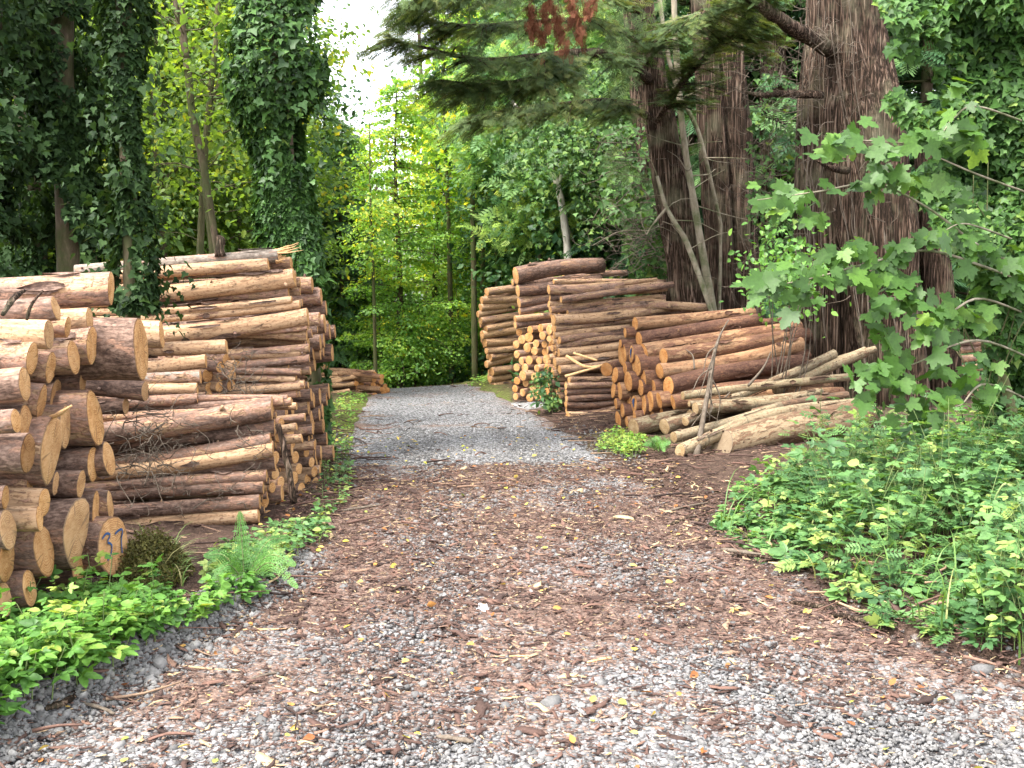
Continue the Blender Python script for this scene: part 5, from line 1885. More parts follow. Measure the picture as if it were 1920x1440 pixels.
PY = proto_layered('beech_tree', M_BEECH, 8.0, 1.75, .2, 203)
gy = 'yellow-green trees at the end of the track'
for k, (px, Y, sc, lab) in enumerate([(745, 22.5, .80, 'tall yellow-green tree closing the view at the end of the track'), (818, 26, .86, 'paler yellow tree just behind the tall yellow-green one'), (880, 30, .95, 'light green tree by the thin mossy trunks'),
    (945, 27, 1.0, 'light green tree between thin mossy trunks and pinkish stack'), (668, 29, .86, 'light green tree rising below the bright sky gap')]):
    place(PY, k == 0, px, Y, sc, lab, gy)
PY2 = proto_broad('beech_bush', M_BEECH, 2.6, .95, .0, 60, 70, .085, 204, flat=.3, sig=.25, tint=(0, .7), limbs=10, tr=.04)
for k, (px, Y, sc, lab) in enumerate([(775, 22.6, .75, 'leafy bush at the end of the track below the yellow tree'), (715, 23.5, .8, 'leafy bush beside the low stack on the bend'), (850, 24.5, .85, 'leafy bush near the foot of the thin mossy trunks'),
    (640, 25, 1.0, 'shaded bush behind the low stack on the bend')]):
    place(PY2, k == 0, px, Y, sc, lab, 'bushes at the end of the track', 'bush')

PF = proto_fir('fir_tree', M_CONIF, 9.0, 2.2, .6, 205, .62, 30, tint=(.1, .95))
gf = 'dark conifers of the wood'
for k, (px, Y, sc, lab) in enumerate([(652, 29, .80, 'grey-green conifer under the sky gap, further back than the beech'), (610, 27, .84, 'conifer close behind the upper part of the ivy column'), (640, 24.5, .66, 'dark conifer with layered boughs beside the yellow-green tree'), 
    (1060, 27, 1.25, 'tall dark conifer rising above the jumbled stack'), (1290, 19, 1.1, 'dark conifer behind the leaning cedar'), (1440, 18, 1.1, 'dark conifer right of the straight cedar'),
    (1560, 19, 1.2, 'dark conifer hidden behind the giant cedar'), (1720, 18, 1.2, 'dark conifer between giant cedar and ivy thicket'), (30, 27, 1.3, 'dark conifer far behind the near pile'), (340, 29, 1.3, 'dark conifer far behind the forked grey trunk')]):
    place(PF, k == 0, px, Y, sc, lab, gf)

# thin bare-stemmed poles
PP = proto_broad('pole_tree', M_BEECH, 9.0, .7, 3.2, 34, 40, .12, 206, flat=.4, sig=.35, bark=M_MOSSY, tr=.075, limbs=12, z1=9.0)
gp = 'thin mossy-stemmed trees at the end of the track'
for k, (px, Y, sc, lab) in enumerate([(890, 22, 1.0, 'thin mossy trunk nearest to the furthest pinkish stack'), (846, 24, 1.0, 'thin mossy trunk right of the yellow-green tree'), (906, 25, 1.05, 'thin mossy trunk rising just over the pinkish stack'), (936, 24, 1.0, 'thin trunk standing behind the pinkish stack'),
    (868, 30, 1.2, 'fainter thin trunk between the two mossy ones'), (986, 25, 1.0, 'thin trunk standing behind the crown of the jumbled stack'), (820, 31, 1.1, 'faint thin trunk inside the yellow-green leaves'), (702, 21.5, .62, 'thin mossy trunk rising from the low stack on the bend')]):
    place(PP, k == 0, px, Y, sc, lab, gp)

# ---- far wood that reads as one mass
def woodland():
    g = np.random.default_rng(301)
    acc = Acc()
    n = 3600
    px = g.uniform(-250, 2200, n)
    Y = g.uniform(34, 52, n)
    sky = np.interp(px, [-250, 150, 290, 330, 430, 470, 560, 600, 640, 760, 800, 860, 2200], [-80, -80, -60, 20, 20, -60, 200, 420, 430, 330, 170, -60, -80])
    top = 1.7 + (505 - sky) / F * Y
    z = gz0(0, Y) + (top - gz0(0, Y)) * (1 - g.uniform(size=n) ** 1.3 * .99)
    x = (px - CX) / F * Y
    c = np.stack([x, Y, z], -1)
    ct = np.clip(.45 + .35 * SN(302, .35)(c), 0, 1)
    k = np.repeat(np.arange(n), 22)
    p = c[k] + g.normal(size=(len(k), 3)) * [.8, .8, .35]
    leaf_acc(acc, T_DIAMOND, p, g.normal(size=(len(k), 3)) - [0, 0, .4], np.array([0, -.2, 1]) + .6 * g.normal(size=(len(k), 3)), .27 * g.lognormal(0, .25, len(k)), ct[k] + .15 * g.normal(size=len(k)))
    o = obj('far_woodland', acc.mesh('far_woodland', M_WOODS))
    tag(o, 'mass of green leaves of the far wood behind every tree', kind='stuff')
    acc = Acc()
    for i in range(150):
        px, Y = g.uniform(-200, 2100), g.uniform(30, 46)
        x = (px - CX) / F * Y
        zt = 12 if not 560 < px < 800 else 5.0
        P = smooth_path([(x, Y, gz0(0, Y) - .5), (x + g.normal() * .2, Y, 3), (x + g.normal() * .4, Y, zt)], 6)
        V, Fs = tube(P, np.linspace(g.uniform(.06, .16), .04, 6), 6)
        acc.add(V, Fs)
    o = obj('far_trunks', acc.mesh('far_trunks', M_TRUNK, True))
    tag(o, 'dim trunks of the far wood', kind='stuff')
    # low shaded growth on the floor of the wood
    acc = Acc()
    n = 30000
    px = g.uniform(-200, 2100, n)
    Y = g.uniform(18, 34, n)
    x = (px - CX) / F * Y
    L, Rr = road_edges(Y)
    ok = ((x < L - .5) | (x > Rr + .5) | (Y > 26)) & ~((x > -5.5) & (x < 0) & (Y < 22.5))
    x, Y = x[ok], Y[ok]
    p = np.stack([x, Y, gz(x, Y) + g.uniform(0, 1, len(x)) ** 2 * (.5 + 1.3 * np.clip((Y - 20) / 8, 0, 1))], -1)
    leaf_acc(acc, T_DIAMOND, p, g.normal(size=(len(p), 3)), np.array([0, -.1, 1]) + .5 * g.normal(size=(len(p), 3)), .16 * g.lognormal(0, .3, len(p)), np.clip(.35 + .3 * SN(303, .8)(p), 0, 1))
    o = obj('wood_undergrowth', acc.mesh('wood_undergrowth', M_GREEN))
    tag(o, 'low leafy undergrowth on the floor of the wood', kind='stuff')
    # dark leaves in the shade behind the near pile
    acc = Acc()
    n = 9000
    px = g.uniform(-150, 470, n)
    Y = g.uniform(10.5, 14, n)
    x = (px - CX) / F * Y
    h = 1.0 + .9 * np.clip(.4 + .6 * SN(304, 1.6)(np.stack([x, Y, 0 * x], -1)), 0, 1)
    p = np.stack([x, Y, gz(x, Y) + h * g.uniform(size=n) ** .6], -1)
    ivy_leaves(acc, p, np.array([0, -1.0, .2]) + .5 * g.normal(size=(n, 3)), g, .085, (0, .75), T_OVATE)
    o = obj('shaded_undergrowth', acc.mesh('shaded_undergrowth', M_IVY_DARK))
    tag(o, 'dark leafy undergrowth in the shade behind the near pile', kind='stuff')


woodland()


# ---- slender forked trunks over the tall stack
def bare_tree(name, label, stems, mat, group=None, seed=0, twigs=0, leaves=None, cat='tree', n=8):
    g = np.random.default_rng(seed)
    P, r = rooted(stems[0])
    t = empty(name, P[0] + [0, 0, .1], label, cat, group)
    inv = -(P[0] + [0, 0, .1])
    part_tube('trunk', P + inv, r, mat, t, n, .08, seed=seed)
    allp = [P]
    for s in stems[1:]:
        Q, q = pxpath(s, 16)
        part_tube('stem', Q + inv, q, mat, t, n, .08, seed=seed + 1)
        allp.append(Q)
    acc = Acc()
    for k in range(twigs):
        Q = allp[g.integers(len(allp))]
        b = Q[g.integers(len(Q) // 3, len(Q))]
        d = norm(np.array([g.normal(), g.normal() * .5, g.uniform(-.2, .8)]))
        L = g.uniform(.2, .8)
        V, Fs = tube(smooth_path([b, b + d * L * .5 + g.normal(size=3) * .04, b + d * L + [0, 0, -.12 * L]], 6) + inv, np.linspace(.008, .002, 6), 4, cap=False)
        acc.add(V, Fs)
    if twigs:
        obj('twigs', acc.mesh('twigs', mat, True), t)
    if leaves:
        nl, size, lm, tint = leaves
        acc = Acc()
        Q = np.vstack(allp)
        Q = Q[Q[:, 2] > 2.6]
        c = Q[g.integers(0, len(Q), 60)] + g.normal(size=(60, 3)) * [.5, .5, .35]
        k = g.integers(0, 60, nl)
        p = c[k] + g.normal(size=(nl, 3)) * [.22, .22, .08]
        leaf_acc(acc, T_OVATE, p + inv, g.normal(size=(nl, 3)) - [0, 0, .3], np.array([0, 0, 1]) + .5 * g.normal(size=(nl, 3)), size * g.lognormal(0, .25, nl), g.uniform(tint[0], tint[1], nl))
        obj('leaves', acc.mesh('leaves', lm), t)
    return t


bare_tree('slender_tree', 'dark slender trunk forking near the frame top, over the tall stack', [[(408, 480, 11, 6), (385, 330, 11, 7), (362, 220, 11, 7), (350, 110, 11, 7)], [(350, 110, 11, 6), (333, 30, 11, 5), (316, -80, 11, 5)], [(350, 110, 11, 5), (343, 40, 11, 5), (338, -80, 11, 4)]],
          M_TRUNK, 'slender trunks over the tall stack', 311, 30, (1100, .065, M_BRIGHT, (.1, .75)))
bare_tree('slender_tree', 'mottled pale slender trunk crossing behind the dark forked one', [[(398, 480, 11.6, 5), (384, 330, 11.6, 6), (392, 200, 11.6, 6), (404, 80, 11.6, 5), (412, -80, 11.6, 4)], [(390, 240, 11.6, 3), (405, 180, 11.6, 3), (414, 120, 11.6, 2)]],
          M_MOSSY, 'slender trunks over the tall stack', 312, 30, (900, .065, M_BRIGHT, (.1, .8)))
bare_tree('slender_tree', 'short straight mossy trunk just beside the two crossing slender ones', [[(375, 490, 12, 7), (379, 380, 12, 6), (384, 250, 12, 4)]], M_MOSSY, 'slender trunks over the tall stack', 313, 12, (500, .065, M_BRIGHT, (.1, .8)))

# ---- cedars
def cedar_flute(seed, deep=None):
    g = np.random.default_rng(seed)
    ph = g.uniform(0, 6.28, 6)

    def f(th, t):
        v = 1 + .07 * np.cos(3 * th + ph[0] + 1.5 * t) + .05 * np.cos(5 * th + ph[1] - 2 * t) + .035 * np.cos(9 * th + ph[2] + 3 * np.sin(4 * t)) + .026 * np.cos(17 * th + ph[3] + 2 * np.sin(5 * t + 1)) + .020 * np.cos(29 * th + ph[4] + 3 * np.sin(3 * t)) + .014 * np.cos(41 * th + ph[5] + 4 * np.sin(4 * t + 2))
        if deep is not None:
            for a, w, d in deep:
                dd = np.angle(np.exp(1j * (th - a - .12 * np.sin(5 * t))))
                v = v - d * np.exp(-(dd / w) ** 2)
        return v
    return f


def facing_theta(P):
    """angle on a tube's ring that looks at the camera side (-Y)"""
    T = norm(P[-1] - P[0])
    B = norm(np.cross(T, [1.0, 0, 0]))
    N = np.cross(B, T)
    d = np.array([0, -1.0, 0])
    return math.atan2(d @ B, d @ N)


def curly_twigs(acc, g, n, box, L=(.2, .7), rad_=(.0025, .006), up=0.0, inv=0, side=-1.0):
    for _ in range(n):
        px, py, Y = g.uniform(*box[0]), g.uniform(*box[1]), g.uniform(*box[2])
        b = at(px, py, Y)
        d = norm(np.array([side * g.uniform(.2, 1), g.normal() * .6, up + g.normal() * .35]))
        ln = g.uniform(*L)
        c = g.normal(size=3) * .12 * ln
        Q = smooth_path([b, b + d * ln * .35 + c, b + d * ln * .7 - c * .6 - [0, 0, .08 * ln], b + d * ln + c * .5 - [0, 0, .02 * ln]], 9)
        V, Fs = tube(Q + inv, np.linspace(g.uniform(*rad_), .0012, 9), 4, cap=False)
        acc.add(V, Fs)
        for _k in range(g.integers(1, 4)):
            q = Q[g.integers(3, 8)]
            e = q + norm(g.normal(size=3) * [1, .6, .7]) * ln * g.uniform(.15, .35)
            V, Fs = tube(smooth_path([q, .5 * (q + e) + g.normal(size=3) * .015, e], 5) + inv, np.linspace(.0028, .001, 5), 3, cap=False)
            acc.add(V, Fs)


def cedar(label, trunks, seed, deep=None):
    P0, r0 = rooted(trunks[0], 40)
    t = empty('cedar_tree', P0[0] + [0, 0, .1], label, 'tree', 'big cedar trunks beyond the stacks')
    inv = -(P0[0] + [0, 0, .1])
    for k, s in enumerate(trunks):
        P, r = rooted(s, 40)
        dp = [(facing_theta(P) + a, w, d) for a, w, d in deep] if deep else None
        part_tube('trunk', P + inv, r, M_CEDAR, t, 110, .035, cedar_flute(seed + k, dp), seed + k, 14)
    return t, inv, P0


g = np.random.default_rng(401)
straight, inv, _ = cedar('straight twin cedar trunk with a deep dark groove down its middle', [[(1376, 600, 15, 50), (1370, 450, 15, 48), (1358, 250, 15, 45), (1345, 60, 15, 43), (1335, -120, 15, 42)]], 411, [(-.08, .10, .42), (.7, .08, .2), (-.8, .07, .16)])
leaning, inv_l, PL = cedar('leaning cedar trunk rising out of the long-log stack', [[(1302, 605, 14.2, 36), (1285, 500, 14.2, 34), (1262, 380, 14.2, 31), (1240, 240, 14.2, 28), (1215, 110, 14.2, 26), (1180, -120, 14.2, 22)]], 421)
back, inv_b, _ = cedar('dark ivy-flecked cedar trunk just behind the leaning one', [[(1246, 560, 16.5, 26), (1236, 450, 16.5, 26), (1222, 300, 16.5, 25), (1200, 100, 16.5, 24), (1185, -120, 16.5, 22)]], 431)
giant, inv_g, PG0 = cedar('giant forked cedar tangled with bare creeper stems, behind the sycamore leaves', [
    [(1562, 700, 12.9, 60), (1556, 600, 12.9, 56), (1548, 400, 12.9, 54), (1556, 220, 12.9, 56), (1572, 60, 12.9, 54), (1572, -130, 12.9, 52)],
    [(1694, 850, 12.3, 60), (1684, 720, 12.3, 54), (1662, 560, 12.35, 58), (1648, 420, 12.4, 66), (1624, 250, 12.5, 66), (1604, 80, 12.6, 58), (1590, -130, 12.6, 54)]], 441, [(.1, .12, .12), (-.7, .1, .12)])
slim, inv_s, _ = cedar('narrow cedar trunk between the giant one and the ivy thicket', [[(1778, 800, 12.6, 30), (1768, 640, 12.6, 28), (1752, 450, 12.6, 26), (1740, 250, 12.6, 24)]], 451)
sm2, inv_s2, _ = cedar('dim cedar trunk deep in the gap beside the straight one', [[(1455, 560, 17.5, 24), (1450, 350, 17.5, 24), (1445, -120, 17.5, 22)]], 461)

# creeper stems on the giant cedar
acc = Acc()
for tr_, yy in (([(1562, 700, 12.4, 60), (1548, 400, 12.4, 54), (1556, 220, 12.4, 56), (1572, -130, 12.4, 52)], 50), ([(1694, 850, 11.75, 60), (1662, 560, 11.8, 58), (1648, 420, 11.85, 66), (1624, 250, 11.95, 66), (1590, -130, 12.05, 54)], 62)):
    P, r = pxpath(tr_, 30)
    for k in range(11):
        a = g.uniform(-1.15, 1.15)
        da = np.cumsum(g.normal(size=30)) * .06
        i0, i1 = g.integers(0, 8), g.integers(18, 30)
        th = np.clip(a + da, -1.3, 1.3)
        Q = P + np.stack([np.sin(th) * r, .33 - np.cos(th) * r * .45 + 0 * th, 0 * th], -1)
        Q = smooth_path(Q[i0:i1:2], 26)
        V, Fs = tube(Q + inv_g, np.linspace(g.uniform(.004, .014), .003, 26), 5, .1, seed=k)
        acc.add(V, Fs)
obj('creeper_stems', acc.mesh('creeper_stems', M_TWIG, True), giant)
acc = Acc()
curly_twigs(acc, g, 80, ((1490, 1640), (-20, 300), (11.7, 12.2)), (.15, .5), inv=inv_g)
curly_twigs(acc, g, 25, ((1540, 1700), (250, 560), (11.6, 12.0)), (.15, .45), inv=inv_g)
curly_twigs(acc, g, 170, ((1400, 1530), (90, 560), (12.4, 13.6)), (.25, .75), inv=inv_g)
obj('dead_twigs', acc.mesh('dead_twigs', M_TWIG, True), giant)
P, r = pxpath([(1540, 178, 12.4, 14), (1480, 176, 12.2, 11), (1430, 178, 12.0, 8), (1396, 172, 11.9, 3)], 14)
part_tube('broken_branch', P + inv_g, r * .62, M_CEDAR, giant, 9, .25, seed=5)
P, r = pxpath([(1560, 95, 12.4, 16), (1500, 60, 12.0, 14), (1440, 20, 11.6, 12), (1380, -30, 11.3, 10)], 14)
part_tube('limb', P + inv_g, r, M_CEDAR, giant, 10, .15, seed=6)
P, r = pxpath([(1590, 320, 12.0, 12), (1560, 315, 11.8, 9), (1528, 300, 11.7, 3)], 9)
part_tube('broken_branch', P + inv_g, r * .6, M_CEDAR, giant, 8, .2, seed=7)
acc = Acc()
p = np.array([at(px, py, 12.9 + .5 * q) for px, py, q in zip(g.uniform(1400, 1500, 900), g.normal(360, 170, 900), g.normal(size=900))])
ok = (SN(71, 2.5)(p) > .1)
ivy_leaves(acc, p[ok] + inv_g, np.array([-.3, -1, .2]) + .4 * g.normal(size=(ok.sum(), 3)), g, .06, (.3, .95))
obj('ivy', acc.mesh('ivy', M_IVY), giant)
# ivy on the dark trunk
acc = Acc()
for box, n in ((((1170, 1250), (380, 520)), 700), (((1130, 1240), (230, 420)), 900)):
    p = np.array([at(px, py, 15.6 + .4 * q) for px, py, q in zip(g.uniform(*box[0], n), g.uniform(*box[1], n), g.normal(size=n))])
    ok = SN(72, 2.5)(p) > -.3
    ivy_leaves(acc, p[ok] + inv_b, np.array([-.3, -1, .2]) + .4 * g.normal(size=(ok.sum(), 3)), g, .085, (.3, .9))
obj('ivy', acc.mesh('ivy', M_IVY), back)
acc = Acc()
curly_twigs(acc, g, 90, ((1150, 1300), (230, 520), (13.8, 15.5)), (.3, .9), (.004, .009), inv=inv_l)
curly_twigs(acc, g, 30, ((1190, 1250), (380, 480), (13.7, 14.0)), (.4, .7), (.003, .006), up=-.2, inv=inv_l)
obj('dead_twigs', acc.mesh('dead_twigs', M_TWIG, True), leaning)

# thin bare saplings beside the leaning cedar
bare_tree('sapling', 'pale bare sapling rising between the leaning and straight cedars', [[(1338, 590, 14.0, 8), (1308, 420, 14.0, 7), (1282, 260, 14.0, 6), (1268, 100, 14.0, 6), (1262, -60, 14.0, 5)]], M_PALE, 'bare saplings by the cedars', 471, 14)
bare_tree('sapling', 'crooked bare stem twisting up across the leaning cedar', [[(1335, 590, 13.6, 4), (1312, 520, 13.6, 5), (1285, 450, 13.6, 5), (1250, 390, 13.6, 4), (1232, 330, 13.6, 3)], [(1250, 390, 13.6, 3), (1225, 420, 13.6, 2), (1212, 440, 13.6, 1.5)]], M_PALE, 'bare saplings by the cedars', 472, 10)
bare_tree('sapling', 'thin bare stem slanting from high on the leaning cedar to the straight one', [[(1352, 420, 14.4, 3), (1310, 250, 14.2, 4), (1270, 170, 14.2, 4), (1245, 60, 14.2, 4), (1232, -60, 14.2, 4)]], M_PALE, 'bare saplings by the cedars', 473, 14)
bare_tree('white_trunk_tree', 'white dead-looking trunk with ivy crown behind the long-log stack', [[(1066, 500, 19, 7), (1060, 430, 19, 7), (1046, 350, 19, 6), (1010, 260, 19, 5), (960, 190, 19, 3)], [(1046, 350, 19, 4), (1075, 260, 19, 3), (1090, 200, 19, 2)]], M_WHITE, None, 474, 16)
g = np.random.default_rng(475)
wt = [o for o in bpy.data.objects if o.get('label', '').startswith('white dead-looking')][0]
acc = Acc()
n = 13000
p = np.stack([g.normal(1090, 62, n), g.normal(290, 70, n)], -1)
Yq = 18.2 + .7 * g.normal(size=n)
p = np.array([at(a, b, y) for (a, b), y in zip(p, Yq)])
qx, qy, _d = project(p)
ok = (SN(73, 1.5)(p) > -.35) & ~((qy > 325) & (qy < 470) & (np.abs(qx - np.interp(qy, [340, 430, 500], [1046, 1061, 1067])) < 22) & (p[:, 1] < 19.3))
ivy_leaves(acc, p[ok] - np.array(wt.location), np.array([-.3, -1, .3]) + .5 * g.normal(size=(ok.sum(), 3)), g, .062, (.25, 1))
obj('ivy', acc.mesh('ivy', M_IVY), wt)
PS = proto_broad('ash_tree', M_WOODS, 7.5, 1.5, 2.6, 110, 34, .22, 207, flat=.35, sig=.38, tmpl=T_ASH, tr=.06, bark=M_PALE)
for k, (px, Y, sc, lab) in enumerate([(1000, 20.5, .9, 'feathery-leaved ash leaning over the jumbled stack'), (1075, 22, 1.0, 'feathery-leaved ash behind the white trunk'), (1160, 20, .95, 'feathery-leaved ash beside the dark ivy-flecked cedar')]):
    place(PS, k == 0, px, Y, sc, lab, 'feathery-leaved ashes behind the stacks')
b = place(proto_broad('spindle_bush', M_BRIGHT, 1.9, .55, .0, 40, 60, .065, 208, flat=.4, sig=.2, tint=(.3, .9), tr=.03, limbs=8), True, 1098, 17.5, 1.05, 'bright yellow-green bush peeping over the long-log stack', None, 'bush')

# ---- cypress boughs hanging over the track (they belong to the leaning cedar)
g = np.random.default_rng(501)
limb_acc, spr, dead = Acc(), Acc(), Acc()
BOUGHS = [
    [(1216, 150, 14.1, 15), (1160, 110, 13, 14), (1105, 98, 12, 11), (1010, 105, 11.2, 8), (900, 112, 10.6, 6), (790, 88, 10.1, 4), (720, 70, 9.8, 2)],
    [(1105, 98, 12, 8), (1050, 128, 11.4, 7), (980, 150, 11, 5), (900, 158, 10.8, 4), (825, 150, 10.5, 2)],
    [(1200, 20, 14.1, 14), (1100, -20, 12.5, 10), (960, -30, 11.2, 7), (860, -10, 10.5, 5), (770, 6, 10, 2)],
    [(1220, 220, 14.1, 10), (1150, 190, 13.4, 7), (1050, 195, 12.8, 5), (960, 205, 12.4, 4), (875, 222, 12.2, 2)],
    [(1205, 80, 14.1, 9), (1120, 40, 12.9, 6), (1000, 40, 11.8, 5), (880, 48, 11, 4), (760, 30, 10.6, 2)],
    [(1230, 230, 14.1, 10), (1275, 160, 13.4, 8), (1340, 90, 12.8, 6), (1420, 30, 12.2, 4)],
    [(1210, 120, 14.1, 8), (1260, 60, 13, 6), (1330, 20, 12, 5), (1440, -20, 11.4, 3)],
    [(1110, -60, 11.5, 7), (1000, -60, 10.4, 6), (880, -50, 9.8, 4), (780, -40, 9.4, 3)],
]
for kb, bgh in enumerate(BOUGHS):
    P, r = pxpath(bgh, 40)
    V, Fs = tube(P + inv_l, r * .7, 7, .1, seed=kb)
    limb_acc.add(V, Fs)
    nsh = 84
    for q in range(nsh):
        i = int(g.uniform(.12, 1) * 39)
        T = norm(P[min(i + 1, 39)] - P[max(i - 1, 0)])
        sd = norm(np.cross(T, [0, 0, 1])) * g.choice([-1, 1])
        d = norm(T * g.uniform(.3, 1) + sd * g.uniform(.3, 1) + np.array([0, 0, g.uniform(-.35, .15)]))
        L = g.uniform(.22, .62) * (1.0 if i < 32 else .7)
        s = np.linspace(0, 1, 7)[:, None]
        Q = P[i] + d * L * s - np.array([0, 0, 1]) * .28 * L * s * s
        V, Fs = tube(Q + inv_l, np.linspace(.009, .002, 7), 4, cap=False)
        limb_acc.add(V, Fs)
        m = int(14 + 34 * L)
        u = g.uniform(.05, 1, m)
        c = P[i] + d * L * u[:, None] - np.array([0, 0, 1]) * (.28 * L * u * u)[:, None]
        sd2 = norm(np.cross(d, [0, 0, 1])) * g.choice([-1, 1], m)[:, None]
        c = c + g.normal(size=(m, 3)) * [.05, .05, .02]
        D = d + sd2 * g.uniform(.1, .9, (m, 1)) - np.array([0, 0, .2])
        N = np.array([0, 0, 1.0]) + .3 * g.normal(size=(m, 3))
        leaf_acc(spr, T_SPRAY_FINE, c + inv_l, D, N, g.uniform(.065, .15, m), g.uniform(.1, 1.) + .15 * g.normal(size=m))
# dead brown sprays
for px, py, n in ((995, 20, 40), (1000, 50, 30), (1015, 70, 22), (1022, 30, 30), (1045, 30, 40), (1052, 62, 36), (1060, 84, 16), (1078, 25, 44), (1085, 55, 34), (1100, 10, 30), (1115, 0, 20), (1030, 0, 40), (1070, 0, 40)):
    p = np.array([at(px + 4.5 * g.normal(), py + 13 * g.normal(), 10.2 + .06 * g.normal()) for _ in range(n)])
    leaf_acc(dead, T_SPRAY, p + inv_l, np.array([0, 0, -1]) + .45 * g.normal(size=(n, 3)), np.array([0, -1, 0]) + .5 * g.normal(size=(n, 3)), g.uniform(.05, .10, n), g.uniform(0, 1, n))
# foliage close to the trunk
n = 1500
p = np.array([at(px, py, y) for px, py, y in zip(g.uniform(1140, 1330, n), g.uniform(-40, 330, n), g.uniform(13, 15.2, n))])
ok = SN(74, 1.8)(p) > -.1
leaf_acc(spr, T_SPRAY_FINE, p[ok] + inv_l, np.array([-.2, -.3, -.8]) + .6 * g.normal(size=(ok.sum(), 3)), np.array([0, -.6, .8]) + .5 * g.normal(size=(ok.sum(), 3)), g.uniform(.12, .22, ok.sum()), g.uniform(.1, .9, ok.sum()))
obj('boughs', limb_acc.mesh('boughs', M_CEDAR, True), leaning)
obj('foliage', spr.mesh('foliage', M_CYP), leaning)
obj('dead_foliage', dead.mesh('dead_foliage', M_DEAD), leaning)
print('sprays', spr.n)

# ---- ivy thicket at the side
g = np.random.default_rng(601)
edge_x = lambda y: np.interp(y, [-100, 0, 60, 100, 150, 190, 230, 290, 330, 380, 450, 500, 560, 640, 720, 800, 860, 920], [1630, 1640, 1690, 1650, 1690, 1655, 1690, 1760, 1700, 1730, 1770, 1800, 1840, 1850, 1845, 1835, 1845, 1900])
acc = Acc()
n = 40000
py = g.uniform(-140, 915, n)
w = edge_x(py)
px = w + (2150 - w) * g.uniform(0, 1, n)
dep = g.uniform(size=n) ** 1.5
base = np.stack([(px - CX) / F * 8, np.full(n, 8.0), (505 - py) / F * 8], -1)
l1, l2 = SN(602, 2.4), SN(603, 6.0)
lump = l1(base) * .30 + l2(base) * .10
Y = 7.9 - lump + .7 * dep + .25 * np.clip((px - 1900) / 200, 0, 1)
p = np.stack([(px - CX) / F * Y, Y, np.zeros(n)], -1)
ray = np.array([at(a, b, c) for a, b, c in zip(px, py, Y)])
ok = l2(base * 1.3 + 4) > -1.15
p, out = ray[ok], np.array([-.45, -1, .25]) + .45 * g.normal(size=(ok.sum(), 3))
tint = np.clip(.58 + .3 * lump[ok] + .2 * g.normal(size=ok.sum()), 0, 1)
D = np.array([0, 0, -.8]) + .35 * out + .5 * g.normal(size=out.shape)
leaf_acc(acc, T_IVY, p, D, out + np.array([0, 0, .5]), .058 * g.lognormal(0, .28, len(p)), tint)
xt = at(1930, 505, 8.9)[0]
t = empty('ivy_thicket', (xt, 8.9, float(gz(xt, 8.9))), 'tall glossy ivy thicket hanging over the track-side herbs', 'ivy')
inv = -np.array(t.location)
acc.V = [v + inv for v in acc.V]
P, r = rooted([(1925, 830, 8.9, 30), (1920, 500, 8.9, 28), (1900, 100, 8.9, 24), (1890, -140, 8.9, 22)])
part_tube('trunk', P + inv, r, M_TRUNK, t, 12, .1, seed=3)
obj('leaves', acc.mesh('leaves', M_IVY), t)
acc = Acc()
for k in range(26):
    a = (g.uniform(1790, 1900), g.uniform(450, 880))
    b_ = at(a[0], a[1], 7.9)
    e = b_ + np.array([g.normal() * .2, g.normal() * .1, g.uniform(.3, .9)])
    V, Fs = tube(smooth_path([b_, .5 * (b_ + e) + g.normal(size=3) * .06, e], 8) + inv, np.linspace(.006, .003, 8), 5)
    acc.add(V, Fs)
V, Fs = tube(pxpath([(1905, 800, 8.0, 8), (1880, 700, 8.0, 8), (1850, 640, 8.0, 7), (1838, 580, 8.0, 5), (1830, 520, 8.2, 4)], 14)[0] + inv, np.linspace(.04, .018, 14), 7, .1)
acc.add(V, Fs)
obj('stems', acc.mesh('stems', M_MOSSY, True), t)

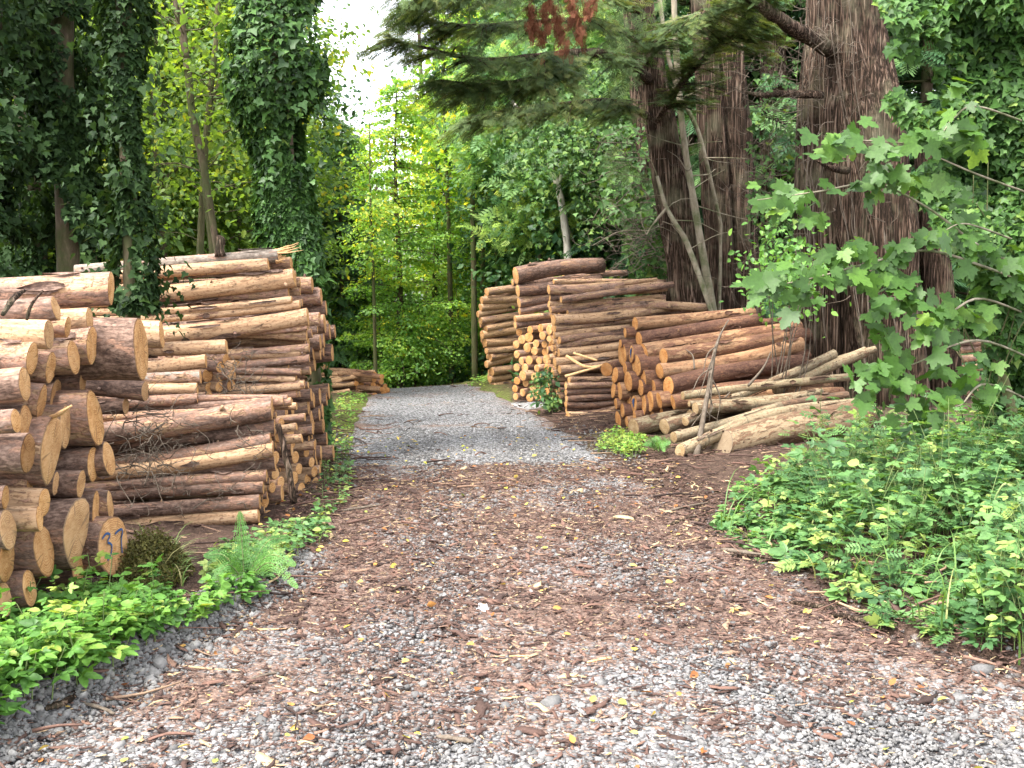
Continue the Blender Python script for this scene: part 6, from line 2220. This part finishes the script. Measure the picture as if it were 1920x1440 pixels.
# ---- sycamore branches reaching across the giant cedar
g = np.random.default_rng(701)
x0 = at(1960, 505, 8.3)
syc = empty('sycamore', (x0[0], 8.3, float(gz(x0[0], 8.3))), 'young sycamore with big lobed leaves reaching across the giant cedar', 'tree')
inv = -np.array(syc.location)
P, r = rooted([(1960, 900, 8.3, 9), (1955, 700, 8.3, 9), (1950, 450, 8.3, 8), (1945, 250, 8.3, 6), (1940, 60, 8.3, 4)])
part_tube('trunk', P + inv, r, M_PALE, syc, 9, .08, seed=9)
BR = [
    ([(1850, 470, 7.2, 4), (1740, 390, 7.0, 3.4), (1640, 345, 6.8, 2.6), (1530, 360, 6.7, 2), (1420, 375, 6.6, 1)], [(1420, 372, 3), (1450, 395, 4), (1480, 365, 3), (1520, 355, 4), (1530, 385, 2), (1545, 405, 1), (1620, 340, 5), (1660, 330, 6), (1700, 325, 5), (1650, 310, 3), (1600, 345, 3)]),
    ([(1845, 500, 7.2, 4), (1740, 470, 7.0, 3.2), (1640, 490, 6.8, 2.6), (1530, 520, 6.65, 2), (1430, 540, 6.6, 1)], [(1425, 535, 5), (1455, 520, 6), (1480, 505, 6), (1500, 545, 5), (1530, 500, 5), (1560, 480, 6), (1590, 470, 6), (1560, 520, 5), (1600, 510, 6), (1640, 495, 6), (1670, 480, 5), (1700, 470, 6), (1650, 525, 4), (1690, 520, 4), (1450, 560, 4), (1485, 560, 1.5), (1620, 470, 4)]),
    ([(1840, 560, 7.2, 3.5), (1770, 590, 7.0, 2.6), (1710, 560, 6.8, 2), (1670, 575, 6.7, 1)], [(1700, 540, 4), (1670, 560, 3), (1720, 575, 4), (1680, 590, 4), (1715, 555, 4), (1650, 595, 2), (1745, 580, 3)]),
    ([(1850, 640, 7.2, 3.5), (1780, 650, 7.0, 2.6), (1720, 680, 6.8, 2), (1640, 700, 6.6, 1.4), (1600, 735, 6.5, 1)], [(1670, 635, 2), (1660, 640, 2), (1740, 620, 4), (1735, 605, 3), (1715, 680, 4), (1680, 700, 5), (1640, 695, 4), (1610, 715, 3), (1700, 730, 4), (1660, 720, 4), (1625, 740, 3), (1780, 610, 4), (1760, 700, 4), (1740, 740, 4), (1590, 700, 2)]),
    ([(1840, 330, 7.15, 3), (1770, 300, 7.0, 2.2), (1700, 270, 6.8, 1.6), (1600, 262, 6.7, 1)], [(1560, 268, 4), (1585, 270, 5), (1600, 255, 4), (1575, 285, 2), (1655, 272, 4), (1680, 268, 4), (1630, 290, 2), (1760, 260, 5), (1790, 270, 5), (1820, 250, 4), (1740, 250, 3), (1510, 245, 1.5)]),
    ([(1835, 200, 7.1, 2.5), (1790, 220, 6.9, 2), (1770, 245, 6.8, 1)], [(1795, 240, 5), (1815, 215, 5), (1830, 265, 4)]),
    ([(1850, 720, 7.2, 3), (1800, 760, 7.0, 2), (1760, 760, 6.8, 1)], [(1740, 760, 4), (1720, 775, 4), (1770, 745, 4), (1750, 780, 3), (1690, 760, 3)]),
    ([(1848, 430, 7.2, 3), (1800, 420, 7.0, 2), (1760, 440, 6.9, 1)], [(1770, 440, 4), (1800, 430, 4), (1830, 440, 4), (1740, 450, 3), (1850, 470, 4)]),
]
acc = Acc()
for br, cl in BR:
    P, r = pxpath([(1950, br[0][1] + 40, 8.3, 3)] + br, 22)
    r = r * .7
    cl = cl + [(br[0][0] + g.uniform(-70, 70), br[0][1] + g.uniform(-40, 60), 5) for _ in range(2)]
    part_tube('branch', P + inv, r, M_PALE, syc, 6, .06, seed=2)
    for px, py, m in cl:
        m = int(math.ceil(m * 1.15))
        Yc = np.interp(px, sorted([b[0] for b in br]), [b[2] for b in sorted(br)])
        for _ in range(m):
            p = at(px + 17 * g.normal(), py + 13 * g.normal(), Yc + .10 * g.normal())
            D = np.array([g.normal() * .8 - .25, g.normal() * .5 - .3, -.45 + .35 * g.normal()])
            N = np.array([-.15, -.75, .75]) + .40 * g.normal(size=3)
            leaf_acc(acc, T_MAPLE, p[None] + inv, D[None], N[None], np.array([g.uniform(.06, .145)]), np.array([g.beta(1.3, 1.9)]))
obj('leaves', acc.mesh('leaves', M_SYC), syc)
# a lighter leaf-cluster of small leaves by the cedar foot
acc = Acc()
n = 900
p = np.array([at(a, b, c) for a, b, c in zip(g.normal(1465, 40, n), g.normal(520, 42, n), 11.0 + .35 * g.normal(size=n))])
ok = SN(75, 3)(p) > -.3
leaf_acc(acc, T_OVATE, p[ok], g.normal(size=(ok.sum(), 3)) - [0, 0, .4], np.array([-.2, -.5, .8]) + .4 * g.normal(size=(ok.sum(), 3)), g.uniform(.04, .085, ok.sum()), g.uniform(.1, .9, ok.sum()))
xb = at(1475, 505, 11.2)
t = empty('hazel_bush', (xb[0], 11.2, float(gz(xb[0], 11.2))), 'small-leaved hazel bush leaning over the end of the orange-cut pile', 'bush')
acc.V = [v - np.array(t.location) for v in acc.V]
obj('leaves', acc.mesh('leaves', M_HERB), t)
acc = Acc()
for k in range(9):
    b_ = np.array(t.location) + [g.normal() * .1, g.normal() * .1, 0]
    e = at(g.normal(1465, 35), g.normal(510, 30), 11 + .2 * g.normal())
    V, Fs = tube(smooth_path([b_, .5 * (b_ + e) + g.normal(size=3) * .08, e], 8) - np.array(t.location), np.linspace(.009, .003, 8), 5)
    acc.add(V, Fs)
obj('stems', acc.mesh('stems', M_TWIG, True), t)

# ---- dead twig bundle leaning over the orange-cut pile
g = np.random.default_rng(801)
bd = empty('dead_branch', at(1306, 858, 9.5), 'bare forked dead branch propped against the orange-cut pile', 'branch')
inv = -np.array(bd.location)
P, r = pxpath([(1306, 858, 9.5, 7), (1316, 800, 9.7, 5), (1330, 720, 10.0, 4.5), (1340, 660, 10.3, 3.5), (1352, 625, 10.5, 2), (1366, 600, 10.7, 1)], 20)
acc = Acc()
V, Fs = tube(P + inv, r, 6, .1, seed=3)
acc.add(V, Fs)
for px0, py0, px1, py1 in ((1335, 690, 1298, 735), (1338, 665, 1330, 790), (1330, 700, 1345, 785), (1326, 730, 1312, 790), (1336, 690, 1333, 740), (1342, 650, 1318, 700), (1322, 760, 1350, 790), (1320, 770, 1296, 800), (1340, 660, 1310, 745), (1330, 715, 1318, 770)):
    a, b_ = at(px0, py0, 10.05), at(px1, py1, 9.85 + .1 * g.normal())
    V, Fs = tube(smooth_path([a, .5 * (a + b_) + g.normal(size=3) * .03, b_], 8) + inv, np.linspace(.009, .003, 8), 5)
    acc.add(V, Fs)
for px0, py0, px1, py1, w in ((1445, 660, 1403, 723, 2.0), (1286, 655, 1302, 692, 1.4), (1392, 722, 1360, 745, 1.2)):
    a, b_ = at(px0, py0, 10.9), at(px1, py1, 10.6)
    V, Fs = tube(smooth_path([a, .5 * (a + b_) + g.normal(size=3) * .04, b_], 8) + inv, np.linspace(.003, .008, 8) * w, 5)
    acc.add(V, Fs)
obj('twigs', acc.mesh('twigs', M_TWIG, True), bd)

# ---- sticks and brushwood thrown on the long-log stack and the tall stack
g = np.random.default_rng(811)
for k, (pts, lab, m) in enumerate([
    ([(1062, 668, 12.7, 3), (1100, 688, 12.5, 3), (1140, 682, 12.5, 2)], 'pale split stick leaning on the long-log stack', M_SPLINT), ([(1075, 662, 12.6, 2.5), (1120, 676, 12.5, 2)], 'thin split stick beside the pale one on the long-log stack', M_SPLINT), ([(1060, 706, 12.5, 3), (1125, 687, 12.4, 2)], 'white-edged slat lying across the long-log stack', M_SPLINT),
    ([(521, 795, 6.95, 6), (535, 850, 6.95, 6), (552, 945, 6.9, 7)], 'reddish bark-covered stick standing against the corner of the tall stack', M_CEDAR), ([(519, 800, 7.0, 5), (536, 830, 6.98, 3)], 'short forked bark strip at the top of the standing stick', M_CEDAR),
    ([(82, 786, 4.85, 2), (105, 779, 4.7, 5), (134, 761, 4.6, 2)], 'torn yellow splinter stuck in the front of the near pile', M_SPLINT), ([(5, 590, 4.2, 4), (25, 560, 4.3, 6), (45, 545, 4.4, 3)], 'dark curled bark strip draped over the upper near logs', M_CEDAR),
    ([(50, 600, 4.6, 3), (60, 570, 4.6, 3), (80, 545, 4.65, 2)], 'thin bark strip hanging beside the dark curled one', M_CEDAR)]):
    P, r = pxpath(pts, 12)
    c = P.mean(0)
    V, Fs = tube(P - c, r, 7, .15, seed=k)
    o = obj('stick', mesh('stick', V, Fs, m, smooth=True))
    o.location = c
    tag(o, lab, 'stick')
acc = Acc()
curly_twigs(acc, g, 75, ((205, 300), (760, 905), (6.5, 6.85)), (.12, .4), (.002, .005), side=.6)
curly_twigs(acc, g, 30, ((300, 470), (790, 960), (6.75, 6.9)), (.08, .25), (.002, .006), side=.6)
curly_twigs(acc, g, 40, ((385, 480), (660, 750), (7.3, 7.5)), (.08, .25), (.002, .004), side=.6)
o = obj('brushwood', acc.mesh('brushwood', M_TWIG, True))
tag(o, 'tangle of thin dead twigs caught on the face of the tall stack', kind='stuff')

# ------------------------------------------------------------------ herbs along the track
def in_poly(px, py, poly):
    poly = np.asarray(poly, float)
    ins = np.zeros(len(px), bool)
    j = len(poly) - 1
    for i in range(len(poly)):
        c = (poly[i, 1] > py) != (poly[j, 1] > py)
        with np.errstate(divide='ignore', invalid='ignore'):
            xx = (poly[j, 0] - poly[i, 0]) * (py - poly[i, 1]) / (poly[j, 1] - poly[i, 1]) + poly[i, 0]
        ins ^= c & (px < xx)
        j = i
    return ins


def bed_points(poly, n, g):
    W = np.array([G(*p)[:2] for p in poly])
    lo, hi = W.min(0), W.max(0)
    q = g.uniform(lo, hi, (n * 6, 2))
    q = q[in_poly(q[:, 0], q[:, 1], W)][:n]
    return q


def herb_bed(name, label, poly, n, hfun, size, kinds, mat, seed, tint=(.05, .85), stems=True, nodes=(3, 6)):
    g = np.random.default_rng(seed)
    q = bed_points(poly, n, g)
    acc, st = Acc(), Acc()
    cl = SN(seed + 5, 3.0)
    for x, y in q:
        z = float(gz(x, y))
        h = hfun(x, y) * g.lognormal(0, .25)
        lean = g.normal(size=2) * .18 * h
        b = np.array([x, y, z])
        top = b + [lean[0], lean[1], h]
        Q = smooth_path([b, b + [lean[0] * .3, lean[1] * .3, h * .55], top], 7)
        if stems and g.uniform() < .6:
            V, Fs = tube(Q, np.linspace(.0032, .0016, 7), 4, cap=False)
            st.add(V, Fs)
        kind = kinds[min(len(kinds) - 1, int((.5 + .5 * cl(b[None])[0] + .25 * g.normal()) * len(kinds)) if len(kinds) > 1 else 0)] if True else None
        kind = kinds[max(0, min(len(kinds) - 1, int((.5 + .4 * float(cl(b[None])[0]) + .2 * g.normal()) * len(kinds))))]
        tm, s0 = kind
        k = g.integers(*nodes)
        base_t = g.uniform(*tint)
        for i in range(k):
            f = .35 + .65 * (i + g.uniform()) / k
            c = np.array([np.interp(f, np.linspace(0, 1, 7), Q[:, a]) for a in range(3)])
            th = g.uniform(0, 6.283)
            for sgn in (0, math.pi):
                o = np.array([math.cos(th + sgn), math.sin(th + sgn), g.uniform(-.25, .25)])
                N = np.array([0, -.12, 1.0]) + .35 * g.normal(size=3) + .25 * o
                leaf_acc(acc, tm, (c + o * .012)[None], o[None], N[None], np.array([s0 * size * g.lognormal(0, .25) * (1.1 - .35 * f)]), np.array([base_t + .12 * g.normal() + .12 * f]))
    me = acc.mesh(name, mat)
    o = obj(name, me)
    tag(o, label, kind='stuff')
    if stems and st.n:
        s = obj('stems', st.mesh('stems', M_STEM, True), o)
    return o


_hb = SN(955, 3.2)
K_TRI, K_OV, K_ASH, K_MAP = (T_TRI, 1.35), (T_OVATE, .85), (T_ASH, 1.3), (T_MAPLE, 1.0)
herb_bed('bramble_patch', 'bright green brambles and nettles at the foot of the near pile', [(-200, 1460), (-30, 1392), (70, 1345), (172, 1288), (300, 1212), (412, 1153), (480, 1118), (440, 1105), (330, 1150), (200, 1160), (0, 1190), (-160, 1260)], 560,
         lambda x, y: .10 + .10 * max(0, min(1, (-1.35 - x) / .6)), .064, [K_TRI, K_OV, K_TRI], M_HERB, 901, (.05, .85))
herb_bed('low_weeds', 'low weeds round the fern beside the tall stack', [(380, 1100), (500, 1110), (560, 1060), (620, 1010), (600, 985), (500, 1020), (420, 1060)], 110, lambda x, y: .12, .06, [K_TRI, K_OV], M_HERB_R, 902, (.3, 1.0), nodes=(2, 5))
herb_bed('weeds', 'pale weeds on the verge between the ivy column and the track', [(602, 1000), (640, 985), (660, 900), (655, 840), (610, 850), (604, 920)], 46, lambda x, y: .10, .045, [K_OV, K_TRI], M_HERB_R, 903, (.3, .95), nodes=(2, 5))
herb_bed('mossy_weeds', 'yellowish moss and weeds on the verge before the low stack', [(612, 850), (655, 830), (672, 770), (690, 742), (640, 742), (610, 790)], 130, lambda x, y: .05, .045, [K_OV], M_HERB, 904, (.6, 1.0), False, (2, 4))
RB = [(1655, 1185), (1920, 1250), (2250, 1345), (2650, 1440), (2650, 960), (1920, 905), (1760, 900), (1600, 905), (1450, 930), (1345, 965), (1350, 1000), (1440, 1045), (1560, 1110)]
herb_bed('bramble_bank', 'tangled brambles, nettles and hogweed covering the bank under the ivy', RB, 1500, lambda x, y: float(np.clip((x - road_edges(y)[1] + .12) / .55, .3, 1)) * (.10 + .26 * max(0, min(1, (x - 1.45) / 1.2)) + .1 * max(0, min(1, (y - 6.5) / 2))) * (1 + .75 * float(_hb(np.array([[x, y, 0.]]))[0])), .072, [K_TRI, K_MAP, K_OV, K_ASH, K_TRI], M_HERB_R, 905, (.0, .9))
herb_bed('weeds_by_trunk', 'herbs round the foot of the giant cedar', [(1620, 905), (1920, 905), (1990, 850), (1900, 830), (1720, 850), (1600, 870)], 170, lambda x, y: .30, .075, [K_ASH, K_MAP, K_TRI], M_HERB, 906, (.2, .9))
herb_bed('yellowing_weeds', 'yellowing weeds at the foot of the orange-cut pile', [(1120, 850), (1190, 868), (1210, 838), (1150, 815)], 130, lambda x, y: .10, .04, [K_OV, K_TRI], M_HERB, 907, (.7, 1.0), nodes=(2, 4))
herb_bed('verge_grass_weeds', 'light green weeds at the corner of the furthest stack', [(880, 728), (925, 726), (932, 712), (900, 712)], 160, lambda x, y: .10, .06, [K_OV], M_HERB, 908, (.6, 1.0), nodes=(2, 4))
herb_bed('floor_weeds', 'sparse weeds on the trodden floor between herbs and pale trunk', [(1330, 960), (1500, 880), (1640, 850), (1560, 900), (1400, 940)], 26, lambda x, y: .12, .06, [K_TRI, K_OV], M_HERB, 909, (.3, .9))


def grass(name, label, poly, n, L, seed, tint=(.2, .8)):
    g = np.random.default_rng(seed)
    q = bed_points(poly, n, g)
    acc = Acc()
    m = 6
    for x, y in q:
        b = np.array([x, y, float(gz(x, y))])
        h = L * g.lognormal(0, .3)
        th = g.uniform(0, 6.283)
        o = np.array([math.cos(th), math.sin(th), 0])
        s = np.linspace(0, 1, m)[:, None]
        Q = b + o * h * .7 * s ** 2 + np.array([0, 0, 1]) * h * (s - .45 * s ** 2.5)
        sd = np.array([-o[1], o[0], 0]) * .0045
        w = (1 - s ** 2)
        V = np.vstack([Q - sd * w, Q + sd * w + [0, 0, .001]])
        acc.add(V, [np.array([(i, i + 1, m + i + 1, m + i) for i in range(m - 1)])], tint=g.uniform(*tint))
    o = obj(name, acc.mesh(name, M_GRASS))
    tag(o, label, kind='stuff')


grass('grass', 'loose grass blades among the brambles of the bank', RB, 900, .30, 921, (.2, .95))
grass('dry_grass', 'mossy dry grass at the corner of the near pile', [(235, 1110), (345, 1100), (345, 1060), (290, 1040), (240, 1060)], 420, .16, 922, (.6, 1))

# moss mound under the numbered log
acc = Acc()
g = np.random.default_rng(931)
c = G(285, 1095)
n = 5200
th, rr = g.uniform(0, 6.283, n), g.uniform(size=n) ** .5
p = np.stack([c[0] + .22 * rr * np.cos(th) - .05, c[1] + .34 * rr * np.sin(th) + .1, c[2] + .20 * (1 - rr ** 2) * (1 + .2 * g.normal(size=n)) + .01], -1)
leaf_acc(acc, T_DIAMOND, p, g.normal(size=(n, 3)), np.array([0, 0, 1]) + .6 * g.normal(size=(n, 3)), g.uniform(.010, .026, n), g.uniform(.0, .7, n))
M_MOSS = leaf_mat('dull_moss', [(0, (.045, .04, .016)), (.5, (.10, .095, .03)), (1, (.22, .19, .07))], .15, rough=.8, spec=.1)
tag(obj('moss', acc.mesh('moss', M_MOSS)), 'dull green moss mound against the foot of the numbered log', kind='stuff')


# ---- fern
def frond(acc, st, base, tip, mid, w, g, tint):
    Q = smooth_path([base, mid, tip], 34)
    V, Fs = tube(Q[::3], np.linspace(.004, .001, len(Q[::3])), 4, cap=False)
    st.add(V, Fs)
    T = norm(np.gradient(Q, axis=0))
    vd = norm(np.array([0, -1, .5]))
    for i in range(5, 34, 1):
        if i % 3 == 1 and i < 30:
            continue
        f = (i - 5) / 28
        L = w * (math.sin(min(1, f * 2.2 + .25) * math.pi / 2)) * (1 - f) ** .7 + .008
        S = norm(np.cross(T[i], vd))
        Nn = norm(np.cross(S, T[i]))
        for sg in (-1, 1):
            d = norm(S * sg + T[i] * .35 - np.array([0, 0, .15]))
            m = max(3, int(L / .011))
            u = (np.arange(m) + .5) / m
            pp = Q[i] + d * (L * u)[:, None]
            for s2 in (-1, 1):
                dd = norm(np.cross(d, Nn)) * s2 + d * .5
                leaf_acc(acc, T_DIAMOND, pp, np.repeat(dd[None], m, 0), np.repeat(Nn[None], m, 0) + .2 * g.normal(size=(m, 3)), .019 * (1.1 - .7 * u) * (L / w * .5 + .5), np.full(m, tint) + .1 * g.normal(size=m))


def fern(label, base_px, fronds, seed, sc=1.0):
    g = np.random.default_rng(seed)
    b = G(*base_px)
    t = empty('fern', b, label, 'fern', 'ferns')
    for (tx, ty, dY, w) in fronds:
        acc, st = Acc(), Acc()
        tip = at(tx, ty, b[1] + dY)
        mid = .5 * (b + tip) + np.array([0, 0, .25 * np.linalg.norm((tip - b)[:2]) + .02])
        frond(acc, st, b, tip, mid, w, g, g.uniform(.2, .9))
        acc.V = [v - b for v in acc.V]
        st.V = [v - b for v in st.V]
        f = obj('frond', acc.mesh('frond', M_FERN), t)
        obj('stalk', st.mesh('stalk', M_STEM, True), f)


fern('upright bright fern growing at the track-side foot of the tall stack', (458, 1092), [(450, 962, .03, .06), (385, 1042, -.1, .055), (400, 1088, -.25, .05), (552, 1058, -.1, .055), (538, 1008, .2, .05), (556, 1100, -.2, .05)], 941)
fern('small low fern between the dark stubby log and the crooked pole', (1235, 848), [(1210, 835, -.1, .07), (1255, 832, -.1, .08), (1225, 822, .2, .06), (1245, 846, -.3, .06)], 942)
fern('fern half hidden in the brambles on the near side of the bank', (1700, 1010), [(1650, 950, -.1, .07), (1740, 950, -.1, .07), (1690, 935, .1, .06)], 943)

# little bush growing between the stacks
t = place(proto_broad('small_bush', M_GREEN, .55, .14, .0, 14, 26, .06, 210, flat=.6, sig=.06, tint=(.2, .9), tr=.008, limbs=5), True, 1040, 12.9, 1.0, 'little dark green bush growing between the jumbled stack and the long-log stack', None, 'bush')

# ---- hogweed gone to seed
def hogweed(label, stem_px, heads, seed):
    g = np.random.default_rng(seed)
    P, r = pxpath(stem_px, 20)
    b = P[0]
    t = empty('hogweed', b, label, 'plant', 'seeding hogweed stems')
    part_tube('stalk', P - b, r, M_STEM, t, 6, .03)
    for (px, py, Y, dirn, n, rr) in heads:
        e = at(px, py, Y)
        acc = Acc()
        k = np.argmin(np.linalg.norm(P - e, axis=1))
        j = P[k]
        V, Fs = tube(smooth_path([j, .5 * (j + e) + g.normal(size=3) * .01, e], 8) - b, np.linspace(.004, .002, 8), 5)
        acc.add(V, Fs, tint=np.full(len(V), .8))
        for q in range(n):
            d = norm(np.array(dirn) + .75 * g.normal(size=3))
            tip = e + d * rr * g.uniform(.7, 1.1)
            V, Fs = tube(np.array([e, .5 * (e + tip), tip]) - b, [.0014, .001, .0008], 3, cap=False)
            acc.add(V, Fs, tint=np.full(len(V), .8))
            p = tip - b + g.normal(size=(10, 3)) * .011
            leaf_acc(acc, T_DIAMOND, p, g.normal(size=(10, 3)), g.normal(size=(10, 3)), np.full(10, .010), g.uniform(.7, 1, 10))
        obj('seed_head', acc.mesh('seed_head', M_GRASS), t)


hogweed('bent dry hogweed whose seed heads droop over the brambles', [(1925, 1010, 5.6, 3.5), (1915, 940, 5.6, 3.2), (1888, 907, 5.6, 2.5), (1870, 925, 5.6, 2), (1862, 950, 5.6, 1.8)], [(1826, 1030, 5.55, (-.3, -.3, -1), 16, .055), (1858, 1022, 5.6, (0, -.3, -1), 22, .06), (1880, 1024, 5.6, (.3, -.3, -1), 20, .055)], 951)
for k, (a, b_, Y, lab) in enumerate([((1690, 1060), (1615, 800), 7.3, 'tall dry umbel stalk in front of the huge mottled trunk'), ((1590, 985), (1545, 800), 7.6, 'slim umbel stalk rising before the pale trunk end'), ((1520, 960), (1490, 868), 7.4, 'short umbel stalk at the edge of the brambles'),
                                     ((1720, 1090), (1660, 850), 6.6, 'yellowing umbel stalk among the brambles below the cedar'), ((1650, 1030), (1655, 935), 6.4, 'low white-flowered umbel in the middle of the brambles')]):
    mid = (.5 * (a[0] + b_[0]) + 6, .5 * (a[1] + b_[1]))
    hogweed(lab, [(a[0], a[1], Y, 2.2), (mid[0], mid[1], Y, 2), (b_[0], b_[1], Y, 1.4)], [(b_[0] - 3, b_[1] - 8, Y, (0, 0, 1), 18, .05), (mid[0] + 22, mid[1] - 42, Y, (.2, 0, 1), 12, .04), (mid[0] - 20, mid[1] - 30, Y, (-.2, 0, 1), 10, .035)], 960 + k)

# ---- larger sticks, bark slabs, paper scrap lying on the track
g = np.random.default_rng(971)
def lying(name, lab, cat, p0, p1, w, mat, flat=.6, seed=0, lift=.012):
    a, b_ = G(*p0), G(*p1)
    a[2] += lift
    b_[2] += lift
    r = w / F * a[1] / 2
    P = smooth_path([a, .5 * (a + b_) + np.append(g.normal(size=2) * .01, r * .4), b_], 12)
    V, Fs = tube(P, r * np.array([.5, .8, 1, 1.05, 1, .95, 1, 1.05, 1, .9, .8, .4]), 8, .18, seed=seed, bfreq=9)
    V[:, 2] = P[:, 2].mean() + (V[:, 2] - P[:, 2].mean()) * flat + r * .2
    c = P.mean(0)
    o = obj(name, mesh(name, V - c, Fs, mat, smooth=True))
    o.location = c
    tag(o, lab, cat)


for k, s in enumerate([
    ('stick', 'thick brown stick lying at the edge of the brambles beside the track', 'stick', (1370, 1046), (1492, 1054), 11, M_CEDAR), ('stick', 'dark stick lying just behind the thick brown one', 'stick', (1352, 1035), (1430, 1048), 13, M_TWIG),
    ('stick', 'short dead stick lying on the pale gravel near the frame bottom', 'stick', (818, 1388), (888, 1399), 14, M_TWIG), ('stick', 'slim pale stick lying on litter below the gravel ridge', 'stick', (575, 1345), (610, 1323), 7, M_TWIG),
    ('stick', 'dark stick on the litter beside the gravel ridge', 'stick', (470, 1280), (525, 1266), 8, M_TWIG), ('bark_slab', 'dark bark strip under the bramble edge', 'bark', (1480, 1135), (1570, 1148), 15, M_CEDAR),
    ('bark_slab', 'reddish bark slab tucked under the bramble shoots', 'bark', (1560, 1160), (1635, 1175), 16, M_CEDAR), ('bark_slab', 'flat dark bark piece in the middle of the litter on the bank side', 'bark', (1206, 1145), (1270, 1148), 7, M_CEDAR),
    ('stick', 'long pale split sliver lying by the gravel ridge', 'stick', (430, 1186), (560, 1184), 5, M_SPLINT), ('stick', 'pale split wood sliver on grey gravel', 'stick', (1100, 1248), (1160, 1238), 7, M_SPLINT), ('stick', 'yellow wood sliver on the litter below the paper scrap', 'stick', (955, 1236), (993, 1236), 6, M_SPLINT),
    ('bark_slab', 'reddish bark slab half under the left-hand brambles', 'bark', (85, 1338), (140, 1312), 20, M_CEDAR), ('stick', 'dead stick lying across the gravel ridge', 'stick', (155, 1322), (215, 1348), 9, M_TWIG), ('stick', 'brown stick on the shoulder before the pale heap', 'stick', (1250, 990), (1330, 968), 9, M_CEDAR),
    ('stick', 'grey stick on the shoulder beyond the thick brown one', 'stick', (1255, 962), (1330, 945), 6, M_TWIG), ('stick', 'black stick in the litter near the verge weeds', 'stick', (640, 962), (720, 950), 9, M_TWIG)]):
    lying(*s, seed=k)
c = G(905, 1147)
acc = Acc()
th = np.linspace(0, 1, 7)
gx, gy = np.meshgrid(th, th)
zz = .012 * np.sin(gx * 7 + 1) * np.cos(gy * 5) + .02 * gy
V = np.stack([(gx - .5) * .065 * (1 - .35 * gy), (gy - .5) * .05 + .01 * np.sin(gx * 6), zz + .012], -1).reshape(-1, 3)
i = np.arange(6)[:, None] * 7
j = np.arange(6)[None]
Q = np.stack([i + j, i + j + 1, i + j + 8, i + j + 7], -1).reshape(-1, 4)
o = obj('paper_scrap', mesh('paper_scrap', V, Q, M_PAPER, {'tint': np.full(len(V), .5)}, True))
o.location = c
tag(o, 'crumpled scrap of white paper on the littered track', 'litter')
c = G(1842, 1265)
V, Fc = rock_tmpl(77)
o = obj('stone', mesh('stone', V * .055, Fc, M_STONE, {'tint': np.full(12, .25)}))
o.location = c + [0, 0, .02]
tag(o, 'large grey stone lying at the edge of the bramble bank', 'stone')
